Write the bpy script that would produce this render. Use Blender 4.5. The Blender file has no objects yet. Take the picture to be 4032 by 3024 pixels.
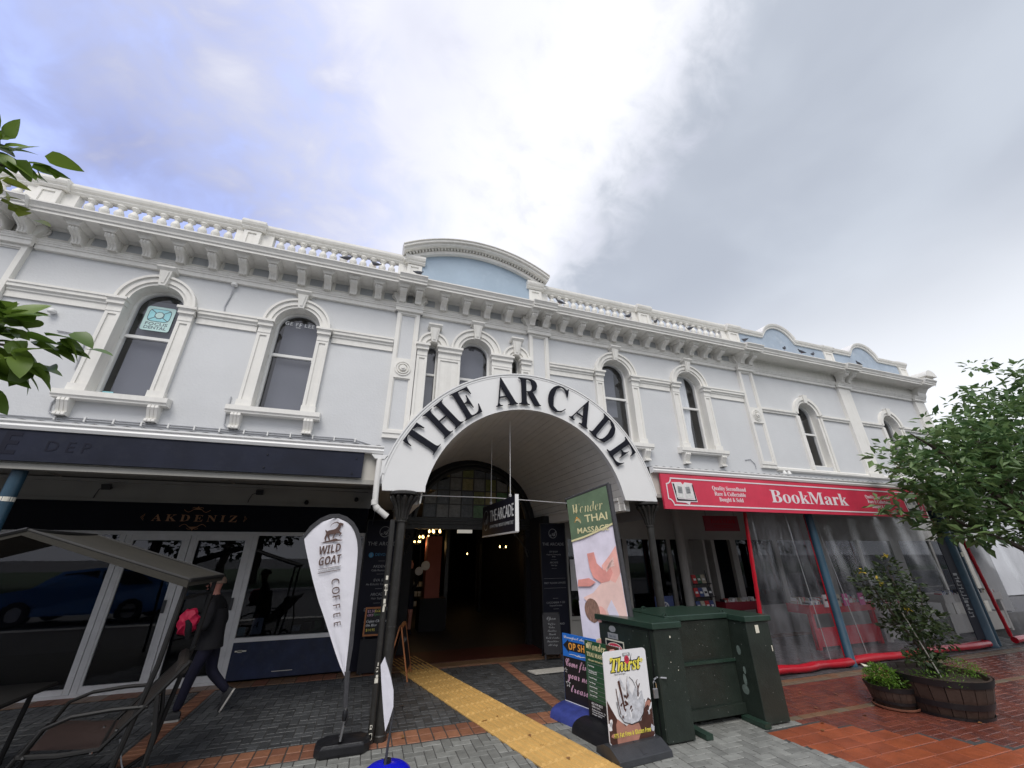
import bpy, bmesh, math, random
from mathutils import Vector, Matrix
random.seed(7)
sc = bpy.context.scene
R = math.radians
# ------------------------------------------------------------------ camera
cam = bpy.data.cameras.new('camera')
cam.sensor_width = 36.0
cam.lens = 1540.0/4032.0*36.0
cam.clip_start = 0.05
cam.clip_end = 600
camo = bpy.data.objects.new('camera', cam)
sc.collection.objects.link(camo)
sc.camera = camo
_rt = Vector((0.94582175, -0.32462235, -0.00644553)); _up = Vector((-0.12440673, -0.38066593, 0.91630585)); _fw = Vector((0.29990696, 0.86586014, 0.40042732))
camo.matrix_world = Matrix(((_rt.x, _up.x, -_fw.x, 0), (_rt.y, _up.y, -_fw.y, 0), (_rt.z, _up.z, -_fw.z, 1.8), (0, 0, 0, 1)))
# ------------------------------------------------------------------ world
w = bpy.data.worlds.new('World'); sc.world = w; w.use_nodes = True
nt = w.node_tree; N = nt.nodes; L = nt.links
bg = N['Background']; bg.inputs['Strength'].default_value = 0.1
def nd(t, **k):
    n = N.new(t)
    for a, b in k.items(): setattr(n, a, b)
    return n
def mth(op, a, b=None, clamp=False):
    n = nd('ShaderNodeMath', operation=op, use_clamp=clamp)
    for i, v in enumerate((a, b)):
        if v is None: continue
        if hasattr(v, 'links'): L.new(v, n.inputs[i])
        else: n.inputs[i].default_value = v
    return n.outputs[0]
def dotd(d, v):
    n = nd('ShaderNodeVectorMath', operation='DOT_PRODUCT'); L.new(d, n.inputs[0]); n.inputs[1].default_value = v
    return n.outputs['Value']
def smooth(v, a, b, c=0.0, d=1.0):
    n = nd('ShaderNodeMapRange', interpolation_type='SMOOTHSTEP'); L.new(v, n.inputs[0])
    n.inputs[1].default_value = a; n.inputs[2].default_value = b; n.inputs[3].default_value = c; n.inputs[4].default_value = d
    return n.outputs[0]
def mixc(f, a, b):
    n = nd('ShaderNodeMix', data_type='RGBA'); L.new(f, n.inputs[0])
    for i, v in ((6, a), (7, b)):
        if hasattr(v, 'links'): L.new(v, n.inputs[i])
        else: n.inputs[i].default_value = tuple(v)+(1,)
    return n.outputs[2]
sky = nd('ShaderNodeTexSky', sky_type='NISHITA', sun_disc=False)
SUN_EL, SUN_AZ = 52.0, 205.0       # azimuth clockwise from +Y
sky.sun_elevation = R(SUN_EL); sky.sun_rotation = R(SUN_AZ)
tc = nd('ShaderNodeTexCoord'); D = tc.outputs['Generated']
def wnoise(scale, det, rough, stretch=(1, 1, 1.6), dist=0.0):
    mp = nd('ShaderNodeMapping'); L.new(D, mp.inputs[0]); mp.inputs['Scale'].default_value = stretch
    n = nd('ShaderNodeTexNoise'); L.new(mp.outputs[0], n.inputs['Vector'])
    n.inputs['Scale'].default_value = scale; n.inputs['Detail'].default_value = det; n.inputs['Roughness'].default_value = rough
    n.inputs['Distortion'].default_value = dist
    return n.outputs['Fac']
n1 = wnoise(2.6, 4, 0.5, dist=0.3); n2 = wnoise(7.0, 5, 0.55, (1.0, 1.4, 1.2), 0.4); n3 = wnoise(1.1, 3, 0.5)
blue_d = dotd(D, (-0.66, 0.62, 0.42))
bm = mth('ADD', blue_d, mth('MULTIPLY', mth('SUBTRACT', n2, 0.5), 0.50))
bm = mth('ADD', bm, mth('MULTIPLY', mth('SUBTRACT', n1, 0.5), 0.45))
bluemask = smooth(bm, 0.66, 1.06, 0.0, 0.95)
grey_d = dotd(D, (0.885, -0.046, -0.465))
n4 = wnoise(16.0, 4, 0.6, (1, 1, 1.2), 0.6)
gm = mth('ADD', mth('ADD', grey_d, mth('MULTIPLY', mth('SUBTRACT', n2, 0.5), 0.26)), mth('MULTIPLY', mth('SUBTRACT', n4, 0.5), 0.08))
greymask = smooth(gm, -0.09, 0.10)
glow = smooth(grey_d, -0.60, -0.10)
white = mixc(smooth(n1, 0.35, 0.68), (6.0, 6.15, 7.1), (7.1, 7.2, 8.1))
white = mixc(mth('MULTIPLY', glow, smooth(n2, 0.25, 0.6)), white, (7.9, 8.0, 8.6))
grey = mixc(smooth(n1, 0.3, 0.7), (3.75, 4.1, 4.8), (4.6, 5.0, 5.7))
sep = nd('ShaderNodeSeparateXYZ'); L.new(D, sep.inputs[0]); Zc = sep.outputs['Z']
grey = mixc(mth('MULTIPLY', smooth(Zc, 0.58, 0.22), 0.85), grey, (8.2, 8.4, 8.8))
clouds = mixc(greymask, white, grey)
skyb = nd('ShaderNodeMix', data_type='RGBA', blend_type='MULTIPLY'); skyb.inputs[0].default_value = 1
L.new(sky.outputs[0], skyb.inputs[6]); skyb.inputs[7].default_value = (1.25, 1.0, 1.35, 1)
bluec = mixc(smooth(n2, 0.2, 0.8), skyb.outputs[2], (4.3, 5.2, 9.0))
allc = mixc(bluemask, clouds, bluec)
L.new(allc, bg.inputs['Color'])
# ------------------------------------------------------------------ sun behind thin cloud
sl = bpy.data.lights.new('sun', 'SUN'); sl.energy = 1.5; sl.angle = R(28); sl.color = (1.0, 0.96, 0.90)
so = bpy.data.objects.new('sun', sl); sc.collection.objects.link(so)
sd = Vector((math.sin(R(SUN_AZ))*math.cos(R(SUN_EL)), math.cos(R(SUN_AZ))*math.cos(R(SUN_EL)), math.sin(R(SUN_EL))))
so.rotation_euler = sd.to_track_quat('Z', 'Y').to_euler()
vs = sc.view_settings; vs.view_transform = 'Standard'; vs.look = 'None'; vs.gamma = 1; vs.use_curve_mapping = False
vs.exposure = 0.42
# ------------------------------------------------------------------ materials
MATS = {}
def mat(name, col, rough=0.6, var=0.12, scale=3.0, bump=0.0, bscale=40.0, metal=0.0, spec=0.5, emit=None, dirt=0.0, dirtcol=(0.12, 0.11, 0.10), coat=0.0, fleck=0.0, stretch=(1, 1, 1), streak=0.0):
    m = bpy.data.materials.new(name); m.use_nodes = True; t = m.node_tree; p = t.nodes['Principled BSDF']
    nw = t.nodes.new; ln = t.links.new
    g = nw('ShaderNodeNewGeometry'); mp = nw('ShaderNodeMapping'); ln(g.outputs['Position'], mp.inputs[0]); mp.inputs['Scale'].default_value = stretch
    n = nw('ShaderNodeTexNoise'); ln(mp.outputs[0], n.inputs['Vector']); n.inputs['Scale'].default_value = scale; n.inputs['Detail'].default_value = 6; n.inputs['Roughness'].default_value = 0.6
    cr = nw('ShaderNodeMapRange'); ln(n.outputs['Fac'], cr.inputs[0]); cr.inputs[1].default_value = 0.3; cr.inputs[2].default_value = 0.7
    cr.inputs[3].default_value = 1-var; cr.inputs[4].default_value = 1+var
    mx = nw('ShaderNodeVectorMath'); mx.operation = 'SCALE'; mx.inputs[0].default_value = col; ln(cr.outputs[0], mx.inputs['Scale'])
    out = mx.outputs[0]
    if dirt > 0:
        n2 = nw('ShaderNodeTexNoise'); ln(g.outputs['Position'], n2.inputs['Vector']); n2.inputs['Scale'].default_value = scale*2.7; n2.inputs['Detail'].default_value = 8; n2.inputs['Roughness'].default_value = 0.7
        r2 = nw('ShaderNodeMapRange'); ln(n2.outputs['Fac'], r2.inputs[0]); r2.inputs[1].default_value = 0.52; r2.inputs[2].default_value = 0.72; r2.inputs[4].default_value = dirt
        m2 = nw('ShaderNodeMix'); m2.data_type = 'RGBA'; ln(r2.outputs[0], m2.inputs[0]); ln(out, m2.inputs[6]); m2.inputs[7].default_value = tuple(dirtcol)+(1,)
        out = m2.outputs[2]
    if streak > 0:
        mps = nw('ShaderNodeMapping'); ln(g.outputs['Position'], mps.inputs[0]); mps.inputs['Scale'].default_value = (5.5, 5.5, 0.35)
        ns = nw('ShaderNodeTexNoise'); ln(mps.outputs[0], ns.inputs['Vector']); ns.inputs['Scale'].default_value = 2.0; ns.inputs['Detail'].default_value = 5
        nb = nw('ShaderNodeTexNoise'); ln(g.outputs['Position'], nb.inputs['Vector']); nb.inputs['Scale'].default_value = 0.9; nb.inputs['Detail'].default_value = 3
        ms = nw('ShaderNodeMath'); ms.operation = 'MULTIPLY'; ln(ns.outputs['Fac'], ms.inputs[0]); ln(nb.outputs['Fac'], ms.inputs[1])
        rs = nw('ShaderNodeMapRange'); ln(ms.outputs[0], rs.inputs[0]); rs.inputs[1].default_value = 0.24; rs.inputs[2].default_value = 0.40; rs.inputs[4].default_value = streak
        m5 = nw('ShaderNodeMix'); m5.data_type = 'RGBA'; ln(rs.outputs[0], m5.inputs[0]); ln(out, m5.inputs[6]); m5.inputs[7].default_value = (0.36, 0.35, 0.31, 1)
        out = m5.outputs[2]
    if fleck > 0:
        v = nw('ShaderNodeTexVoronoi'); ln(g.outputs['Position'], v.inputs['Vector']); v.inputs['Scale'].default_value = 14
        r3 = nw('ShaderNodeMapRange'); ln(v.outputs['Distance'], r3.inputs[0]); r3.inputs[1].default_value = 0.07; r3.inputs[2].default_value = 0.05; r3.inputs[4].default_value = fleck
        m3 = nw('ShaderNodeMix'); m3.data_type = 'RGBA'; ln(r3.outputs[0], m3.inputs[0]); ln(out, m3.inputs[6]); m3.inputs[7].default_value = (0.5, 0.5, 0.48, 1)
        out = m3.outputs[2]
    ln(out, p.inputs['Base Color'])
    p.inputs['Roughness'].default_value = rough; p.inputs['Metallic'].default_value = metal; p.inputs['Specular IOR Level'].default_value = spec
    p.inputs['Coat Weight'].default_value = coat
    if bump > 0:
        b = nw('ShaderNodeBump'); b.inputs['Strength'].default_value = bump; b.inputs['Distance'].default_value = 0.01
        n4 = nw('ShaderNodeTexNoise'); ln(g.outputs['Position'], n4.inputs['Vector']); n4.inputs['Scale'].default_value = bscale; n4.inputs['Detail'].default_value = 5
        ln(n4.outputs['Fac'], b.inputs['Height']); ln(b.outputs[0], p.inputs['Normal'])
    if emit: p.inputs['Emission Color'].default_value = tuple(emit[:3])+(1,); p.inputs['Emission Strength'].default_value = emit[3]
    MATS[name] = m
    return m
def glassmat(name, tint, trans, rough=0.02, haze=None, wav=0.0, ior=1.5):
    m = bpy.data.materials.new(name); m.use_nodes = True; t = m.node_tree; nw = t.nodes.new; ln = t.links.new
    t.nodes.remove(t.nodes['Principled BSDF']); o = t.nodes['Material Output']
    tr = nw('ShaderNodeBsdfTransparent'); tr.inputs[0].default_value = tuple(c*trans for c in tint)+(1,)
    gl = nw('ShaderNodeBsdfGlossy'); gl.inputs['Roughness'].default_value = rough
    g = nw('ShaderNodeNewGeometry'); dp = nw('ShaderNodeVectorMath'); dp.operation = 'DOT_PRODUCT'; ln(g.outputs['Incoming'], dp.inputs[0]); ln(g.outputs['Normal'], dp.inputs[1])
    def mm(op, x, y=None):
        q = nw('ShaderNodeMath'); q.operation = op
        for i_, v_ in enumerate((x, y)):
            if v_ is None: continue
            if hasattr(v_, 'links'): ln(v_, q.inputs[i_])
            else: q.inputs[i_].default_value = v_
        return q.outputs[0]
    F0 = ((ior-1)/(ior+1))**2
    fz_ = mm('ADD', mm('MULTIPLY', mm('POWER', mm('SUBTRACT', 1.0, mm('ABSOLUTE', dp.outputs['Value'])), 5.0), 1-F0), F0)
    mx = nw('ShaderNodeMixShader'); ln(fz_, mx.inputs[0]); last = tr.outputs[0]
    if haze:
        df = nw('ShaderNodeBsdfDiffuse'); df.inputs[0].default_value = tuple(haze[:3])+(1,)
        n = nw('ShaderNodeTexNoise'); mp = nw('ShaderNodeMapping'); ln(g.outputs['Position'], mp.inputs[0]); mp.inputs['Scale'].default_value = (3, 3, 1.1); mp.inputs['Rotation'].default_value = (0, 0.35, 0)
        ln(mp.outputs[0], n.inputs['Vector']); n.inputs['Scale'].default_value = 1.6; n.inputs['Detail'].default_value = 7
        r = nw('ShaderNodeMapRange'); ln(n.outputs['Fac'], r.inputs[0]); r.inputs[1].default_value = 0.4; r.inputs[2].default_value = 0.75; r.inputs[3].default_value = haze[3]*0.3; r.inputs[4].default_value = haze[3]*1.6
        m2 = nw('ShaderNodeMixShader'); ln(r.outputs[0], m2.inputs[0]); ln(last, m2.inputs[1]); ln(df.outputs[0], m2.inputs[2]); last = m2.outputs[0]
    if wav:
        b = nw('ShaderNodeBump'); b.inputs['Strength'].default_value = wav; b.inputs['Distance'].default_value = 0.02
        n = nw('ShaderNodeTexNoise'); mp = nw('ShaderNodeMapping'); ln(g.outputs['Position'], mp.inputs[0]); mp.inputs['Scale'].default_value = (4, 4, 1); mp.inputs['Rotation'].default_value = (0, 0.3, 0)
        ln(mp.outputs[0], n.inputs['Vector']); n.inputs['Scale'].default_value = 1.5; n.inputs['Detail'].default_value = 3
        ln(n.outputs['Fac'], b.inputs['Height']); ln(b.outputs[0], gl.inputs['Normal'])
    ln(last, mx.inputs[1]); ln(gl.outputs[0], mx.inputs[2]); ln(mx.outputs[0], o.inputs['Surface'])
    MATS[name] = m
    return m
TRIM = mat('trim_paint', (0.775, 0.76, 0.715), 0.55, 0.05, 1.2, 0.25, 30, streak=0.15, dirt=0.16, dirtcol=(0.52, 0.48, 0.42))
WALL = mat('wall_paint', (0.61, 0.62, 0.628), 0.6, 0.05, 0.8, 0.35, 22,  dirt=0.12, dirtcol=(0.70, 0.71, 0.71))
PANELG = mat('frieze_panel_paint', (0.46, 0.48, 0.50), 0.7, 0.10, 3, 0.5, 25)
BLUEP = mat('parapet_blue_paint', (0.34, 0.43, 0.52), 0.6, 0.06, 1.5, 0.3, 20, dirt=0.12, dirtcol=(0.62, 0.68, 0.74))
BLUEP2 = mat('weathered_blue_paint', (0.35, 0.42, 0.50), 0.7, 0.10, 2.5, 0.4, 20, dirt=0.45, dirtcol=(0.58, 0.62, 0.66))
WHITE = mat('white_gloss_paint', (0.82, 0.82, 0.81), 0.35, 0.03, 2)
SASH = mat('sash_white_paint', (0.74, 0.74, 0.72), 0.4, 0.05, 4)
NAVY = mat('navy_signboard', (0.012, 0.015, 0.030), 0.6, 0.25, 2.2, spec=0.25, dirt=0.12, dirtcol=(0.07, 0.075, 0.09))
NAVYL = mat('ghost_lettering', (0.008, 0.009, 0.020), 0.55, 0.1, 2, spec=0.25)
BLACKB = mat('black_fascia', (0.004, 0.005, 0.010), 0.6, 0.2, 3, spec=0.15)
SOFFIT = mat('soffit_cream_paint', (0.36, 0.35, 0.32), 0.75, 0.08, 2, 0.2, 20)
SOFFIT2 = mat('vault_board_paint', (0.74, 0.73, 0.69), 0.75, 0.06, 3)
CAST = mat('cast_iron_paint', (0.026, 0.025, 0.023), 0.35, 0.25, 6, 0.2, 40, dirt=0.06, dirtcol=(0.4, 0.38, 0.34))
CHIP = mat('chipped_cream_paint', (0.70, 0.67, 0.58), 0.7, 0.15, 20)
TEAL = mat('blue_post_paint', (0.018, 0.058, 0.095), 0.45, 0.18, 5, dirt=0.12, dirtcol=(0.10, 0.14, 0.15))
TEALD = mat('dark_blue_panel', (0.012, 0.020, 0.055), 0.5, 0.3, 4, dirt=0.05, dirtcol=(0.3, 0.3, 0.25))
RED = mat('bookshop_red', (0.64, 0.040, 0.085), 0.45, 0.10, 3, dirt=0.10, dirtcol=(0.70, 0.10, 0.14))
REDD = mat('dark_red_sign', (0.22, 0.010, 0.022), 0.5, 0.1, 3)
REDV = mat('red_vinyl', (0.42, 0.006, 0.018), 0.25, 0.10, 4, 0.5, 9, coat=0.3)
PINKW = mat('sign_white', (0.78, 0.72, 0.74), 0.5, 0.03, 3)
INK = mat('printed_black', (0.012, 0.012, 0.016), 0.5, 0.1, 4)
LETTER = mat('raised_black_letter', (0.008, 0.009, 0.016), 0.7, 0.15, 6, spec=0.2)
GOLD = mat('gold_lettering', (0.30, 0.14, 0.055), 0.4, 0.2, 8)
GREYT = mat('silver_lettering', (0.30, 0.31, 0.32), 0.5, 0.1, 8)
WTXT = mat('white_lettering', (0.72, 0.73, 0.74), 0.5, 0.05, 8)
GLASS = glassmat('window_glass', (0.86, 0.88, 0.92), 1.0, 0.012, ior=1.95, wav=0.02)
GLASSD = glassmat('shop_glass', (0.42, 0.45, 0.5), 1.0, 0.008, ior=1.56, wav=0.015)
PVC = glassmat('clear_plastic_sheet', (0.90, 0.90, 0.93), 1.0, 0.13, haze=(0.52, 0.53, 0.58, 0.125), wav=0.45, ior=1.42)
STAIN = [mat('stained_glass_%s' % n, c, 0.25, 0.25, 12, 0.6, 30) for n, c in (('smoke', (.10, .11, .12)), ('green', (.10, .20, .09)), ('amber', (.24, .21, .09)), ('grey', (.20, .20, .19)), ('olive', (.16, .17, .06)))]
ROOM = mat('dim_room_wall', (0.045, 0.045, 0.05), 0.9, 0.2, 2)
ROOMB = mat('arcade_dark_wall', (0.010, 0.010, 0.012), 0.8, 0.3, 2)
BLIND = mat('grey_window_blind', (0.15, 0.155, 0.175), 0.8, 0.05, 2)
CURT = mat('white_net_curtain', (0.85, 0.85, 0.83), 0.8, 0.1, 5, stretch=(4, 1, .6))
ALU = mat('pale_aluminium', (0.66, 0.66, 0.66), 0.45, 0.08, 8)
STEEL = mat('galvanised_steel', (0.45, 0.45, 0.46), 0.35, 0.1, 8, metal=0.9)
CHROME = mat('chrome', (0.7, 0.7, 0.7), 0.15, 0.03, 8, metal=1)
PVCW = mat('pvc_pipe_white', (0.74, 0.73, 0.70), 0.4, 0.06, 5, dirt=0.12, dirtcol=(0.5, 0.47, 0.4))
CREAM = mat('cream_panel', (0.52, 0.50, 0.45), 0.6, 0.06, 3, dirt=0.15, dirtcol=(0.42, 0.38, 0.33))
CABLE = mat('cable_grey', (0.42, 0.43, 0.45), 0.6, 0.1, 8)
BLACKP = mat('black_plastic', (0.012, 0.012, 0.014), 0.35, 0.2, 8, 0.2, 60)
CHARP = mat('charcoal_plastic', (0.035, 0.037, 0.042), 0.4, 0.2, 8, 0.3, 60)
FLAGW = mat('white_flag_fabric', (0.76, 0.75, 0.80), 0.7, 0.03, 3, 0.5, 12)
FLAGP = mat('goat_print_brown', (0.10, 0.055, 0.045), 0.7, 0.15, 20)
SLEEVE = mat('black_pole_sleeve', (0.05, 0.05, 0.055), 0.75, 0.2, 20, 0.3, 60)
CABG = mat('utility_cabinet_green', (0.019, 0.027, 0.021), 0.38, 0.25, 3.5, 0.25, 60, dirt=0.10, dirtcol=(0.10, 0.12, 0.11), fleck=0.5)
CABL = mat('cabinet_lid_green', (0.022, 0.045, 0.032), 0.3, 0.2, 6)
STICK = mat('pale_sticker', (0.72, 0.70, 0.58), 0.6, 0.05, 9)
SMUDGE = mat('smudged_paint', (0.13, 0.17, 0.15), 0.7, 0.3, 12)
OPB = mat('op_shop_blue', (0.02, 0.16, 0.60), 0.4, 0.05, 4)
CHALKB = mat('blackboard_face', (0.010, 0.009, 0.013), 0.5, 0.2, 4)
PINKC = mat('pink_chalk', (0.68, 0.40, 0.55), 0.7, 0.1, 20)
ORNG = mat('orange_print', (0.80, 0.36, 0.06), 0.5, 0.05, 9)
BASEB = mat('blue_vinyl_base', (0.035, 0.05, 0.22), 0.5, 0.3, 9, 0.4, 14)
THG = mat('massage_green', (0.020, 0.085, 0.042), 0.35, 0.08, 4)
THG2 = mat('banner_green', (0.11, 0.17, 0.10), 0.6, 0.15, 7, 0.3, 10)
THY = mat('pale_yellow_print', (0.72, 0.66, 0.38), 0.6, 0.05, 9)
SKINP = mat('banner_skin_print', (0.86, 0.46, 0.40), 0.6, 0.16, 5)
SKIND = mat('banner_skin_deep', (0.80, 0.34, 0.30), 0.6, 0.15, 6)
SKINL = mat('banner_skin_light', (0.88, 0.62, 0.56), 0.6, 0.10, 6)
HAIRP = mat('banner_hair_print', (0.26, 0.15, 0.11), 0.6, 0.45, 30, stretch=(2, 2, .5))
LILAC = mat('banner_lilac_print', (0.78, 0.74, 0.86), 0.6, 0.10, 5)
BOARDW = mat('laminated_white', (0.80, 0.80, 0.82), 0.25, 0.02, 4)
CHOC = mat('chocolate_print', (0.075, 0.030, 0.022), 0.3, 0.3, 12)
MILK = mat('milk_chocolate_print', (0.42, 0.20, 0.15), 0.3, 0.2, 8)
ICEP = mat('ice_print', (0.55, 0.56, 0.60), 0.3, 0.3, 25)
YEL = mat('yellow_print', (0.82, 0.72, 0.10), 0.4, 0.05, 9)
WOODB = mat('varnished_barrel', (0.050, 0.032, 0.024), 0.5, 0.35, 9, 0.3, 30, stretch=(1, 1, .25))
HOOP = mat('dark_barrel_hoop', (0.014, 0.014, 0.016), 0.4, 0.2, 9)
TERRA = mat('terracotta_saucer', (0.22, 0.09, 0.055), 0.6, 0.2, 9)
SOIL = mat('potting_soil', (0.035, 0.024, 0.016), 0.95, 0.4, 30, 0.8, 40)
TIMBER = mat('orange_timber_frame', (0.42, 0.16, 0.06), 0.5, 0.25, 12)
RATTAN = mat('brown_rattan_weave', (0.022, 0.017, 0.014), 0.6, 0.4, 60, 0.8, 120)
SLING = mat('brown_sling_fabric', (0.040, 0.025, 0.022), 0.55, 0.2, 20, 0.3, 200)
METBR = mat('dark_bronze_tube', (0.008, 0.0075, 0.007), 0.6, 0.2, 9)
CANOPY = mat('taupe_canopy_fabric', (0.030, 0.027, 0.020), 0.8, 0.15, 4, 0.3, 50)
COATM = mat('black_coat', (0.006, 0.006, 0.009), 0.85, 0.3, 9)
JEAN = mat('dark_navy_trousers', (0.006, 0.006, 0.022), 0.85, 0.3, 9)
SKIN = mat('skin', (0.50, 0.22, 0.17), 0.55, 0.12, 15)
HAIR = mat('grey_fair_hair', (0.22, 0.15, 0.11), 0.7, 0.3, 30)
BAG = mat('crimson_bag', (0.52, 0.008, 0.06), 0.6, 0.12, 9, 0.4, 50)
SHOE = mat('black_shoe', (0.02, 0.02, 0.022), 0.6, 0.1, 9)
SOLE = mat('pale_sole', (0.50, 0.48, 0.44), 0.6, 0.1, 9)
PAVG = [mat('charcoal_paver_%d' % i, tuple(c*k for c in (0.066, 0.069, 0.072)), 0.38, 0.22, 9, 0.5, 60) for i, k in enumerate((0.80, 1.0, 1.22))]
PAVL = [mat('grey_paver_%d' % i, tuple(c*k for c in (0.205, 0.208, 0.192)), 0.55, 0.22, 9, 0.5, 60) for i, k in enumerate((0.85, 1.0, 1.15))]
PAVR = [mat('wet_red_paver_%d' % i, tuple(c*k for c in q), 0.16, 0.25, 7, 0.4, 50) for i, (q, k) in enumerate((((0.150, 0.045, 0.030), 1.0), ((0.175, 0.054, 0.034), 1.0), ((0.125, 0.044, 0.034), 1.0)))]
PAVO = [mat('orange_paver_%d' % i, q, 0.30, 0.22, 5, 0.5, 60, dirt=0.35, dirtcol=(0.14, 0.055, 0.035)) for i, q in enumerate(((0.31, 0.080, 0.032), (0.26, 0.068, 0.030)))]
PAVT = [mat('buff_paver_%d' % i, q, 0.35, 0.2, 8, 0.5, 50) for i, q in enumerate(((0.155, 0.125, 0.085), (0.18, 0.105, 0.06)))]
BRK = [mat('terracotta_brick_%d' % i, q, 0.55, 0.22, 14, 0.5, 50) for i, q in enumerate(((0.24, 0.105, 0.058), (0.20, 0.085, 0.05), (0.28, 0.125, 0.07)))]
TACT = mat('tactile_yellow', (0.60, 0.37, 0.12), 0.55, 0.12, 3, 0.3, 50, dirt=0.28, dirtcol=(0.26, 0.17, 0.07))
JOINT = mat('sand_joint', (0.050, 0.048, 0.045), 0.9, 0.3, 20, 0.4, 60)
ASPH = mat('asphalt', (0.10, 0.10, 0.102), 0.8, 0.2, 12, 0.5, 80)
REDFL = mat('dark_red_floor', (0.05, 0.008, 0.006), 0.5, 0.3, 5)
STONE = mat('arcade_stone_floor', (0.022, 0.021, 0.02), 0.5, 0.3, 5)
CORR = mat('corrugated_roof', (0.25, 0.25, 0.26), 0.5, 0.1, 6)
PINKWALL = mat('salmon_wall', (0.32, 0.10, 0.075), 0.8, 0.1, 4)
BULB = mat('warm_bulb', (1, .7, .3), 0.4, 0.0, 4, emit=(1.0, 0.62, 0.22, 7))
TUBEL = mat('light_fitting', (.5, .5, .48), 0.5, 0.0, 4, emit=(1, .95, .85, 0.25))
CYAN = mat('cyan_print', (0.33, 0.68, 0.74), 0.5, 0.04, 9)
MINT = mat('mint_print', (0.52, 0.72, 0.70), 0.5, 0.04, 9)
TXG = mat('grey_print', (0.10, 0.13, 0.16), 0.5, 0.05, 9)
BLUEI = mat('info_blue', (0.03, 0.20, 0.38), 0.5, 0.05, 9)
CARB = mat('car_blue', (0.03, 0.15, 0.40), 0.25, 0.05, 3, coat=0.8)
GRASS = mat('lawn', (0.035, 0.07, 0.02), 0.9, 0.3, 8)
BARK = mat('bark', (0.07, 0.055, 0.04), 0.9, 0.3, 20, 0.8, 40)
PIG = mat('pigeon_grey', (0.055, 0.06, 0.075), 0.6, 0.35, 30)
BOOKC = [mat('book_%s' % n, c, 0.5, 0.15, 20) for n, c in (('red', (.5, .04, .04)), ('white', (.72, .72, .70)), ('blue', (.05, .08, .22)), ('cream', (.42, .38, .28)), ('black', (.02, .02, .025)), ('pink', (.55, .06, .25)), ('green', (.06, .14, .08)))]
def leafmat(name, c1, c2):
    m = bpy.data.materials.new(name); m.use_nodes = True; t = m.node_tree; p = t.nodes['Principled BSDF']; nw = t.nodes.new; ln = t.links.new
    g = nw('ShaderNodeNewGeometry'); r = nw('ShaderNodeMix'); r.data_type = 'RGBA'
    oi = nw('ShaderNodeObjectInfo'); ad = nw('ShaderNodeMath'); ad.operation = 'ADD'; fr = nw('ShaderNodeMath'); fr.operation = 'FRACT'
    ln(g.outputs['Random Per Island'], ad.inputs[0]); ln(oi.outputs['Random'], ad.inputs[1]); ln(ad.outputs[0], fr.inputs[0]); ln(fr.outputs[0], r.inputs[0])
    r.inputs[6].default_value = tuple(c1)+(1,); r.inputs[7].default_value = tuple(c2)+(1,)
    ln(r.outputs[2], p.inputs['Base Color']); p.inputs['Roughness'].default_value = 0.38; p.inputs['Specular IOR Level'].default_value = 0.45
    tl = nw('ShaderNodeBsdfTranslucent'); ln(r.outputs[2], tl.inputs[0]); mx = nw('ShaderNodeMixShader'); mx.inputs[0].default_value = 0.3
    ln(p.outputs[0], mx.inputs[1]); ln(tl.outputs[0], mx.inputs[2]); ln(mx.outputs[0], t.nodes['Material Output'].inputs['Surface'])
    MATS[name] = m
    return m
LEAFL = leafmat('broad_leaf', (0.08, 0.15, 0.02), (0.17, 0.26, 0.04))
LEAFY = leafmat('pale_broad_leaf', (0.16, 0.22, 0.03), (0.30, 0.33, 0.06))
LEAFR = leafmat('tree_leaf', (0.06, 0.13, 0.045), (0.19, 0.28, 0.10))
LEAFS = leafmat('shrub_leaf', (0.018, 0.035, 0.012), (0.055, 0.085, 0.025))
LEAFG = leafmat('fresh_leaf', (0.08, 0.18, 0.02), (0.17, 0.30, 0.04))
LEAFB = leafmat('fallen_leaf', (0.22, 0.09, 0.03), (0.35, 0.20, 0.09))
LEAFO = leafmat('yellow_leaf', (0.5, 0.35, 0.03), (0.6, 0.5, 0.05))
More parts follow.
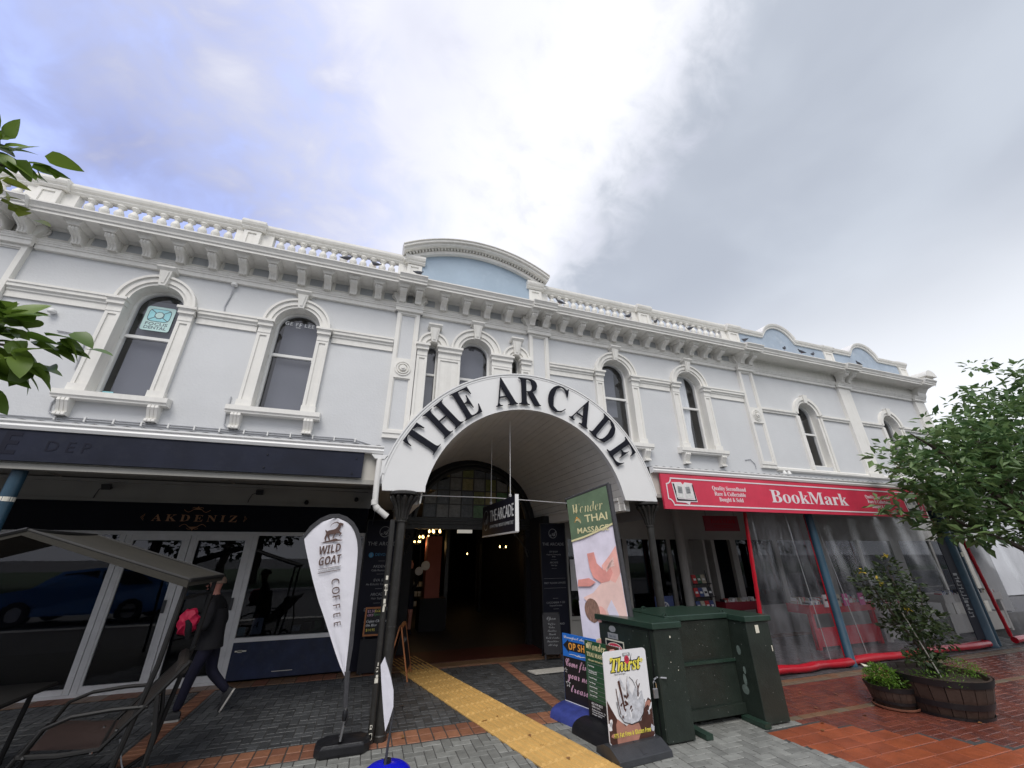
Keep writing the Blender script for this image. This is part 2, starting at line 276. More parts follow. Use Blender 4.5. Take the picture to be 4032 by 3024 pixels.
# ------------------------------------------------------------------ mesh helpers
col = sc.collection
def wloc(o):
    v = Vector((0, 0, 0))
    while o: v += o.location; o = o.parent
    return v
class MB:
    def __init__(s): s.v = []; s.f = []; s.mi = []; s.cur = 0
    def add(s, vs, fs):
        b = len(s.v); s.v += [tuple(v) for v in vs]; s.f += [tuple(i+b for i in f) for f in fs]; s.mi += [s.cur]*len(fs); return s
    def box(s, x0, x1, y0, y1, z0, z1):
        return s.add([(x0, y0, z0), (x1, y0, z0), (x1, y1, z0), (x0, y1, z0), (x0, y0, z1), (x1, y0, z1), (x1, y1, z1), (x0, y1, z1)],
                     [(0, 3, 2, 1), (4, 5, 6, 7), (0, 1, 5, 4), (1, 2, 6, 5), (2, 3, 7, 6), (3, 0, 4, 7)])
    def bbox(s, x0, x1, y0, y1, z0, z1, b=0.01):      # box with chamfered top and vertical edges
        P = lambda i, z: [(x0+i, y0, z), (x1-i, y0, z), (x1, y0+i, z), (x1, y1-i, z), (x1-i, y1, z), (x0+i, y1, z), (x0, y1-i, z), (x0, y0+i, z)]
        q = lambda z, c: [(x0+c+b, y0+c, z), (x1-c-b, y0+c, z), (x1-c, y0+c+b, z), (x1-c, y1-c-b, z), (x1-c-b, y1-c, z), (x0+c+b, y1-c, z), (x0+c, y1-c-b, z), (x0+c, y0+c+b, z)]
        s.loft([q(z0, 0), q(z1-b, 0), q(z1, b)], True, True); return s
    def loft(s, rings, closed=True, caps=False):
        n = len(rings[0]); b = len(s.v); vs = [p for r in rings for p in r]; fs = []
        for k in range(len(rings)-1):
            for i in range(n if closed else n-1):
                j = (i+1) % n; fs.append((k*n+i, k*n+j, (k+1)*n+j, (k+1)*n+i))
        if caps: fs.append(tuple(range(n))[::-1]); fs.append(tuple(range((len(rings)-1)*n, len(rings)*n)))
        return s.add(vs, fs)
    def prism(s, poly, ax, a, b2):                     # poly 2d extruded along axis ax between a and b2
        def P(u, v, t): return (t, u, v) if ax == 'x' else (u, t, v) if ax == 'y' else (u, v, t)
        return s.loft([[P(u, v, a) for u, v in poly], [P(u, v, b2) for u, v in poly]], True, True)
    def tube(s, path, r, n=8, caps=True):
        rs = r if isinstance(r, (list, tuple)) else [r]*len(path); rings = []; pts = [Vector(p) for p in path]; pu = None
        for i, p in enumerate(pts):
            d = (pts[min(i+1, len(pts)-1)]-pts[max(i-1, 0)]).normalized()
            if pu is None: pu = d.orthogonal().normalized()
            u = (pu-d*pu.dot(d)); u = u.normalized() if u.length > 1e-6 else d.orthogonal().normalized(); pu = u; v = d.cross(u)
            rings.append([tuple(p+(u*math.cos(2*math.pi*k/n)+v*math.sin(2*math.pi*k/n))*rs[i]) for k in range(n)])
        return s.loft(rings, True, caps)
    def lathe(s, prof, c, n=16, caps=True, sx=1, sy=1):
        return s.loft([[(c[0]+r*sx*math.cos(2*math.pi*k/n), c[1]+r*sy*math.sin(2*math.pi*k/n), c[2]+z) for k in range(n)] for r, z in prof], True, caps)
    def quad(s, a, b, c, d): return s.add([a, b, c, d], [(0, 1, 2, 3)])
    def ring(s, cx, cz, r0, r1, y0, y1, a0=0, a1=180, n=24):   # arch ring in XZ
        rr = []
        for k in range(n+1):
            a = R(a0+(a1-a0)*k/n); c, t = math.cos(a), math.sin(a)
            rr.append([(cx+r0*c, y0, cz+r0*t), (cx+r1*c, y0, cz+r1*t), (cx+r1*c, y1, cz+r1*t), (cx+r0*c, y1, cz+r0*t)])
        return s.loft(rr, True, True)
    def build(s, name, m, parent=None, smooth=False, local=False, bevel=0):
        me = bpy.data.meshes.new(name)
        if parent is not None and not local:
            o = wloc(parent); vv = [(a-o.x, b-o.y, c-o.z) for a, b, c in s.v]
        else: vv = s.v
        me.from_pydata(vv, [], s.f)
        for q in (m if isinstance(m, (list, tuple)) else [m]): me.materials.append(q)
        if any(s.mi): me.polygons.foreach_set('material_index', s.mi)
        bm = bmesh.new(); bm.from_mesh(me); bmesh.ops.recalc_face_normals(bm, faces=bm.faces)
        if bevel: bmesh.ops.bevel(bm, geom=bm.edges[:], offset=bevel, segments=1, affect='EDGES')
        bm.to_mesh(me); bm.free()
        if smooth:
            me.polygons.foreach_set('use_smooth', [True]*len(me.polygons))
            me.set_sharp_from_angle(angle=R(40))
        me.update()
        ob = bpy.data.objects.new(name, me); col.objects.link(ob)
        if parent is not None: ob.parent = parent
        return ob
def thing(name, label, cat, loc=(0, 0, 0), rz=0, group=None):
    o = bpy.data.objects.new(name, None); col.objects.link(o); o.location = loc; o.rotation_euler = (0, 0, rz)
    o['label'] = label; o['category'] = cat
    if group: o['group'] = group
    return o
def tag(o, label=None, cat=None, group=None, kind=None):
    for k, v in (('label', label), ('category', cat), ('group', group), ('kind', kind)):
        if v: o[k] = v
    return o
def cp(o, parent=None, loc=None, dloc=None):
    c = o.copy(); col.objects.link(c)
    if parent is not None: c.parent = parent
    if loc is not None: c.location = loc
    if dloc is not None: c.location = Vector(o.location)+Vector(dloc)
    return c
def cptree(o, loc, label=None, rz=None):
    r = cp(o, loc=loc)
    if label: r['label'] = label
    if rz is not None: r.rotation_euler = (0, 0, rz)
    for ch in o.children:
        c = cp(ch, r)
        for g in ch.children: cp(g, c)
    return r
def _m(s, U, Lw): return ''.join(chr(U+ord(c)-65) if 'A' <= c <= 'Z' else chr(Lw+ord(c)-97) if 'a' <= c <= 'z' else c for c in s)

FONTS = {'serif': (0x1D400, 0x1D41A), 'ital': (0x1D468, 0x1D482), 'script': (0x1D4D0, 0x1D4EA), 'bold': (0x1D5D4, 0x1D5EE), 'sans': None}
def text(name, s, m, parent, o, size, u=(1, 0, 0), v=(0, 0, 1), font='sans', align='LEFT', depth=0.002, off=0.0, sx=1.0, space=1.0, width=None, local=False):
    """flat lettering: baseline origin o, u = reading direction, v = up"""
    if FONTS[font]: s = _m(s, *FONTS[font])
    c = bpy.data.curves.new('tmp', 'FONT'); c.body = s; c.size = size; c.extrude = depth/2; c.offset = off; c.resolution_u = 2; c.align_x = align; c.space_character = space
    t = bpy.data.objects.new('tmp', c)
    me = bpy.data.meshes.new_from_object(t)
    bpy.data.objects.remove(t); bpy.data.curves.remove(c)
    if width:
        xs = [q.co.x for q in me.vertices]; ww = max(xs)-min(xs); sx = width/ww if ww else 1
    u = Vector(u).normalized(); v = Vector(v).normalized(); n = u.cross(v); o = Vector(o)
    base = Vector((0, 0, 0)) if (parent is None or local) else wloc(parent)
    for q in me.vertices:
        q.co = o-base+u*(q.co.x*sx)+v*q.co.y+n*(q.co.z)
    me.materials.clear(); me.materials.append(m)
    ob = bpy.data.objects.new(name, me); col.objects.link(ob)
    if parent is not None: ob.parent = parent
    return ob
def poly2(name, pts, m, parent, o, u, v, d=0.002, lift=0.003):
    """flat printed shape: 2d outline on plane (o,u,v), given thickness d towards the viewer side (u x v)"""
    u = Vector(u); v = Vector(v); n = u.normalized().cross(v.normalized()); o = Vector(o); mb = MB()
    A = [tuple(o+u*a+v*b+n*lift) for a, b in pts]; B = [tuple(o+u*a+v*b+n*(lift+d)) for a, b in pts]
    mb.loft([A, B], True, True)
    return mb.build(name, m, parent)
# ================================================================== ground
F = 8.55
MB().box(-400, 400, -400, 400, -0.30, -0.045).build('ground', ASPH)['kind'] = 'structure'
# paved footpath: joint bed below, pavers proud of it
bed = MB().box(-9, 22, 1.2, 8.52, -0.044, -0.006).build('footpath', JOINT); bed['kind'] = 'structure'
def strip_x(y):  # tactile strip left edge, runs askew
    return 0.87+(7.9-y)*0.2571
def in_tact(x, y): return 4.0-1.5 < y < 8.0 and strip_x(y)+0.03 < x < strip_x(y)+0.56
def region(x, y):
    if in_tact(x, y): return None
    if y > 8.15: return 'edge'
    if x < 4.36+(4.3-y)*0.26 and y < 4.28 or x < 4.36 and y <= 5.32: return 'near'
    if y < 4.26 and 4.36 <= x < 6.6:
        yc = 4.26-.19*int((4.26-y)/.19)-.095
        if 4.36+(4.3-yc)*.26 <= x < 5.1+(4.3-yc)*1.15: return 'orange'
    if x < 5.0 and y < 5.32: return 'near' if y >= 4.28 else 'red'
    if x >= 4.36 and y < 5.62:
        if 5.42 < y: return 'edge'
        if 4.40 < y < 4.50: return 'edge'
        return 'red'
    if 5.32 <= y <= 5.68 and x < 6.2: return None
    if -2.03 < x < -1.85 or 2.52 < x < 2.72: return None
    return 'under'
pav = []
def herr(x0, x1, y0, y1, a=0.1):
    i0, i1, j0, j1 = int(x0/a), int(x1/a), int(y0/a), int(y1/a)
    for j in range(j0, j1):
        for i in range(i0, i1):
            k = (i-j) % 4
            if k == 0: yield ((i+1)*a, (j+.5)*a, 2*a, a)          # horizontal covers i,i+1
            elif k == 3: yield ((i+.5)*a, (j+1)*a, a, 2*a)        # vertical covers j,j+1 
pavers = {'under': [], 'near': [], 'red': [], 'orange': [], 'tan': [], 'edge': []}
for (cx, cy, wx, wy) in herr(-8, 14.0, 1.6, 8.2):
    g = region(cx, cy)
    bad = lambda x, y, a, b: any(region(x+sx*(a/2-.008), y+sy*(b/2-.008)) in (None, 'edge', 'orange') for sx in (-1, 1) for sy in (-1, 1))
    if g is None or bad(cx, cy, wx, wy):     # cut pavers along the bands
        for s_ in (-1, 1):
            hx, hy = (cx+s_*.05, cy) if wx > wy else (cx, cy+s_*.05)
            for t_ in ((0, 0, .1, .1), (.025, 0, .05, .1), (-.025, 0, .05, .1), (0, .025, .1, .05), (0, -.025, .1, .05)):
                if not bad(hx+t_[0], hy+t_[1], t_[2], t_[3]) and region(hx+t_[0], hy+t_[1]): pavers[region(hx+t_[0], hy+t_[1])].append((hx+t_[0], hy+t_[1], t_[2], t_[3])); break
        continue
    pavers[g].append((cx, cy, wx, wy))
for k in range(-40, 70):   # orange slabs and edge courses
    pavers['edge'].append((k*.2+.1, 8.34, .2, .36))
def vis(p):
    v = Vector((p[0], p[1], -1.8)); z = v.dot(_fw)
    if z < .2: return False
    X = v.dot(_rt)/z*1540/2016; Y = v.dot(_up)/z*1540/1512
    return -1.06 < X < 1.06 and Y > -1.06
def lay(name, lst, mats, label, zt=0.0, lim=300, par=None, inset=0.0035):
    lst = [p for p in lst if vis(p)]
    lst.sort(key=lambda p: (p[0]**2+p[1]**2)/(p[2]*p[3]))
    base = {}
    rest = MB()
    for i, (cx, cy, wx, wy) in enumerate(lst):
        h = random.uniform(-0.0025, 0.0015)+zt; mi = random.randrange(len(mats)); a = inset
        if i < lim:
            key = (round(wx, 3), round(wy, 3), mi)
            if key not in base:
                m = MB().bbox(-wx/2+a, wx/2-a, -wy/2+a, wy/2-a, -0.03, 0, .004); o = m.build(name, mats[mi], par, local=True); base[key] = o
            else: o = cp(base[key], par)
            o.location = (cx, cy, h); o.rotation_euler = (random.uniform(-.004, .004), random.uniform(-.004, .004), random.uniform(-.006, .006))
        else:
            rest.cur = mi; rest.bbox(cx-wx/2+a, cx+wx/2-a, cy-wy/2+a, cy+wy/2-a, -0.03, h, .004)
    if rest.v: tag(rest.build(name+'_field', mats, par), kind='stuff')
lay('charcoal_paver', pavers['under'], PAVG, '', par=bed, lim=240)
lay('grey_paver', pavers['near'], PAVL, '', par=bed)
lay('red_paver', pavers['red'], PAVR, '', par=bed)
org = []
for j in range(0, 9):
    y = 4.26-.19*j-.095; x = 4.36+(4.3-y)*.26; xe = min(6.6, 5.1+(4.3-y)*1.15); x += .0
    first = .16 if j % 2 else .30
    while x < xe-.05:
        w_ = min(first, xe-x); org.append((x+w_/2, y, w_, .19)); x += w_; first = .30
for k in range(0, 48):
    for r_, oy in ((0, 5.47), (1, 5.57)): pavers['tan'].append((4.46+k*.2+.1*r_, oy, .2, .1))
    if k > 2: pavers['tan'].append((4.46+k*.2, 4.45, .2, .1))
lay('buff_paver', pavers['tan'], PAVT, '', par=bed, lim=120)
lay('orange_slab', org, PAVO, '', par=bed, lim=60)
lay('edge_brick', pavers['edge'], [BRK[1], PAVT[1]], '', par=bed, lim=120)
bb = []
for k in range(-42, 40):
    x = k*.145
    if x < 6.2: bb += [(x, 5.41, .14, .17), (x, 5.585, .14, .17)]
for k in range(0, 24):
    bb += [(-1.94, 5.74+k*.105, .19, .1), (2.62, 5.74+k*.105, .19, .1)]
lay('band_brick', bb, BRK, '', par=bed, lim=200, zt=.001)
# tactile strip: tiles of 300 mm with raised bars
tile = MB().bbox(-.148, .148, -.148, .148, -.02, .006, .005)
bars = MB()
for k in range(4):
    x = -.112+k*.075; bars.loft([[(x-.02, -.14, .0055), (x+.02, -.14, .0055), (x+.02, .14, .0055), (x-.02, .14, .0055)], [(x-.013, -.125, .017), (x+.013, -.125, .017), (x+.013, .125, .017), (x-.013, .125, .017)]], True, True)
ts = thing('tactile_paving', 'yellow ribbed guidance strip running askew into the arcade mouth', 'tactile paving', (strip_x(5.4), 5.4, 0.004)); ts['kind'] = 'structure'
a0 = math.atan(.2571); t0 = b0 = None
for k in range(-11, 13):
    for s in (0, 1):
        lx = .15+s*.302; ly = k*.303
        if t0 is None:
            t0 = tile.build('tactile_tile', TACT, ts, local=True); b0 = bars.build('raised_bar', TACT, t0, local=True); t = t0
        else: t = cp(t0, ts); cp(b0, t)
        t.location = (lx, ly, random.uniform(-.001, .001)); t.rotation_euler = (0, 0, random.uniform(-.006, .006))
ts.rotation_euler = (0, 0, a0)
# fallen leaves
def leafshape(l, wd, fold=.12, droop=.1, n=5, obov=.55):
    mb = MB(); top = []
    ring = []
    for i in range(n+1):
        t = i/n; wv = wd*math.sin(math.pi*min(1, t**obov*.98+.01))**.8 if 0 < i < n else .0
        ring.append((t*l, wv, -droop*l*t*t))
    vs = []
    for x, ww, z in ring: vs += [(x, -ww, z+fold*ww), (x, 0, z), (x, ww, z+fold*ww)]
    fs = []
    for i in range(n):
        a = i*3; fs += [(a, a+1, a+4, a+3), (a+1, a+2, a+5, a+4)]
    return vs, fs
lv = leafshape(.055, .018)
fl0 = None
spots = [(.72, 6.45, 'star shaped dry leaf lying on the dark pavers left of the yellow strip'), (1.6, 5.6, 'brown leaf on the yellow strip level with the brick band'), (1.92, 5.05, 'upper of two brown leaves on the near part of the yellow strip'), (1.95, 4.75, 'lower of two brown leaves on the near part of the yellow strip'), (.62, 5.45, 'curled tan leaf on the brick band right of the iron post'), (5.2, 4.2, 'pale leaf on the orange slabs nearest the green cabinet'), (5.6, 4.6, 'dry leaf on the red paving just right of the cabinet foot'), (6.4, 4.9, 'dry leaf on the red paving between cabinet and small planter'), (5.0, 4.05, 'dry leaf at the left tip of the orange slabs'), (7.4, 4.9, 'dry leaf on the red paving behind the two planters'), (6.9, 3.6, 'dry leaf on the paving in front of the larger planter'), (5.9, 4.2, 'small leaf on the orange slabs left of the small planter'), (8.3, 4.4, 'dry leaf on the red paving right of the larger planter'), (9.3, 4.9, 'dry leaf farthest right on the red paving'), (1.2, 4.4, 'leaf on the grey pavers left of the yellow strip at the bottom'), (6.0, 5.1, 'dry leaf on the red paving below the plastic curtain'), (1.75, 5.65, 'small leaf on the yellow strip beyond the brick band'), (2.05, 4.4, 'leaf on the yellow strip lowest in the picture')]
for i, (x, y, lb_) in enumerate(spots):
    if fl0 is None:
        fl0 = MB().add(*lv).build('fallen_leaf', LEAFB, None, local=True); o = fl0
    else: o = cp(fl0)
    o.location = (x, y, .022 if in_tact(x, y) else .012); o.rotation_euler = (random.uniform(-.3, .3), random.uniform(-.2, .2), random.uniform(0, 6)); s = random.uniform(.7, 1.5); o.scale = (s, s, s)
    tag(o, lb_, 'leaf', 'dry leaves scattered on the paving')
# ================================================================== building
B = thing('arcade_building', 'long pale grey two-storey building with white classical trim and parapet above the shops', 'building', (2, F, 0))
SPLIT = ('door_frame', 'mullion', 'ceiling_batten', 'leaflet', 'pilaster', 'side_wall', 'rear_wall', 'dim_room', 'side_soffit', 'rear', 'wall', 'window', 'side_beam', 'easel_leg', 'frame_edge', 'door_panel', 'scratch_mark', 'ground_floor_ceiling', 'first_floor_slab', 'shelf', 'peeled_paint')
def bb_(name, m, *a, parent=B, bev=0):
    if name in SPLIT and len(a) > 1:
        for q in a: r_ = bb_(name, m, q, parent=parent, bev=bev)
        return r_
    mb = MB()
    for q in a: mb.box(*q)
    return mb.build(name, m, parent, bevel=bev)
def extr(name, m, prof, spans, parent=B):
    """moulding: (y,z) profile run along X; spans = list of (x0,x1,dy)"""
    mb = MB(); last = None
    for x0, x1, dy in spans:
        if last is not None and x0 > last+.01: mb.build(name, m, parent); mb = MB()
        mb.prism([(y+dy, z) for y, z in prof], 'x', x0, x1); last = x1
    return mb.build(name, m, parent)
WIN = [(-4.6, .45, 6.45, 4.5), (-2.05, .45, 6.45, 4.5), (.93, .13, 6.45, 4.5), (2.0, .40, 6.45, 4.5), (3.06, .13, 6.45, 4.5), (6.05, .45, 6.45, 4.5), (8.6, .45, 6.45, 4.5), (13.42, .42, 6.03, 4.3), (17.72, .42, 6.03, 4.3)]
ZB, ZT = 3.15, 7.6
mb = MB(); xs = -12.5
def wq(x0, x1, z0, z1):
    if z0 == ZB and x1 > .62 and x0 < 3.82:      # the barrel vault passes through the wall here
        n_ = max(1, int((x1-x0)/.12)); q_ = lambda x: 2.33+math.sqrt(max(0, 1.615**2-(x-2.22)**2))
        for i_ in range(n_):
            a_, c_ = x0+(x1-x0)*i_/n_, x0+(x1-x0)*(i_+1)/n_
            za, zc = max(z0, q_(a_)), max(z0, q_(c_)); mb.quad((a_, F, za), (c_, F, zc), (c_, F, z1), (a_, F, z1))
        return
    mb.quad((x0, F, z0), (x1, F, z0), (x1, F, z1), (x0, F, z1))
for cx, r, zs, zb in WIN:
    wq(xs, cx-r, ZB, ZT); wq(cx-r, cx+r, ZB, zb)
    n = 16
    for k in range(n):
        a, b = math.pi*(1-k/n), math.pi*(1-(k+1)/n)
        mb.quad((cx+r*math.cos(a), F, zs+r*math.sin(a)), (cx+r*math.cos(b), F, zs+r*math.sin(b)), (cx+r*math.cos(b), F, ZT), (cx+r*math.cos(a), F, ZT))
    xs = cx+r
wq(xs, 20.3, ZB, ZT)
mb.quad((20.3, F, 0), (20.3, F+11, 0), (20.3, F+11, 8.1), (20.3, F, 8.1))
mb.quad((-12.5, F, 0), (-12.5, F+11, 0), (-12.5, F+11, 8.1), (-12.5, F, 8.1))
mb.build('upper_wall', WALL, B)
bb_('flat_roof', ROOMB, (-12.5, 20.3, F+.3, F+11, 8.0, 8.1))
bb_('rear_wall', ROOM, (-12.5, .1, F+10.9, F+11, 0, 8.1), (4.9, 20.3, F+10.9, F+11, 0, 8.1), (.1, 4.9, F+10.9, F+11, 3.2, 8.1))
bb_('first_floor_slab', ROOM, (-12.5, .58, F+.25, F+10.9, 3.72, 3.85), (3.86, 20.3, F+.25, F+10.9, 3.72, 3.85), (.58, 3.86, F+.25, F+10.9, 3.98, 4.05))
# windows
def window(cx, r, zs, zb, style=0, blind=None, zr=5.8):
    y0, y1 = F, F+.22
    mb = MB(); n = 16
    pts = [(cx-r, zb), (cx-r, zs)]+[(cx+r*math.cos(math.pi*(1-k/n)), zs+r*math.sin(math.pi*(1-k/n))) for k in range(1, n)]+[(cx+r, zs), (cx+r, zb)]
    for a, b in zip(pts, pts[1:]): mb.quad((a[0], y0, a[1]), (b[0], y0, b[1]), (b[0], y1, b[1]), (a[0], y1, a[1]))
    mb.quad((cx-r, y0, zb), (cx+r, y0, zb), (cx+r, y1, zb), (cx-r, y1, zb))
    wv = mb.build('window', TRIM, B)
    t = .055 if r > .2 else .03
    ri = r-t
    mb = MB().ring(cx, zs, ri, r-.002, y1-.05, y1+.04, n=16).box(cx-r+.002, cx-ri, y1-.05, y1+.04, zb, zs).box(cx+ri, cx+r-.002, y1-.05, y1+.04, zb, zs).box(cx-ri, cx+ri, y1-.06, y1+.04, zb, zb+.07)
    mb.build('window_frame', SASH, wv)
    if r > .2: MB().box(cx-ri, cx+ri, y1-.035, y1+.02, zr-.03, zr+.03).box(cx-r+.01, cx-r+.06, y1-.06, y1-.036, zr-.10, zr-.03).box(cx+r-.06, cx+r-.01, y1-.06, y1-.036, zr-.10, zr-.03).build('meeting_rail', SASH, wv)
    else: MB().box(cx-ri, cx+ri, y1-.035, y1+.02, zr-.025, zr+.025).build('meeting_rail', SASH, wv)
    n = 12; up = [(cx-ri, zr), (cx+ri, zr)]+[(cx+ri*math.cos(math.pi*k/n), zs+ri*math.sin(math.pi*k/n)) for k in range(n+1)]
    MB().add([(x, y1, z) for x, z in up], [tuple(range(len(up)))]).build('pane', GLASS, wv)
    MB().quad((cx-ri, y1+.015, zb+.07), (cx+ri, y1+.015, zb+.07), (cx+ri, y1+.015, zr), (cx-ri, y1+.015, zr)).build('pane', GLASS, wv)
    if blind:
        m, a, b, c, dd = blind; mb = MB()
        if m is CURT:
            for s0, s1 in ((cx-ri, cx+ri*.35),):
                k = 26; mb.loft([[(s0+(s1-s0)*i/k*(1 if z > 5.6 else .85), y1+.05+.02*math.sin(i*1.9+z), z) for i in range(k+1)] for z in (zb, 5.2, 5.8, zs+r)], False)
        else:
            mb.box(a, b, y1+.10, y1+.12, c, dd)
        mb.build('blind' if m is not CURT else 'net_curtain', m, wv)
    return wv
BL = lambda cx, r: (BLIND, cx-r*.8, cx+r*.95, 4.5, 6.8)
ws = []
for i, (cx, r, zs, zb) in enumerate(WIN):
    bl = None
    if i in (0, 1): bl = (BLIND, cx-r*.72, cx+r, 4.5, 6.72)
    if i in (2, 3): bl = (BLIND, cx-r*.9, cx+r*.7, 4.5, 6.8)
    if i == 5: bl = (BLIND, cx-r, cx+r*.35, 5.3, 6.8)
    if i in (6, 8): bl = (CURT, 0, 0, 0, 0)
    ws.append(window(cx, r, zs, zb, blind=bl, zr=5.8 if i < 7 else 5.42))
bb_('dim_room', ROOM, *[(cx-1.1, cx+1.1, F+1.2, F+1.25, 3.9, 7.5) for cx in (-4.6, -2.05, 2.0, 6.05, 8.6, 13.42, 17.72)])
# surrounds
def capital(mb, x0, x1):
    mb.prism([(F-.10, 6.15), (F-.10, 6.28), (F-.13, 6.30), (F-.13, 6.34), (F-.17, 6.39), (F-.17, 6.45), (F, 6.45), (F, 6.15)], 'x', x0-.0, x1+.0)
    mb.box(x0-.045, x1+.045, F-.185, F-.004, 6.40, 6.452); mb.box(x0-.02, x1+.02, F-.145, F-.006, 6.30, 6.40)
def pil(mb, x0, x1, zb, zt, y=.09):
    e = min(.055, (x1-x0)*.28)
    mb.box(x0, x0+e, F-y, F+.001, zb, zt); mb.box(x1-e, x1, F-y, F+.001, zb, zt); mb.box(x0+e, x1-e, F-y+.022, F+.001, zb, zt-.06); mb.box(x0+e, x1-e, F-y, F+.001, zt-.06, zt)
def console(parent, x, z, h=.3, wd=.17, dep=.17):
    pr = [(F, z), (F-dep, z), (F-dep-.01, z-.05), (F-dep+.015, z-.09), (F-dep+.06, z-h*.6), (F-.085, z-h+.07), (F-.13, z-h+.055), (F-.135, z-h+.01), (F-.10, z-h), (F, z-h)]
    mb = MB().prism([(y+.012, q) if y < F else (y, q) for y, q in pr], 'x', x-wd/2, x+wd/2)
    for dx in (-.33, 0, .33): mb.prism(pr, 'x', x+dx*wd-.022, x+dx*wd+.022)
    return mb.build('console', TRIM, parent)
def surround(i, xl0, xl1, xr0, xr1, R0, R1, sill=True, key=True, pilb=4.62):
    cx, r, zs, zb = WIN[i]; w_ = ws[i]
    if xl0 is not None:
        mb = MB(); pil(mb, xl0, xl1, pilb, 6.15); mb.box(xl0-.015, xl1+.015, F-.12, F+.001, 4.48, pilb); capital(mb, xl0, xl1); mb.build('window_pilaster', TRIM, w_)
    if xr0 is not None:
        mb = MB(); pil(mb, xr0, xr1, pilb, 6.15); mb.box(xr0-.015, xr1+.015, F-.12, F+.001, 4.48, pilb); capital(mb, xr0, xr1); mb.build('window_pilaster', TRIM, w_)
    mb = MB().ring(cx, zs+.002, R0, R0+(R1-R0)*.28, F-.055, F+.001, n=28).ring(cx, zs+.002, R0+(R1-R0)*.28+.001, R1-.05, F-.085, F+.001, n=28).ring(cx, zs+.002, R1-.05+.001, R1, F-.12, F+.001, n=28)
    mb.build('arch_moulding', TRIM, w_)
    if key:
        k = (R1-R0)/.21*.9; z0 = zs+R0-.03; z1 = zs+R1+.10*k
        a, b = .05*k+.01, .105*k+.01
        mb = MB().loft([[(cx-a, F-.13, z0), (cx+a, F-.13, z0), (cx+a, F, z0), (cx-a, F, z0)], [(cx-b, F-.17, z1), (cx+b, F-.17, z1), (cx+b, F, z1), (cx-b, F, z1)]], True, True)
        mb.loft([[(cx-a*.45, F-.15, z0+.05), (cx+a*.45, F-.15, z0+.05), (cx+a*.45, F-.1, z0+.05), (cx-a*.45, F-.1, z0+.05)], [(cx-b*.6, F-.19, z1-.03), (cx+b*.6, F-.19, z1-.03), (cx+b*.6, F-.1, z1-.03), (cx-b*.6, F-.1, z1-.03)]], True, True)
        mb.prism([(F-.17, z1+.001), (F-.22, z1+.05), (F-.22, z1+.085), (F, z1+.085), (F, z1+.001)], 'x', cx-b-.05, cx+b+.05)
        mb.build('keystone', TRIM, w_)
    if sill:
        MB().prism([(F+.05, 4.5), (F-.20, 4.47), (F-.20, 4.38), (F-.17, 4.36), (F-.17, 4.33), (F+.0, 4.33)], 'x', cx-.82, cx+.82).build('sill', TRIM, w_)
        for s in (-1, 1): console(w_, cx+s*.63, 4.33)
for i in (0, 1, 5, 6): cx = WIN[i][0]; surround(i, cx-.69, cx-.45, cx+.45, cx+.69, .45, .665)
surround(2, .56, .80, None, None, .13, .37, sill=False)
surround(3, 1.06, 1.60, 2.40, 2.93, .40, .645, sill=False)
surround(4, None, None, 3.19, 3.43, .13, .37, sill=False)
bb_('triple_window_sill', TRIM, (.5, 3.48, F-.18, F+.002, 4.36, 4.48))
for i in (7, 8):
    cx, r, zs, zb = WIN[i]; w_ = ws[i]
    mb = MB().ring(cx, zs+.002, r, r+.09, F-.05, F+.001, n=28).ring(cx, zs+.002, r+.091, r+.20, F-.09, F+.001, n=28)
    for s in (-1, 1):
        x0, x1 = sorted((cx+s*(r), cx+s*(r+.09))); mb.box(x0, x1, F-.04, F+.001, 4.17, 5.95)
        x0, x1 = sorted((cx+s*(r+.1), cx+s*(r+.19))); mb.box(x0, x1, F-.07, F+.001, 4.17, 5.95)
    mb.build('arch_moulding', TRIM, w_)
    MB().loft([[(cx-.06, F-.11, zs+r-.02), (cx+.06, F-.11, zs+r-.02), (cx+.06, F, zs+r-.02), (cx-.06, F, zs+r-.02)], [(cx-.11, F-.13, zs+r+.26), (cx+.11, F-.13, zs+r+.26), (cx+.11, F, zs+r+.26), (cx-.11, F, zs+r+.26)]], True, True).build('keystone', TRIM, w_)
# string courses
sp = [(F-.035, 6.17), (F-.035, 6.29), (F-.06, 6.31), (F-.06, 6.345), (F-.10, 6.37), (F-.10, 6.43), (F-.12, 6.44), (F-.12, 6.485), (F, 6.50), (F, 6.17)]
extr('string_course', TRIM, sp, [(a, b, 0) for a, b in ((-12.5, -7.36), (-6.80, -5.335), (-3.865, -2.785), (-1.315, .0), (3.99, 5.315), (6.785, 7.865), (9.335, 10.70))])
sp2 = [(F-.05, 5.93), (F-.05, 5.97), (F-.09, 6.0), (F-.09, 6.06), (F, 6.08), (F, 5.93)]
extr('string_course', TRIM, sp2, [(a, b, 0) for a, b in ((11.30, 12.85), (13.99, 15.38), (15.98, 17.15), (18.29, 19.7))])
extr('sill_band', TRIM, [(F-.06, 4.04), (F-.09, 4.07), (F-.09, 4.13), (F-.05, 4.165), (F, 4.17), (F, 4.04)], [(11.31, 15.36, 0), (16.0, 20.2, 0)])
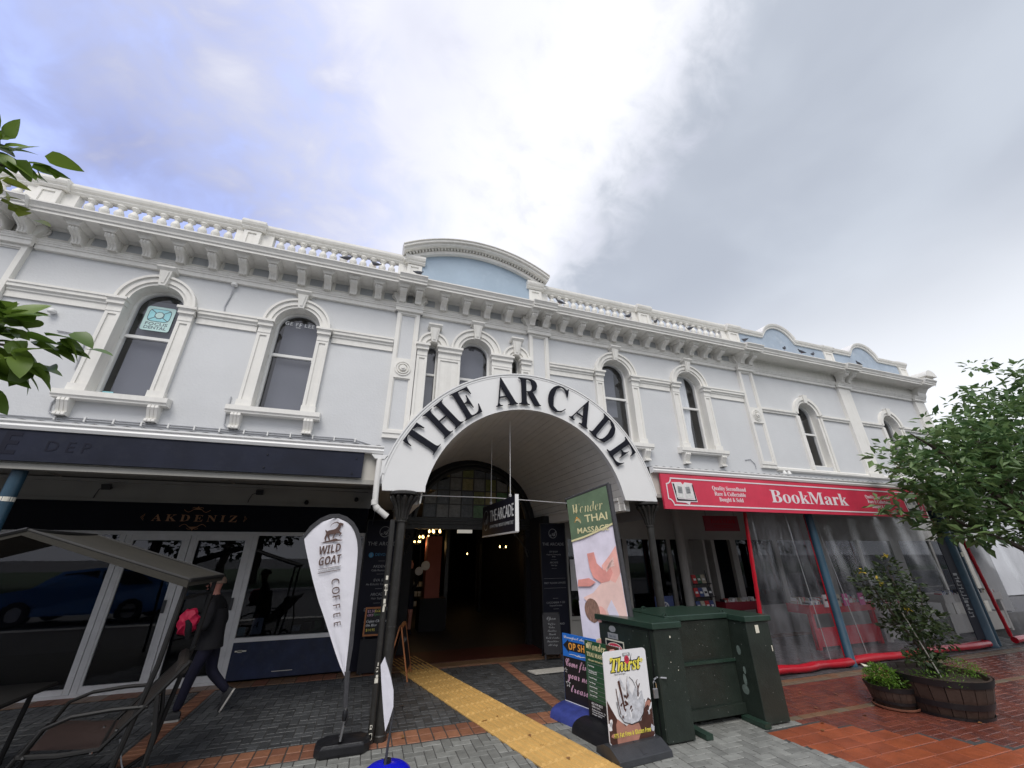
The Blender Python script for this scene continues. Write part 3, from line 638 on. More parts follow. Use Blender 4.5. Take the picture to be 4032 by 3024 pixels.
# giant pilasters
def bigpil(x0, x1, rosette=True, zb=4.10):
    cx = (x0+x1)/2; y = F-.10; e = .085; mb = MB()
    mb.box(x0, x1, y+.02, F+.001, zb, zb+.10)
    mb.box(x0, x0+e, y, F+.001, zb+.10, 7.30).box(x1-e, x1, y, F+.001, zb+.10, 7.30)
    hs = ((zb+.10, zb+.17), (5.50, 5.98), (7.20, 7.30))
    for a, b in hs: mb.box(x0+e, x1-e, y, F+.001, a, b)
    mb.box(x0-.02, x1+.02, y-.03, F+.001, 7.02, 7.05) if False else None
    p = mb.build('giant_pilaster', TRIM, B)
    ib = MB()
    for a, b in ((zb+.17, 5.50), (5.98, 7.20)):
        for q in ((x0+e, x0+e+.025, a, b), (x1-e-.025, x1-e, a, b), (x0+e+.025, x1-e-.025, a, a+.025), (x0+e+.025, x1-e-.025, b-.025, b)): ib.box(q[0], q[1], y+.025, F-.045, q[2], q[3])
    ib.build('panel_bead', TRIM, p)
    MB().box(x0+e+.0, x1-e-.0, y+.05, F-.02, zb+.17, 5.50).box(x0+e, x1-e, y+.05, F-.02, 5.98, 7.20).build('recessed_panel', WALL, p)
    mb = MB()
    def disc(r, y0, y1): mb.loft([[(cx+q*math.cos(2*math.pi*k/28), yy, 5.74+q*math.sin(2*math.pi*k/28)) for k in range(28)] for q, yy in ((r, y0), (r*.96, y1))], True, True)
    def ringd(r0, r1, y0): mb.ring(cx, 5.74, r0, r1, y0, y+.002, 0, 360, 32)
    ringd(.155, .18, y-.02); ringd(.105, .13, y-.03); disc(.075, y, y-.05); disc(.035, y-.05, y-.075)
    for k in range(6):
        a = k*math.pi/3; mb.lathe([(.001, -.0), (.028, .0), (.001, .0)], (0, 0, 0), 3) if False else None
    mb.build('rosette', TRIM, p)
bigpil(-7.35, -6.81); bigpil(.01, .54); bigpil(3.43, 3.98); bigpil(10.71, 11.29)
bb_('giant_pilaster', TRIM, (15.38, 15.97, F-.10, F+.001, 4.2, 7.3), (15.34, 16.01, F-.13, F+.001, 4.05, 4.2))
bb_('giant_pilaster', TRIM, (19.72, 20.3, F-.10, F+.001, 3.2, 7.3))
# entablature
PX = ((-7.40, -6.76), (-.05, .60), (3.37, 4.04), (10.65, 11.35), (15.32, 16.04), (19.66, 20.36))
def spans(dy, x0=-12.5, x1=20.3, step=-.09):
    out = []; x = x0
    for a, b in PX:
        if b < x0 or a > x1: continue
        if a-.0 > x: out.append((x, a, 0))
        out.append((a, min(b, x1+.2), step)); x = b
    if x < x1: out.append((x, x1, 0))
    return out
arch = [(F-.07, 7.26), (F-.07, 7.35), (F-.09, 7.355), (F-.09, 7.385), (F-.11, 7.405), (F-.11, 7.43), (F-.125, 7.435), (F-.125, 7.455), (F, 7.46), (F, 7.26)]
extr('architrave', TRIM, arch, spans(0))
bb_('frieze', TRIM, (11.35, 20.3, F-.04, F+.1, 7.45, 8.0))
brx = [-8.9, -8.3, -7.25, -6.9, -6.14, -5.58, -5.01, -4.44, -3.86, -3.30, -2.72, -2.145, -1.60, -1.045, -.49, .08, .45, 1.08, 1.65, 2.22, 2.795, 3.47, 3.85, 4.40, 4.945, 5.495, 6.04, 6.60, 7.18, 7.755, 8.29, 8.82, 9.36, 9.89, 10.80, 11.16]
# frieze board with openings between brackets
mb = MB(); mb.box(-12.5, 11.35, F-.05, F+.1, 7.45, 7.56); mb.box(-12.5, 11.35, F-.05, F+.1, 7.80, 8.0); xl = -12.5; pans = []
ed = sorted(brx)
for a, b in zip(ed, ed[1:]):
    gap = b-a
    pw = gap-.27 if gap > .45 else gap-.24
    if pw < .08: continue
    c = (a+b)/2
    if gap > .6: c, pw = ((a+b)/2, min(.32, gap-.40))
    mb.box(xl, c-pw/2, F-.05, F+.1, 7.56, 7.80); xl = c+pw/2; pans.append((c, pw))
mb.box(xl, 11.35, F-.05, F+.1, 7.56, 7.80); mb.build('frieze', TRIM, B)
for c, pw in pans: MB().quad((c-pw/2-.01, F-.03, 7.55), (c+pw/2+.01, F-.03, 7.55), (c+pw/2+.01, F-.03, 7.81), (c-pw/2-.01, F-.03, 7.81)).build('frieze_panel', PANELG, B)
bp = [(0, 7.44), (-.165, 7.44), (-.175, 7.47), (-.165, 7.485), (-.185, 7.53), (-.23, 7.57), (-.29, 7.595), (-.345, 7.615), (-.375, 7.645), (-.38, 7.68), (-.365, 7.70), (0, 7.70)]
b0 = None
def bracket(x):
    global b0
    if b0 is None:
        mb = MB().prism([(y+.014 if y < -.01 else y, z) for y, z in bp], 'x', -.075, .075)
        for dx in (-.052, 0, .052): mb.prism(bp, 'x', dx-.017, dx+.017)
        for s in (-1, 1):
            mb.tube([(s*.076, -.325+.05*math.cos(t*.8)*(1-t/14), 7.65+.05*math.sin(t*.8)*(1-t/14)) for t in range(0, 12)], .008, 4)
        mb.loft([[(-.095, -.40, 7.702), (.095, -.40, 7.702), (.095, 0, 7.702), (-.095, 0, 7.702)], [(-.10, -.41, 7.72), (.10, -.41, 7.72), (.10, 0, 7.72), (-.10, 0, 7.72)], [(-.14, -.44, 7.765), (.14, -.44, 7.765), (.14, 0, 7.765), (-.14, 0, 7.765)], [(-.155, -.46, 7.785), (.155, -.46, 7.785), (.155, 0, 7.785), (-.155, 0, 7.785)]], True, True)
        b0 = mb.build('bracket', TRIM, B, local=True); o = b0
    else: o = cp(b0, B)
    onp = any(a < x < b for a, b in PX)
    o.location = (x-2, -.03-(.07 if onp else 0), 0)
for x in brx: bracket(x)
for x in (15.5, 15.86): bracket(x)
# side scrolls flanking the doubled brackets
def scroll(x, s):
    pts = []
    for t in range(0, 15):
        a = t*.55; rr = .075*(1-t/17); pts.append((x+s*(.0+rr*math.cos(a)), F-.06, 7.70+rr*math.sin(a)))
    low = [(x+s*.075, F-.06, 7.70), (x+s*.07, F-.06, 7.64), (x+s*.01, F-.06, 7.58), (x-s*.05, F-.06, 7.52), (x-s*.065, F-.06, 7.46)]
    mb = MB().tube(pts, .016, 6).tube(low, .02, 6)
    mb.prism([(x-s*.10, 7.46), (x-s*.05, 7.46), (x, 7.57), (x+s*.06, 7.66), (x+s*.06, 7.74), (x-s*.02, 7.77), (x-s*.10, 7.77)], 'y', F-.15, F-.045)
    mb.build('side_scroll', TRIM, B)
for a, b in ((-7.25, -6.9), (.08, .45), (3.47, 3.85), (10.80, 11.16)):
    scroll(a-.16, -1); scroll(b+.16, 1)
bed_ = [(F-.05, 7.755), (F-.07, 7.77), (F-.09, 7.785), (F-.09, 7.80), (F, 7.80), (F, 7.755)]
extr('bed_moulding', TRIM, bed_, spans(0))
corn = [(F, 7.79), (F-.53, 7.79), (F-.53, 7.765), (F-.55, 7.765), (F-.55, 7.825), (F-.575, 7.83), (F-.585, 7.87), (F-.62, 7.92), (F-.635, 7.935), (F-.635, 7.965), (F-.60, 7.975), (F, 8.12)]
extr('cornice', TRIM, corn, spans(0))
# parapet
bb_('parapet_plinth', TRIM, (-12.5, -.12, 8.60, 8.76, 8.10, 8.44), (4.10, 11.3, 8.60, 8.76, 8.10, 8.44))
cop = [(8.60, 8.80), (8.56, 8.84), (8.56, 8.87), (8.52, 8.90), (8.50, 8.95), (8.50, 8.99), (8.53, 9.01), (8.53, 9.035), (8.74, 9.06), (8.74, 8.82)]
extr('parapet_coping', TRIM, cop, [(-12.5, -7.32, 0), (-7.32, -6.80, -.10), (-6.80, -3.66, 0), (-3.66, -3.18, -.10), (-3.18, .03, 0), (.03, .54, -.10), (3.42, 3.94, -.10), (3.94, 7.10, 0), (7.10, 7.64, -.10), (7.64, 10.72, 0), (10.72, 11.32, -.10)])
def pier(x0, x1, f0, f1):
    mb = MB().box(f0, f1, 8.60, 8.76, 8.10, 8.82).box(x0, x1, 8.54, 8.62, 8.10, 8.80)
    p = mb.build('parapet_pier', TRIM, B)
    e = .085; mb = MB()
    for q in ((x0, x0+e, 8.25, 8.78), (x1-e, x1, 8.25, 8.78), (x0+e, x1-e, 8.25, 8.36), (x0+e, x1-e, 8.72, 8.78)): mb.box(q[0], q[1], 8.515, 8.54, q[2], q[3])
    mb.build('raised_border', TRIM, p)
for a in ((-7.26, -6.88, -7.47, -6.64), (-3.60, -3.25, -3.77, -3.0), (.10, .47, -.12, .55), (3.49, 3.87, 3.42, 4.1), (7.17, 7.57, 6.98, 7.72), (10.79, 11.25, 10.55, 11.3)): pier(*a)
bprof = [(.085, 0), (.085, .035), (.045, .05), (.055, .075), (.088, .13), (.085, .18), (.055, .24), (.038, .28), (.055, .295), (.055, .31), (.075, .33), (.085, .335), (.085, .37)]
bal0 = None; seams = []
for x0, x1, n in ((-12.3, -7.6, 19), (-6.45, -3.92, 11), (-2.84, -.28, 12), (4.25, 6.86, 12), (7.88, 10.42, 11)):
    for k in range(n):
        x = x0+(x1-x0)*k/(n-1)
        if x < -8.3: continue
        if bal0 is None:
            bal0 = MB().lathe(bprof, (0, 0, 0), 12, True).build('baluster', TRIM, B, smooth=True, local=True); o = bal0
        else: o = cp(bal0, B)
        o.location = (x-2, 8.665-F, 8.435); o.rotation_euler = (0, 0, random.uniform(0, 1))
# segmental pediment
CX = 1.98; CZ = 5.94
def arcring(mb, r0, r1, y0, y1, hx=2.0, n=40):
    a = math.degrees(math.acos(hx/((r0+r1)/2))); mb.ring(CX, CZ, r0, r1, y0, y1, a, 180-a, n)
pd = MB(); hx = 2.0; n = 30
zz = lambda x, r: CZ+math.sqrt(r*r-(x-CX)**2)
for k in range(n):
    x0 = CX-1.53+3.06*k/n; x1 = CX-1.53+3.06*(k+1)/n
    pd.loft([[(x0, F, 8.1), (x1, F, 8.1), (x1, 8.9, 8.1), (x0, 8.9, 8.1)], [(x0, F, zz(x0, 3.52)), (x1, F, zz(x1, 3.52)), (x1, 8.9, zz(x1, 3.52)), (x0, 8.9, zz(x0, 3.52))]], True, True)
P_ = pd.build('pediment', BLUEP, B)
for x0, x1 in ((.02, .45), (3.51, 3.94)):
    MB().loft([[(x0, 8.62, 9.0), (x1, 8.62, 9.0), (x1, 8.9, 9.0), (x0, 8.9, 9.0)], [(x0, 8.62, zz(x0, 3.6)), (x1, 8.62, zz(x1, 3.6)), (x1, 8.9, zz(x1, 3.6)), (x0, 8.9, zz(x0, 3.6))]], True, True).build('end_block', TRIM, P_)
mb = MB(); arcring(mb, 3.50, 3.585, 8.44, 8.9); mb.build('pediment_moulding', TRIM, P_)
mb = MB(); arcring(mb, 3.585, 3.665, 8.50, 8.9); arcring(mb, 3.66, 3.725, 8.28, 8.9, 2.02); arcring(mb, 3.726, 3.79, 8.22, 8.9, 2.04); arcring(mb, 3.79, 3.81, 8.19, 8.9, 2.04); mb.build('pediment_moulding', TRIM, P_)
aL = math.acos(1.93/3.63); d0 = None
for k in range(47):
    a = aL+(math.pi-2*aL)*k/46
    if d0 is None: d0 = MB().box(-.024, .024, -.10, 0, -.032, .036).build('dentil', TRIM, P_, local=True); o = d0
    else: o = cp(d0, P_)
    o.location = (CX+3.624*math.cos(a)-2, 8.50-F, CZ+3.624*math.sin(a)); o.rotation_euler = (0, -(a-math.pi/2), 0)
# right hand curved parapets
def curvpar(x0, x1, cx):
    hw, h = .80, .52; r = (hw*hw+h*h)/(2*h); zc = 8.90+h-r; am = math.asin(hw/r)
    top = [(x0, 8.90), (cx-hw, 8.90)]+[(cx+r*math.sin(-am+2*am*k/18), zc+r*math.cos(-am+2*am*k/18)) for k in range(1, 18)]+[(cx+hw, 8.90), (x1, 8.90)]
    mb = MB()
    for a, b in zip(top, top[1:]): mb.loft([[(a[0], F, 8.1), (b[0], F, 8.1), (b[0], 8.8, 8.1), (a[0], 8.8, 8.1)], [(a[0], F, a[1]), (b[0], F, b[1]), (b[0], 8.8, b[1]), (a[0], 8.8, a[1])]], True, True)
    p = mb.build('curved_parapet', BLUEP2, B)
    mb = MB(); rg = []
    for i, (x, z) in enumerate(top):
        a = top[max(i-1, 0)]; b = top[min(i+1, len(top)-1)]; d = Vector((b[0]-a[0], b[1]-a[1])).normalized(); nn = Vector((-d.y, d.x))
        if i in (1, len(top)-2): nn = Vector((0, 1))
        rg.append([(x+nn.x*o_, y_, z+nn.y*o_) for y_, o_ in ((8.50, -.08), (8.50, -.02), (8.46, .0), (8.44, .055), (8.44, .075), (8.9, .085), (8.9, -.08))])
    mb.loft(rg, True, True); mb.build('coping', TRIM, p)
curvpar(11.3, 15.42, 13.17); curvpar(15.9, 19.75, 17.72)
for a in ((15.42, 15.92, 15.38, 15.96), (19.80, 20.28, 19.74, 20.3)): pier(*a)
extr('parapet_coping', TRIM, cop, [(15.36, 15.98, -.06), (19.73, 20.32, -.06)])
# end console crowning the corner
mb = MB().prism([(F, 7.45), (F-.2, 7.47), (F-.22, 7.6), (F-.34, 7.75), (F-.62, 7.86), (F-.66, 8.0), (F-.60, 8.12), (F, 8.16)], 'x', 19.9, 20.42)
mb.loft([[(19.82+.34-.34*math.cos(math.pi*k/12), y, 8.12+.26*math.sin(math.pi*k/12)) for k in range(13)] for y in (F-.72, F)], True, True)
mb.build('corner_console', TRIM, B)
# pigeons on the cornice
def pigeon(x, z, rz, label, y=8.03):
    t = thing('pigeon', label, 'pigeon', (x, y, z-.008), rz, 'pigeons on the cornice')
    mb = MB().loft([[(.0+px, r*.85*math.cos(2*math.pi*k/10), pz+r*math.sin(2*math.pi*k/10)) for k in range(10)] for px, pz, r in ((-.17, .045, .008), (-.12, .05, .022), (-.06, .065, .042), (0, .08, .052), (.05, .10, .045), (.075, .135, .026), (.085, .165, .024), (.10, .17, .012))], True, True)
    mb.build('body', PIG, t, smooth=True, local=True)
    MB().tube([(.10, 0, .168), (.125, 0, .160)], [.006, .001], 5).build('beak', INK, t, local=True)
    MB().tube([(.01, -.015, .035), (.015, -.015, .0)], .004, 4).tube([(.01, .015, .035), (.015, .015, .0)], .004, 4).build('legs', REDD, t, local=True)
pg = [(-1.26, .2, 'grey pigeon perched below the balusters left of the pediment'), (-.65, 2.8, 'second grey pigeon right of the first on the left cornice'), (.39, .4, 'grey pigeon beside the left foot of the blue pediment'), (4.19, 3.0, 'grey pigeon just right of the pediment pier'), (6.4, .1, 'grey pigeon at the far end of the first right balustrade'), (7.34, 1.2, 'grey pigeon right of the middle parapet pier'), (8.59, 1.6, 'grey pigeon below the second right balustrade'), (10.81, 1.4, 'pale pigeon standing where the balustrade ends'), (12.57, .3, 'pigeon under the first curved blue parapet, leftmost there'), (13.37, 2.9, 'middle pigeon under the first curved blue parapet'), (13.92, .2, 'pigeon under the first curved blue parapet, rightmost there'), (16.29, 3.1, 'lone pigeon under the far curved blue parapet')]
for x, rz, lb in pg: pigeon(x, 8.10, rz, lb)
# wall clutter: conduits, junction lights
def wire(name, pts, r, label, m=CABLE, clips=None):
    mb = MB().tube(pts, r, 6)
    if clips:
        for x in clips: mb.box(x-.012, x+.012, F-.045, F+.0, clips_z-.05, clips_z+.045)
    return tag(mb.build(name, m), label, 'cable')
clips_z = 3.99
t = thing('wall_conduit', 'pair of grey conduits clipped along the wall above the dark signboard', 'conduit', (-2, F, 3.99))
MB().tube([(-8, F-.02, 3.985), (-5.3, F-.02, 3.985), (-.55, F-.02, 3.985), (-.25, F-.02, 3.90), (-.1, F-.05, 3.78)], .012, 6).build('conduit', CABLE, t)
MB().tube([(-5.2, F-.02, 4.02), (-.55, F-.02, 4.022), (-.18, F-.02, 3.93), (-.05, F-.05, 3.80)], .012, 6).build('conduit', CABLE, t)
c0 = None
for k in range(13):
    if c0 is None: c0 = MB().box(-.012, .012, -.045, 0, -.035, .05).build('clip', SASH, t, local=True); o = c0
    else: o = cp(c0, t)
    o.location = (-5.3+k*.4+2, 0, .003)
wire('wall_cable', [(-5.38, F-.02, 4.42), (-5.44, F-.02, 4.25), (-5.42, F-.02, 4.1), (-5.3, F-.02, 4.02)], .013, 'grey cable looping beside the left sill console of the dental window')
wire('wall_cable', [(-2.88, F-.02, 4.68), (-2.88, F-.02, 4.3), (-2.86, F-.02, 4.12), (-2.75, F-.02, 4.02)], .013, 'grey cable dropping beside the second window sill')
wire('wall_cable', [(-5.85, F-.02, 5.62), (-5.55, F-.02, 5.60), (-5.40, F-.02, 5.45), (-5.35, F-.02, 4.9)], .011, 'grey cable bending beside the first window pilaster')
wire('wall_cable', [(10.15, F-.02, 4.30), (10.35, F-.02, 4.34), (10.5, F-.02, 4.2), (10.5, F-.02, 4.06)], .011, 'curled cable left of the rosette pilaster foot')
for x, z, lb in ((-6.03, 5.98, 'small white wall light left of the first window'), (-3.42, 7.22, 'small grey junction light under the architrave between two windows')):
    t = thing('wall_light', lb, 'light', (x, F, z))
    MB().lathe([(.03, -.05), (.06, -.03), (.065, .0), (.045, .035), (.02, .05)], (x, F-.06, z), 12).box(x-.02, x+.02, F-.06, F, z-.015, z+.015).build('lamp_body', SASH, t, smooth=True)
    if z > 7: MB().tube([(x, F-.05, z-.05), (x-.02, F-.02, z-.3), (x-.06, F-.02, z-.55), (x-.04, F-.02, z-.68)], .014, 6).build('wire', CABLE, t)
t = thing('security_light', 'twin white floodlight on the wall above the red sign', 'light', (11.45, F, 3.92))
MB().box(11.40, 11.50, F-.1, F, 3.86, 3.98).tube([(11.45, F-.1, 3.9), (11.38, F-.22, 3.86)], .02, 6).build('lamp_body', SASH, t)
for dx in (-.09, .09): MB().lathe([(.02, .06), (.055, .0), (.06, -.05)], (11.45+dx, F-.2, 3.97), 10).build('lamp_head', SASH, t, smooth=True)
# ================================================================== ground floor of the building
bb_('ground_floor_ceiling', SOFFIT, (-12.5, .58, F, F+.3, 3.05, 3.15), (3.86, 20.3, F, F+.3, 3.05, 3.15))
SH = 8.48
# left shop (Akdeniz)
shop = thing('shopfront', 'restaurant shopfront with pale aluminium doors under a black fascia', 'shopfront', (-3, SH, 0))
bb_('beam', SOFFIT, (-12, -.02, SH-.04, SH+.1, 2.66, 2.98), (-12, -.02, SH-.10, SH-.04, 2.95, 3.0), (-12, -.02, SH-.07, SH-.04, 2.645, 2.69), parent=shop)
bb_('fascia', BLACKB, (-12, -.05, SH-.09, SH+.05, 2.20, 2.64), parent=shop)
bb_('wall', ROOM, (-12, -.05, SH+3.6, SH+3.7, 0, 3.1), (-12, -.05, SH, SH+3.6, 2.9, 3.0), (-12, -.05, SH+.1, SH+3.6, .0, .02), (-.12, -.05, SH+.1, SH+3.6, 0, 3), parent=shop)
bb_('stall_riser', TEALD, (-1.88, -.08, SH-.02, SH+.06, .03, .54), parent=shop)
fr = []
for x in (-6.0, -3.79, -3.70, -2.90, -2.81, -1.98, -1.90): fr.append((x, x+.075, SH-.03+.012*(len(fr) % 2), SH+.05, .0, 2.17))
bb_('door_frame', ALU, *fr, parent=shop)
bb_('head_rail', ALU, (-12, -.06, SH-.045, SH+.05, 2.14, 2.20), parent=shop)
bb_('sill_rail', ALU, (-1.82, -.08, SH-.05, SH+.05, .54, .60), parent=shop)
for x0, x1 in ((-8.2, -6.0), (-5.925, -3.79)): bb_('bottom_rail', ALU, (x0, x1, SH-.025, SH+.04, .0, .10), parent=shop); bb_('window_pane', GLASSD, (x0, x1, SH+.01, SH+.013, .1, 2.14), parent=shop)
for x0, x1 in ((-3.625, -2.90), (-2.735, -1.98)):
    d = bb_('door', ALU, (x0, x1, SH-.022, SH+.03, .01, .12), (x0, x1, SH-.022, SH+.03, 2.06, 2.14), (x0, x0+.03, SH-.022, SH+.03, .12, 2.06), (x1-.03, x1, SH-.022, SH+.03, .12, 2.06), parent=shop)
    bb_('door_pane', GLASSD, (x0+.03, x1-.03, SH+.004, SH+.007, .12, 2.06), parent=d)
    bb_('handle', CHARP, (x1-.03+.005, x1+.012, SH-.05, SH-.022, 1.0, 1.18), parent=d)
bb_('window_pane', GLASSD, (-1.825, -.08, SH+.01, SH+.013, .60, 2.14), parent=shop)
bb_('end_trim', ALU, (-.08, -.05, SH-.04, SH+.06, .0, 2.64), parent=shop)
bb_('threshold', ALU, (-5.9, -1.9, SH-.05, SH-.03, .0, .035), parent=shop)
bb_('peeled_paint', CHIP, (-1.78, -1.62, SH-.0235, SH-.02, .405, .425), (-1.74, -1.68, SH-.0235, SH-.02, .395, .43), (-1.2, -.9, SH-.0235, SH-.02, .105, .112), parent=shop)
text('lettering', 'AKDENIZ', GOLD, shop, (-3.42, SH-.093, 2.355), .155, font='serif', width=1.22, space=1.5)
for z, s in ((2.545, 1), (2.27, -1)):
    mb = MB(); cx = -2.82
    for sx in (-1, 1):
        mb.tube([(cx+sx*(.02+.17*t/10), SH-.094, z+s*(.03*math.cos(t*.5)-.01)) for t in range(11)], .006, 4)
        mb.tube([(cx+sx*(.05+.03*math.cos(t*.7)), SH-.094, z+s*(.02+.018*math.sin(t*.7))) for t in range(8)], .005, 4)
    mb.loft([[(cx-.04, SH-.094, z), (cx+.04, SH-.094, z)], [(cx, SH-.094, z+s*.06), (cx+.001, SH-.094, z+s*.06)]], False)
    mb.build('flourish', GOLD, shop)
for x, s in ((-3.53, -1), (-2.10, 1)):
    MB().tube([(x, SH-.094, 2.46), (x+s*.045, SH-.094, 2.41), (x, SH-.094, 2.36)], .005, 4).tube([(x, SH-.094, 2.44), (x+s*.02, SH-.094, 2.41), (x, SH-.094, 2.38)], .005, 4).build('flourish', GOLD, shop)
# things in the restaurant window
def card(name, label, cat, x, y, z0, wd, h, m, tilt=-.12, group=None):
    t = thing(name, label, cat, (x, y, z0), 0, group)
    MB().loft([[(x-wd/2, y, z0), (x+wd/2, y, z0), (x+wd/2, y+.012, z0), (x-wd/2, y+.012, z0)], [(x-wd/2, y-tilt*h, z0+h), (x+wd/2, y-tilt*h, z0+h), (x+wd/2, y+.012-tilt*h, z0+h), (x-wd/2, y+.012-tilt*h, z0+h)]], True, True).build('card', m, t)
    return t
t = card('menu_card', 'white menu card with a letter A leaning in the restaurant window', 'menu', -1.57, SH+.10, .62, .16, .23, BOARDW)
text('lettering', 'A', INK, t, (-1.62, SH+.10+.008, .72), .12, u=(1, 0, 0), v=(0, .119, .993), font='ital')
t = card('window_sticker', 'small cyan sticker at the corner of the restaurant window', 'sticker', -1.77, SH+.06, .62, .10, .12, CYAN, 0)
t = card('chalkboard', 'black board with green outlined writing behind the restaurant window', 'board', -1.22, SH+.12, .62, .20, .26, CHALKB)
for k in range(4): MB().tube([(-1.30+.012*i+.0, SH+.125+.007*k, .66+.05*k+.008*math.sin(i*1.7+k)) for i in range(14)], .003, 4).build('chalk_line', mat('green_chalk', (.12, .28, .12), .7) if k == 0 else MATS['green_chalk'], t)
bb_('window_counter', ROOM, (-1.82, -.1, SH+.08, SH+.55, .55, .62), parent=shop)
for i in range(5):
    x = -.98+i*.17; t = thing('takeaway_pack', ['white', 'grey', 'pale green', 'clear', 'tall white'][i]+' food pack standing on the restaurant window ledge', 'pack', (x, SH+.25, .62))
    MB().loft([[(x-.05, SH+.2, .622), (x+.05, SH+.2, .622), (x+.05, SH+.3, .622), (x-.05, SH+.3, .622)], [(x-.06, SH+.19, .70+.03*(i % 3)), (x+.06, SH+.19, .70+.03*(i % 3)), (x+.06, SH+.31, .70+.03*(i % 3)), (x-.06, SH+.31, .70+.03*(i % 3))]], True, True).build('box', [BOOKC[1], CHARP, STAIN[1], ALU, BOARDW][i], t)
# black spot lamps on the beam
for x, z, lb in ((-4.12, 2.86, 'black floodlight on the cream beam above the restaurant, leftmost'), (-1.93, 2.86, 'black floodlight on the cream beam right of the gold lettering'), (-1.16, 2.72, 'small round black camera below the cream beam'), (-.30, 2.80, 'tiny black bullet camera near the beam end')):
    t = thing('floodlight' if 'flood' in lb else 'security_camera', lb, 'light' if 'flood' in lb else 'camera', (x, SH-.04, z))
    if 'flood' in lb:
        MB().loft([[(x-.055, SH-.20, z-.05), (x+.055, SH-.20, z-.05), (x+.06, SH-.24, z+.03), (x-.06, SH-.24, z+.03)], [(x-.05, SH-.14, z-.03), (x+.05, SH-.14, z-.03), (x+.05, SH-.18, z+.05), (x-.05, SH-.18, z+.05)]], True, True).box(x-.01, x+.01, SH-.16, SH-.03, z-.01, z+.01).build('lamp_body', BLACKP, t)
        MB().tube([(x-.05, SH-.15, z), (x-.14, SH-.08, z-.03), (x-.18, SH-.05, z-.12), (x-.19, SH-.05, z-.2)], .006, 5).build('lead', BLACKP, t)
    else: MB().lathe([(.02, .04), (.035, .02), (.04, -.01), (.02, -.04)], (x, SH-.09, z), 10).box(x-.01, x+.01, SH-.09, SH-.03, z, z+.02).build('housing', BLACKP, t, smooth=True)
tag(MB().tube([(-12, SH-.06, 2.975), (-6, SH-.06, 2.96), (-3, SH-.06, 2.97), (-.1, SH-.06, 2.95)], .008, 5).build('ceiling_cable', BLACKP), 'thin black cable strung along the cream beam over the restaurant', 'cable')
# ================================================================== left veranda
def veranda(x0, x1, label, lip=2.66, fz0=2.74, soff=SOFFIT):
    v = thing('veranda', label, 'veranda', ((x0+x1)/2, 5.6, 3))
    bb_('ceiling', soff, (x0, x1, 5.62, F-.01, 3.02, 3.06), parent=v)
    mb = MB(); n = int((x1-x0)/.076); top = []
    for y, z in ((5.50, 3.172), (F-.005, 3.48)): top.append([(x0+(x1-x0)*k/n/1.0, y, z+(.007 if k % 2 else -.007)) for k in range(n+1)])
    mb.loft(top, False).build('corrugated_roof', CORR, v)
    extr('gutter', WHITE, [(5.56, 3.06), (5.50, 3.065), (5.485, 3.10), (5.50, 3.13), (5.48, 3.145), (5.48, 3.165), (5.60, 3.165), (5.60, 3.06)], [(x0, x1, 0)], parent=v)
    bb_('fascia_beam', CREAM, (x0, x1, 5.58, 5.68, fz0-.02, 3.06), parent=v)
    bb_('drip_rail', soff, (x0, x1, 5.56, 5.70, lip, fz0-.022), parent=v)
    return v
v1 = veranda(-12, .06, 'flat cream veranda roof with white gutter over the restaurant side')
bb_('ceiling_batten', SOFFIT, *[(x, x+.03, 5.70, SH-.12, 2.995, 3.02) for x in (-9.6, -7.2, -4.8, -2.4, -.15)], parent=v1)
s = thing('veranda_sign', 'dark navy signboard with ghosted dark letters along the veranda edge', 'sign', (-4, 5.5, 2.94))
bb_('board', NAVY, (-10, -.18, 5.515, 5.556, 2.735, 3.135), parent=s)
text('lettering', 'E', NAVYL, s, (-3.78, 5.5135, 2.80), .33, font='bold', depth=.003)
text('lettering', 'L', NAVYL, s, (-4.08, 5.5135, 2.80), .33, font='bold', depth=.003)
text('lettering', 'DEP', NAVYL, s, (-3.40, 5.5135, 2.85), .165, font='sans', depth=.003, space=1.6)
mb = MB()
for x, z in ((-.30, 2.78), (-.27, 2.98), (-1.3, 2.96), (-1.31, 2.8)): mb.lathe([(.008, -.008), (.008, .008)], (x, 5.511, z), 6)
mb.build('bolt', BLACKP, s)
# downpipe beside the arch
t = thing('downpipe', 'white downpipe cranked from the gutter towards the iron post', 'downpipe', (.05, 5.45, 2.6))
MB().prism([(-.09, 3.045), (.12, 3.045), (.08, 2.99), (-.04, 2.99)], 'y', 5.48, 5.56).build('outlet', WHITE, t)
MB().tube([(.02, 5.51, 2.99), (.02, 5.50, 2.7), (.03, 5.50, 2.42), (.06, 5.50, 2.36), (.20, 5.52, 2.26)], .038, 12).build('pipe', PVCW, t, smooth=True)
MB().tube([(.024, 5.50, 2.46), (.03, 5.50, 2.40)], .044, 12).tube([(.045, 5.50, 2.375), (.075, 5.503, 2.348)], .044, 12).build('joint', PVCW, t, smooth=True)
# ================================================================== arched entrance canopy
AX, AZ = 2.22, 2.33
av = thing('arched_canopy', 'white barrel-vaulted arch canopy projecting over the pavement at the arcade mouth', 'canopy', (AX, 5.5, 2.6))
Ro, Ri = 2.20, 1.60
mb = MB(); n = 44; rr = []
for k in range(n+1):
    a = math.pi*k/n*1.06-.03*math.pi
    z = lambda r: max(AZ+r*math.sin(a), 2.585)
    def X(r):
        s_ = math.sin(a); c_ = math.cos(a)
        return AX+r*c_
    rr.append([(X(Ri), 5.50, z(Ri)), (X(Ro), 5.50, z(Ro)), (X(Ro), 5.58, z(Ro)), (X(Ri), 5.58, z(Ri))])
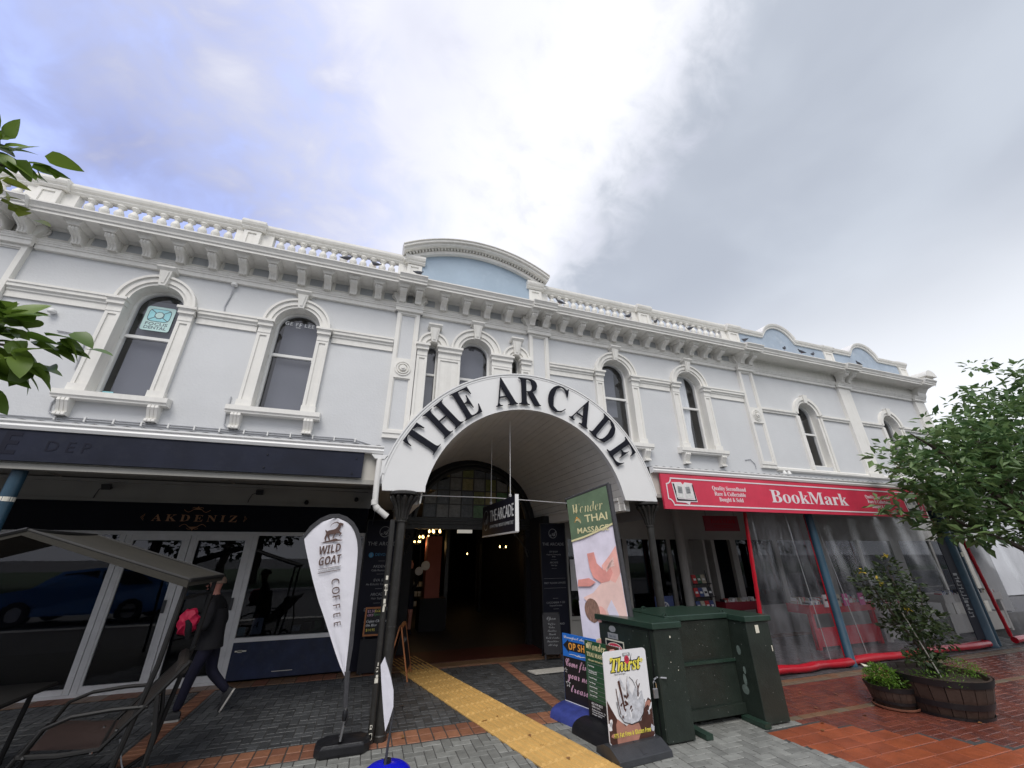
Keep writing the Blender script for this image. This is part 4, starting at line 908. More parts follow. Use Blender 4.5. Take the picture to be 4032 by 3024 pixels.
# drop the slivers below the base line
rr = [r for r in rr if not (r[0][2] <= 2.586 and r[1][2] <= 2.586)]
pr = [r for r in rr]
lo = [(AX+1.585, 5.50, 2.585), (AX+2.19, 5.50, 2.585), (AX+2.19, 5.58, 2.585), (AX+1.585, 5.58, 2.585)]
lo2 = [(AX-1.565, 5.50, 2.585), (AX-2.12, 5.50, 2.585), (AX-2.12, 5.58, 2.585), (AX-1.565, 5.58, 2.585)]
rr = [r for r in rr if r[0][2] > 2.60]
mb.loft([lo]+rr+[lo2], True, True)
face = mb.build('arch_face', WHITE, av)
MB().ring(AX, AZ, Ro, Ro+.018, 5.488, 5.60, 9, 171, 60).ring(AX, AZ, Ro-.035, Ro-.03, 5.494, 5.50, 9, 171, 60).build('edge_trim', WHITE, av)
bb_('edge_plate', WHITE, (.055, .10, 5.49, 5.52, 2.80, 3.02), parent=av)
mb = MB(); n = 30
mb.loft([[(AX+(Ro-.03)*math.cos(math.pi*k/n), y, AZ+(Ro-.03)*math.sin(math.pi*k/n)) for k in range(n+1)] for y in (5.59, F-.01)], False)
mb.build('outer_roof', CORR, av)
# ceiling boards, each its own
nb = 46; b0_ = None; aw = math.pi/nb
for k in range(nb):
    a = aw*(k+.5)
    if AZ+Ri*math.sin(a) < 2.40: continue
    if b0_ is None:
        h = Ri*aw/2-.002; b0_ = MB().loft([[(0, 5.581, -h), (0, 5.581, h), (.02, 5.581, h), (.02, 5.581, -h)], [(0, 9.36, -h), (0, 9.36, h), (.02, 9.36, h), (.02, 9.36, -h)]], True, True).build('ceiling_board', SOFFIT2, av, local=True); o = b0_
        for q in o.data.vertices: q.co.y -= 5.5
    else: o = cp(b0_, av)
    rr_ = Ri+random.uniform(.004, .008)
    o.location = (rr_*math.cos(a), 0, AZ-2.6+rr_*math.sin(a)); o.rotation_euler = (0, -a, 0)
for x0, x1 in ((AX-1.80, AX-1.60), (AX+1.58, AX+1.78)):
    bb_('side_beam', SOFFIT2, (x0, x1, 5.70, F-.02, 2.44, 2.60), (x0-.02, x1+.02, 5.70, F-.02, 2.60, 2.64), parent=av)
bb_('side_soffit', SOFFIT, (.0, .42, 5.60, F-.02, 2.64, 2.66), (AX+1.79, AX+2.2, 5.6, F-.02, 2.64, 2.66), parent=av)
# raised letters, one part each
word = [('T', 150.0), ('H', 137.0), ('E', 123.8), ('A', 104.0), ('R', 91.0), ('C', 75.5), ('A', 60.5), ('D', 46.5), ('E', 32.8)]
for ch, ang in word:
    a = R(ang); rc = 1.67
    u = (math.sin(a), 0, -math.cos(a)); v = (math.cos(a), 0, math.sin(a))
    text('letter', ch, LETTER, av, (AX+rc*math.cos(a), 5.470, AZ+rc*math.sin(a)), .69, u=u, v=v, font='serif', align='CENTER', depth=.022, off=-.004, sx=.80)
# cast iron posts
def ironpost(x, y, label):
    t = thing('iron_post', label, 'post', (x, y, 0))
    MB().lathe([(.072, .0), (.072, .05), (.062, .06), (.060, 1.0), (.055, 2.2)], (x, y, 0), 20).build('shaft', CAST, t, smooth=True)
    MB().lathe([(.062, 1.035), (.064, 1.04), (.062, 1.05)], (x, y, 0), 20).build('band', CAST, t)
    MB().lathe([(.055, 2.19), (.068, 2.20), (.068, 2.215), (.058, 2.225)], (x, y, 0), 20).lathe([(.062, 2.225), (.070, 2.30), (.09, 2.38), (.12, 2.46), (.135, 2.50), (.12, 2.525)], (x, y, 0), 20).build('capital', CAST, t, smooth=True)
    mb = MB()
    for k in range(12):
        a = 2*math.pi*k/12; c, s_ = math.cos(a), math.sin(a)
        mb.tube([(x+c*r, y+s_*r, z) for r, z in ((.066, 2.23), (.076, 2.32), (.105, 2.42), (.15, 2.48), (.165, 2.505), (.15, 2.52))], [.008, .016, .022, .026, .022, .01], 6)
    mb.build('capital_leaf', CAST, t, smooth=True)
    MB().lathe([(.16, 2.525), (.185, 2.535), (.185, 2.565), (.15, 2.58)], (x, y, 0), 24).build('abacus', CAST, t)
    return t
p = ironpost(.385, 5.50, 'fluted black iron post left of the arcade mouth with a pipe beside it')
MB().tube([(.29, 5.46, 0), (.28, 5.46, 1.2), (.275, 5.46, 2.22)], .034, 12).build('side_pipe', CAST, p, smooth=True)
mb = MB(); random.seed(5)
for k in range(26):
    z = random.choice((random.uniform(1.0, 1.6), random.uniform(.02, .14), random.uniform(.45, .7), random.uniform(1.0, 1.5))); h = random.uniform(.01, .05)
    mb.box(.27+random.uniform(-.012, .012), .29+random.uniform(-.006, .01), 5.4205, 5.428, z, z+h)
mb.build('chipped_paint', CHIP, p)
ironpost(4.27, 5.60, 'fluted black iron post right of the arcade mouth behind the green cabinet')
def bluepost(x, y, r, label, zt=2.7):
    t = thing('blue_post', label, 'post', (x, y, 0)); MB().lathe([(r+.012, 0), (r+.008, .05), (r, .06), (r, zt)], (x, y, 0), 20).build('shaft', TEAL, t, smooth=True); return t
t = bluepost(-3.60, 5.68, .062, 'blue painted round post under the navy signboard'); MB().lathe([(.0632, 2.34), (.0632, 2.385)], (-3.60, 5.68, 0), 14, True).build('paint_chip', CHIP, t); t.children[1].scale = (1, 1, 1)
bluepost(8.20, 5.80, .068, 'blue round post in front of the clear plastic curtains')
t = bluepost(12.45, 5.85, .12, 'thick dark blue post farther right beside the second curtain'); MB().lathe([(.055, 0), (.055, 2.7)], (12.72, 5.85, 0), 12).build('side_pipe', TEAL, t, smooth=True); bb_('sticker', STICK, (12.60, 12.68, 5.76, 5.77, 1.70, 1.79), parent=t)
t = thing('scrap_paper', 'white scrap of paper on the ground at the blue post foot', 'paper', (8.36, 5.68, .01)); MB().loft([[(8.29, 5.66, .012), (8.40, 5.62, .012), (8.44, 5.70, .013), (8.33, 5.74, .04)], [(8.29, 5.66, .016), (8.40, 5.62, .016), (8.44, 5.70, .017), (8.33, 5.74, .045)]], True, True).build('sheet', STICK, t)
# ================================================================== arcade mouth
am = thing('arcade_entrance', 'dark arched arcade entrance with leaded fanlight and side walls', 'entrance', (AX, 9.3, 0))
YB = 9.35
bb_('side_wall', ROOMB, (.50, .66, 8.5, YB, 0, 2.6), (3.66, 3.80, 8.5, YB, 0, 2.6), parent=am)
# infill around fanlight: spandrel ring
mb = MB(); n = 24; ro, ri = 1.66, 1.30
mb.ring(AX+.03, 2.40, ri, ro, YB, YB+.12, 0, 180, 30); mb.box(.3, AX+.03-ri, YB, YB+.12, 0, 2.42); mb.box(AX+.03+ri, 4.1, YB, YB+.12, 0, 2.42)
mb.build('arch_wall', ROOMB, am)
MB().ring(AX+.03, 2.40, 1.30, 1.36, YB-.05, YB, 0, 180, 30).ring(AX+.03, 2.40, 1.42, 1.45, YB-.03, YB, 0, 180, 30).build('arch_moulding', CAST, am)
bb_('lintel', CAST, (.66, 3.66, YB-.03, YB+.1, 2.34, 2.44), (.66, 3.66, YB-.07, YB+.1, 2.44, 2.50), (.66, 3.66, YB-.10, YB+.1, 2.50, 2.53), (.66, 3.66, YB-.04, YB+.1, 2.53, 2.585), parent=am)
cxs = [AX+.03+.285*(k-4) for k in range(9)]; rows = [2.585, 2.885, 3.20, 3.50, 3.72]; mb = MB()
for x in cxs:
    h = math.sqrt(max(0, 1.3**2-(x-AX-.03)**2)); 
    if h > .2: mb.box(x-.012, x+.012, YB+.0, YB+.04, 2.585, 2.40+h)
for z in rows[1:-1]:
    hw = math.sqrt(max(0, 1.3**2-(z-2.4)**2)); mb.box(AX+.03-hw, AX+.03+hw, YB+.004, YB+.036, z-.012, z+.012)
mb.build('glazing_bar', CAST, am)
cols = [0, 3, 1, 4, 2, 0, 3, 1]; k = 0; random.seed(3)
for j in range(4):
    for i in range(8):
        x0, x1 = cxs[i]+.012, cxs[i+1]-.012; z0, z1 = rows[j]+.012, rows[j+1]-.012
        def lim(x): return 2.40+math.sqrt(max(0, 1.3**2-(x-AX-.03)**2))
        a, b = min(z1, lim(x0)), min(z1, lim(x1))
        if a < z0+.02 and b < z0+.02: continue
        a, b = max(a, z0+.002), max(b, z0+.002)
        MB().loft([[(x0, YB+.015, z0), (x1, YB+.015, z0), (x1, YB+.015, b), (x0, YB+.015, a)], [(x0, YB+.025, z0), (x1, YB+.025, z0), (x1, YB+.025, b), (x0, YB+.025, a)]], True, True).build('glass_pane', STAIN[random.choice((0, 0, 1, 2, 3, 3, 4))], am)
# scroll brackets under the lintel
for s_, x in ((1, .70), (-1, 3.62)):
    mb = MB()
    for cx_, cz_, r_ in ((x+s_*.34, 2.24, .07), (x+s_*.12, 2.18, .09), (x+s_*.06, 1.86, .07)):
        mb.tube([(cx_+s_*r_*(1-t/16)*math.cos(t*.6), YB-.03, cz_+r_*(1-t/16)*math.sin(t*.6)) for t in range(14)], .010, 5)
    mb.tube([(x+s_*.42, YB-.03, 2.32), (x+s_*.22, YB-.03, 2.10), (x+s_*.1, YB-.03, 1.95), (x+s_*.03, YB-.03, 1.75)], .014, 6)
    mb.build('iron_scroll', CAST, am)
bb_('step', REDFL, (.66, 3.66, 8.50, YB+.12, -.02, .02), parent=am)
bb_('step_edge', PAVT[1], (.55, 3.70, 8.20, 8.50, -.02, .012), parent=am)
# corridor
ac = thing('arcade_corridor', 'dark shopping corridor seen through the arcade mouth', 'corridor', (2.4, 15, 0))
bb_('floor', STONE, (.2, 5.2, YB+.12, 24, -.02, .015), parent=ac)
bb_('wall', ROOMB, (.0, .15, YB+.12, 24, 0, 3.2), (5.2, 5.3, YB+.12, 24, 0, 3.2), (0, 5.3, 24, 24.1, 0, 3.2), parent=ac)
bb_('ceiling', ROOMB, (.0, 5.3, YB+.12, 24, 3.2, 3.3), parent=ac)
bb_('salmon_pillar', PINKWALL, (1.62, 2.02, 12.0, 12.5, .75, 2.3), parent=ac)
bb_('shop_counter', ROOMB, (1.5, 2.2, 11.8, 12.5, .0, .75), parent=ac)
bb_('pilaster', CAST, (2.2, 2.3, 12.3, 12.6, 0, 3.1), (4.5, 4.7, 12.0, 12.4, 0, 3.1), (3.9, 4.0, 15, 15.3, 0, 2.2), parent=ac)
for i in range(3):
    t = thing('pamphlet_shelf', 'shelf of pale leaflets inside the arcade, number of rows %s' % ('one', 'two', 'three')[i] if False else ('upper', 'middle', 'lower')[i]+' rack of pale leaflets deep inside the arcade', 'rack', (1.5, 13, 1.0-.25*i))
    bb_('shelf', CAST, (1.35, 1.85, 13, 13.2, .95-.25*i, .97-.25*i), parent=t); bb_('leaflet', BOOKC[1], *[(1.38+.1*k, 1.46+.1*k, 13.02, 13.04, .97-.25*i, 1.1-.25*i) for k in range(5)], parent=t)
def chandelier(x, y, z, n, label):
    t = thing('chandelier', label, 'lamp', (x, y, z))
    MB().tube([(x, y, 3.2), (x, y, z)], .006, 5).build('rod', CAST, t)
    arm = MB(); bl = []
    for k in range(n):
        a = 2*math.pi*k/n+.4; r = .14 if n > 1 else 0
        arm.tube([(x, y, z), (x+r*math.cos(a)*.6, y+r*math.sin(a)*.6, z-.05), (x+r*math.cos(a), y+r*math.sin(a), z)], .006, 5)
        MB().lathe([(.004, 0), (.022, .02), (.018, .05), (.004, .08)], (x+r*math.cos(a), y+r*math.sin(a), z), 8).build('bulb', BULB, t, smooth=True)
    arm.build('arm', CAST, t)
    pl = bpy.data.lights.new('glow', 'POINT'); pl.energy = 0.35*n; pl.color = (1, .6, .25); pl.shadow_soft_size = .08
    lo_ = bpy.data.objects.new('lamp_glow', pl); col.objects.link(lo_); lo_.location = (0, 0, -.15); lo_.parent = t
for a in ((1.53, 10.2, 2.30, 5, 'nearest brass chandelier with glowing bulbs inside the arcade'), (1.56, 12.4, 2.26, 5, 'second chandelier behind the nearest one in the arcade'), (1.74, 16.0, 2.24, 4, 'farthest chandelier of the left row in the arcade'), (4.6, 14.4, 2.03, 2, 'twin-bulb lamp hanging on the right side of the arcade'), (4.14, 18.0, 1.82, 1, 'single bulb deep in the middle of the arcade'), (2.38, 15.0, 1.62, 2, 'small pair of bulbs beside the salmon pillar')): chandelier(*a)
t = thing('emergency_light', 'white oblong fitting under the lintel inside the arcade mouth', 'light', (2.15, 9.6, 2.33)); bb_('diffuser', TUBEL, (1.98, 2.32, 9.65, 9.75, 2.28, 2.35), parent=t); bb_('back_plate', CAST, (1.99, 2.31, 9.66, 9.74, 2.35, 2.38), parent=t)
for x, z, r, lb in ((1.44, 1.57, .105, 'upper round pale hanging sign in the arcade'), (1.29, 1.45, .095, 'lower round pale hanging sign in the arcade')):
    t = thing('round_sign', lb, 'sign', (x, 10.8, z)); MB().loft([[(x+r*math.cos(a*.3), y, z+r*math.sin(a*.3)) for a in range(21)] for y in (10.78, 10.8)], True, True).build('disc', GREYT, t); MB().tube([(x, 10.79, z+r), (x, 10.79, 3.2)], .004, 4).build('cord', CAST, t)
# directory boards
def directory(x0, x1, label, lines, cx):
    t = thing('directory_board', label, 'sign', ((x0+x1)/2, 8.42, 0))
    bb_('board', NAVYL, (x0, x1, 8.40, 8.45, .02, 2.42), parent=t); bb_('frame_edge', BLACKP, (x0-.02, x0-.001, 8.39, 8.46, .02, 2.44), (x1+.001, x1+.02, 8.39, 8.46, .02, 2.44), (x0, x1, 8.39, 8.46, 2.421, 2.44), parent=t)
    text('monogram', 'A', GREYT, t, (cx, 8.397, 2.17), .17, font='script', align='CENTER')
    MB().ring(cx, 2.225, .088, .098, 8.393, 8.397, 0, 360, 28).build('monogram_ring', GREYT, t)
    for s_, z, sz in lines:
        if s_ == '-': bb_('rule', GREYT, (cx-.06, cx+.06, 8.395, 8.398, z, z+.004), parent=t)
        elif s_ == '=': bb_('rule', GREYT, (x0+.03, x1-.03, 8.395, 8.398, z, z+.004), parent=t)
        else: text('lettering', s_, GREYT, t, (cx, 8.397, z), sz, align='CENTER', depth=.002)
    return t
t = directory(-.02, .60, 'tall dark arcade directory board left of the entrance behind the post', [('THE ARCADE', 1.98, .095), ('-', 1.71, 0), ('AKDENIZ', 1.60, .065), ('Cafe Restaurant', 1.54, .05), ('-', 1.49, 0), ('EVA & I', 1.37, .065), ('An Eclectic Collection', 1.31, .05), ('-', 1.25, 0), ('ARCADE', 1.14, .065), ('Hair Stylist', 1.08, .05), ('-', 1.02, 0), ('DEVONPORT', .90, .07), ('-', .80, 0), ('THE RAZOR', .69, .07), ('Barber', .63, .05)], .30)
MB().loft([[(.10+.045*math.cos(k*.45), y, 1.815+.045*math.sin(k*.45)) for k in range(14)] for y in (8.394, 8.399)], True, True).build('info_disc', BLUEI, t); text('lettering', 'i', GREYT, t, (.10, 8.393, 1.79), .07, align='CENTER', font='serif'); text('lettering', 'DEVO', BLUEI, t, (.17, 8.397, 1.80), .07)
t = directory(3.55, 4.11, 'tall dark arcade directory board right of the entrance', [('THE ARCADE', 1.98, .085), ('OP SHOP', 1.84, .05), ('Anglican Community', 1.79, .04), ('Shop', 1.75, .04), ('-', 1.70, 0), ('ARCADE', 1.63, .05), ('Hair Spa', 1.58, .04), ('-', 1.53, 0), ('=', 1.34, 0), ('FIRST FLOOR OFFICES', 1.24, .05), ('=', 1.16, 0), ('-', .97, 0), ('CUCCHIARA Y CO', .88, .05), ('Financial Services', .83, .04), ('-', .78, 0), ('-', .60, 0), ('NEW ZEALAND', .50, .05)], 3.83)
# hanging arcade sign
t = thing('hanging_sign', 'dark double-sided sign THE ARCADE hung on rods inside the vault', 'sign', (2.01, 6.5, 2.3))
p0, p1 = Vector((2.00, 7.44, 0)), Vector((2.02, 5.66, 0)); uu = (p1-p0).normalized(); nn_ = uu.cross(Vector((0, 0, 1)))
def hb(mb, a, b, z0, z1, th): 
    q = [p0+uu*a, p0+uu*b]; mb.loft([[tuple(Vector((q[0].x, q[0].y, z))-nn_*th), tuple(Vector((q[1].x, q[1].y, z))-nn_*th), tuple(Vector((q[1].x, q[1].y, z))+nn_*th), tuple(Vector((q[0].x, q[0].y, z))+nn_*th)] for z in (z0, z1)], True, True); return mb
L_ = (p1-p0).length
hb(MB(), 0, L_, 2.12, 2.62, .02).build('board', NAVYL, t); hb(MB(), L_+.001, L_+.012, 2.11, 2.63, .028).build('edge_strip', WHITE, t); hb(MB(), 0, L_, 2.095, 2.118, .024).build('edge_strip', ALU, t)
for q in (.46, 1.50): pp = p0+uu*q; MB().tube([(pp.x, pp.y, 2.62), (pp.x, pp.y, 3.85)], .006, 5).tube([(pp.x+.02*math.cos(k), pp.y, 2.65+.02*math.sin(k)) for k in range(7)], .005, 4).build('rod', ALU, t)
o_ = p0+nn_*.022
text('lettering', 'THE ARCADE', WTXT, t, tuple(o_+uu*.48+Vector((0, 0, 2.33))), .27, u=uu, width=1.22, depth=.003); text('lettering', 'DEVONPORT WALK THROUGH TO EDWARD STREET', GREYT, t, tuple(o_+uu*.48+Vector((0, 0, 2.22))), .075, u=uu, width=1.22)
text('monogram', 'A', GREYT, t, tuple(o_+uu*.24+Vector((0, 0, 2.30))), .24, u=uu, font='script', align='CENTER')
MB().loft([[tuple(o_+uu*(.24+.15*math.cos(k*.3)*q)+nn_*.002+Vector((0, 0, 2.37+.17*math.sin(k*.3)*q))) for k in range(22)] for q in (1, .93)], False).build('monogram_ring', GREYT, t)
# tie rod across the vault
tag(MB().tube([(.62, 6.4, 2.66), (1.9, 6.4, 2.665), (3.82, 6.4, 2.60)], .007, 5).build('tie_wire', ALU), 'thin wire stretched across the vault at sign height', 'wire')
t = thing('speaker', 'small black speaker at the right spring of the vault', 'speaker', (3.76, 7.4, 2.7)); bb_('housing', BLACKP, (3.72, 3.80, 7.35, 7.45, 2.66, 2.82), parent=t, bev=.01)
# ================================================================== right shop
rs = thing('bookshop', 'cream framed bookshop front in deep shade under the red sign', 'shopfront', (8, SH, 0))
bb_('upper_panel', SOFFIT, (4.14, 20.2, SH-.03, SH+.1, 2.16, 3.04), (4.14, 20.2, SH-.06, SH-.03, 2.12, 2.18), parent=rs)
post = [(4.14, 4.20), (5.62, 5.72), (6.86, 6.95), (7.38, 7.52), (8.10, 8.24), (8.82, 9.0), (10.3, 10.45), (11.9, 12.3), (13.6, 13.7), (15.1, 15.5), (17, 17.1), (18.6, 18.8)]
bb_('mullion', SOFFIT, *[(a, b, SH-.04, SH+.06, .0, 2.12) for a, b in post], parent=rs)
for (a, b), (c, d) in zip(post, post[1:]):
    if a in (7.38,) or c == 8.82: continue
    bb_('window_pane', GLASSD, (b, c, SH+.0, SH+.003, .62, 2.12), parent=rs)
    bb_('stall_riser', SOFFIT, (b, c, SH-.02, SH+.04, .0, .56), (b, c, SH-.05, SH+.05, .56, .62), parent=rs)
bb_('shop_interior', ROOM, (4.14, 20.2, SH+2.5, SH+2.6, 0, 3), (4.14, 20.2, SH, SH+2.5, 2.95, 3.0), (4.14, 20.2, SH+.1, SH+2.5, 0, .02), parent=rs)
MB().lathe([(.095, 0), (.095, 2.9)], (6.92, 8.05, 0), 16).build('round_pillar', SOFFIT, rs, smooth=True)
bb_('door_panel', SOFFIT, (7.50, 7.56, SH-.5, SH-.02, .0, 2.1), (7.9, 8.0, SH-.35, SH-.03, .0, 2.1), parent=rs)
t = thing('notice_panel', 'pale grey notice panel beside the right directory board', 'sign', (4.30, SH-.1, 1.4)); bb_('panel', ALU, (4.20, 4.42, SH-.11, SH-.09, 1.10, 1.70), parent=t)
v2 = veranda(4.42, 16.5, 'white guttered veranda roof over the bookshop side')
bb_('ceiling_batten', SOFFIT, *[(x, x+.03, 5.70, SH-.12, 2.995, 3.02) for x in (5.6, 7.2, 8.8, 10.4, 12.0)], parent=v2)
s = thing('bookshop_sign', 'long red bookshop signboard with white lettering and open book emblems', 'sign', (8, 5.5, 2.78))
bb_('board', RED, (4.54, 11.40, 5.49, 5.53, 2.475, 3.045), parent=s)
def frame_line(z0, z1, x0, x1, c, th):
    pts = []
    def arc(cx, cz, a0, a1): return [(cx+c*math.cos(R(a0+(a1-a0)*k/6)), cz+c*math.sin(R(a0+(a1-a0)*k/6))) for k in range(7)]
    pts = arc(x0, z0, 90, 0)+arc(x1, z0, 180, 90)+arc(x1, z1, 270, 180)+arc(x0, z1, 0, -90)
    n = len(pts); inn = []
    cx_, cz_ = (x0+x1)/2, (z0+z1)/2
    for i, p_ in enumerate(pts):
        a, b = Vector(pts[i-1]), Vector(pts[(i+1) % n]); d = (b-a).normalized(); inn.append((p_[0]-d.y*th, p_[1]+d.x*th))
    return MB().loft([[(x, 5.484, z) for x, z in pts]+[(pts[0][0], 5.484, pts[0][1])], [(x, 5.484, z) for x, z in inn]+[(inn[0][0], 5.484, inn[0][1])]], False)
frame_line(2.53, 2.99, 4.62, 11.32, .10, .022).build('border_line', PINKW, s)
text('lettering', 'BookMark', PINKW, s, (6.93, 5.488, 2.655), .33, font='serif', width=2.05, depth=.004)
for x in (5.98, 9.95):
    for z, q in ((2.82, 'Quality Secondhand'), (2.725, 'Rare & Collectable'), (2.63, 'Bought & Sold')): text('lettering', q, PINKW, s, (x, 5.488, z), .10, font='serif', align='CENTER', sx=.88, depth=.003)
def bookicon(x, z):
    h = MB()
    h.prism([(x-.23, z+.15), (x-.04, z+.16), (x, z+.12), (x+.04, z+.16), (x+.20, z+.15), (x+.25, z-.16), (x+.1, z-.16), (x+.07, z-.21), (x, z-.18), (x-.19, z-.17)], 'y', 5.482, 5.486); e = h.build('book_emblem', PINKW, s)
    MB().prism([(x-.215, z+.13), (x-.185, z+.13), (x-.15, z-.12), (x+.21, z-.13), (x+.235, z-.145), (x-.17, z-.15)], 'y', 5.479, 5.482).prism([(x+.185, z+.13), (x+.205, z+.13), (x+.235, z-.14), (x+.21, z-.14)], 'y', 5.479, 5.482).build('book_cover', INK, e)
    for sx_ in (-1, 1):
        MB().prism([(x+sx_*.012, z+.10), (x+sx_*.05, z+.14), (x+sx_*.155, z+.13), (x+sx_*.175, z-.10), (x+sx_*.05, z-.105), (x+sx_*.012, z-.125)][::sx_], 'y', 5.478, 5.481).build('book_page', BOOKC[1], e)
        MB().prism([(x+sx_*.035, z+.08), (x+sx_*.12, z+.09), (x+sx_*.13, z-.02), (x+sx_*.04, z-.03)][::sx_], 'y', 5.475, 5.478).build('page_print', GREYT, e)
        for k in range(4): bb_('page_line', INK, (x+min(sx_*.06, sx_*.12), x+max(sx_*.06, sx_*.12), 5.4735, 5.475, z-.01+.025*k, z-.005+.025*k), parent=e) if k < 3 else None
bookicon(4.97, 2.76); bookicon(10.98, 2.76)
t = thing('small_hanging_sign', 'small dark red bookshop sign hung under the veranda', 'sign', (7.2, 7, 2.4))
MB().loft([[(6.78, 7.05, 2.24), (7.62, 6.95, 2.24), (7.62, 6.97, 2.24), (6.78, 7.07, 2.24)], [(6.78, 7.05, 2.55), (7.62, 6.95, 2.55), (7.62, 6.97, 2.55), (6.78, 7.07, 2.55)]], True, True).build('board', REDD, t)
text('lettering', 'BookMark', REDV, t, (6.93, 7.025, 2.40), .13, u=(1, -.119, 0), font='serif', width=.62, depth=.003)
for k in (0, 1): bb_('text_line', REDV, (6.95, 7.45, 6.955, 6.96, 2.31+.03*k, 2.32+.03*k), parent=t)
for x, y in ((6.85, 7.05), (7.55, 6.97)): MB().tube([(x, y, 2.55), (x, y, 3.02)], .004, 4).build('chain', BLACKP, t)
# clear plastic drop curtains
def curtain(x0t, x0b, x1, y, label, seams=(), zt=2.50, zb=.12, waves=1.0):
    t = thing('plastic_curtain', label, 'curtain', ((x0b+x1)/2, y, 0)); n = 60
    rows_ = []
    for j in range(9):
        z = zb+(zt-zb)*j/8; xl = x0b+(x0t-x0b)*j/8
        rows_.append([(xl+(x1-xl)*i/n, y+waves*(.018*math.sin(i*.55+j*.3)+.02*math.sin(i*.17+j*.8)), z) for i in range(n+1)])
    MB().loft(rows_, False).build('clear_sheet', PVC, t, smooth=True)
    mb = MB(); mb.tube([(x0b+(x0t-x0b)*j/20, y-.012, zb+(zt-zb)*j/20) for j in range(21)], [.032+.005*(j % 2) for j in range(21)], 6); mb.build('red_binding', REDV, t, smooth=True)
    MB().tube([(x1, y-.005, zb+(zt-zb)*j/8) for j in range(9)], .018, 6).build('red_binding', REDV, t, smooth=True)
    for s0, s1 in seams: MB().tube([(s1+(s0-s1)*j/8, y-.02, zb+(zt-zb)*j/8) for j in range(9)], .006, 5).build('welded_seam', GREYT, t)
    mb = MB(); nn = 40
    mb.tube([(x0b-.03+(x1-x0b+.06)*i/nn, y-.06+.02*math.sin(i*.3), .068+.004*math.sin(i*.35)) for i in range(nn+1)], [.062+.004*math.sin(i*.4)+.002*math.sin(i*1.3) for i in range(nn+1)], 12)
    mb.build('red_roll', REDV, t, smooth=True)
    return t
curtain(6.62, 6.36, 8.16, 5.86, 'clear plastic curtain with red binding left of the blue post', ((7.62, 7.78),))
curtain(8.24, 8.24, 12.30, 5.88, 'wide clear plastic curtain right of the blue post behind the shrub', ((8.42, 8.75),))
curtain(13.1, 13.35, 17.5, 5.88, 'far clear plastic curtain at the right edge beyond the thick post', ())
t = thing('vertical_banner', 'narrow dark banner with pale vertical lettering beside the thick blue post', 'banner', (12.1, 5.84, 1.1))
bb_('panel', NAVYL, (12.02, 12.30, 5.80, 5.815, .15, 2.1), parent=t)
mb = MB(); random.seed(11)
for k in range(13):
    z = .55+k*.065; mb.box(12.08, 12.10+random.uniform(.08, .16), 5.796, 5.8, z, z+.014); mb.box(12.08+random.choice((0, .1)), 12.105+random.choice((0, .1)), 5.795, 5.8, z, z+.045)
mb.build('faded_print', GREYT, t)
# ---- book stock behind the curtains
random.seed(21)
def bookbox(x0, x1, y, z, label, m=RED, legs=False):
    t = thing('book_table', label, 'table', ((x0+x1)/2, y, 0))
    bb_('tray', m, (x0, x1, y-.01, y+.0, z-.16, z), (x0, x1, y+.5, y+.51, z-.16, z), (x0, x0+.01, y, y+.5, z-.16, z), (x1-.01, x1, y, y+.5, z-.16, z), (x0, x1, y, y+.5, z-.17, z-.16), parent=t)
    bb_('leg', m, (x0+.02, x0+.10, y+.02, y+.1, 0, z-.17), parent=t); bb_('leg', m, (x1-.10, x1-.02, y+.02, y+.1, 0, z-.17), parent=t)
    bb_('lower_panel', m, (x0+.02, x1-.02, y+.03, y+.05, .05, z-.42), parent=t)
    return t
def books(x0, x1, y, z, label, n=None, h=(.14, .22)):
    t = thing('book_row', label, 'books', ((x0+x1)/2, y, z), 0, 'rows of second-hand books on the bookshop tables'); x = x0
    while x < x1-.02:
        wv = random.uniform(.015, .045); hh = random.uniform(*h); b = MB().bbox(x, x+wv-.002, y, y+.13, z, z+hh, .003).build('book', random.choice(BOOKC[:5]+BOOKC[1:2]*3+BOOKC[3:4]*2), t); x += wv
    return t
bookbox(7.70, 8.75, 7.85, .80, 'dark red wooden book trough just left of the plastic curtain', REDD)
books(7.74, 8.72, 7.90, .66, 'upright books packed in the dark red trough left of the curtain')
bookbox(8.85, 10.85, 6.8, .80, 'bright red book table behind the wide plastic curtain', REDV)
books(8.9, 10.8, 6.85, .68, 'pale paperbacks on the red table behind the wide curtain', h=(.12, .2))
books(8.9, 10.8, 7.1, .68, 'back row of paperbacks on the red table behind the wide curtain', h=(.15, .24))
bookbox(11.05, 12.6, 6.8, .72, 'plain cream book table at the right end behind the wide curtain', CREAM)
books(11.1, 12.55, 6.85, .60, 'books on the cream table behind the shrub')
bookbox(13.2, 15.6, 6.7, .85, 'cream book table beyond the thick blue post', CREAM); books(13.25, 15.5, 6.75, .72, 'pale books on the far cream table')
for x, m_, lb in ((9.95, BOOKC[5], 'hot pink book cover facing out on the red table'), (10.45, BOOKC[5], 'second pink book cover facing out nearer the shrub'), (9.35, BOOKC[1], 'white book cover facing out on the red table'), (9.7, BOOKC[3], 'cream book cover facing out left of the pink one')):
    t = thing('display_book', lb, 'book', (x, 6.76, .8)); MB().bbox(x-.08, x+.08, 6.755, 6.78, .75, .98, .003).build('cover', m_, t); bb_('cover_print', BOOKC[4] if m_ is not BOOKC[5] else BOOKC[1], (x-.05, x+.05, 6.753, 6.7545, .86, .90), parent=t)
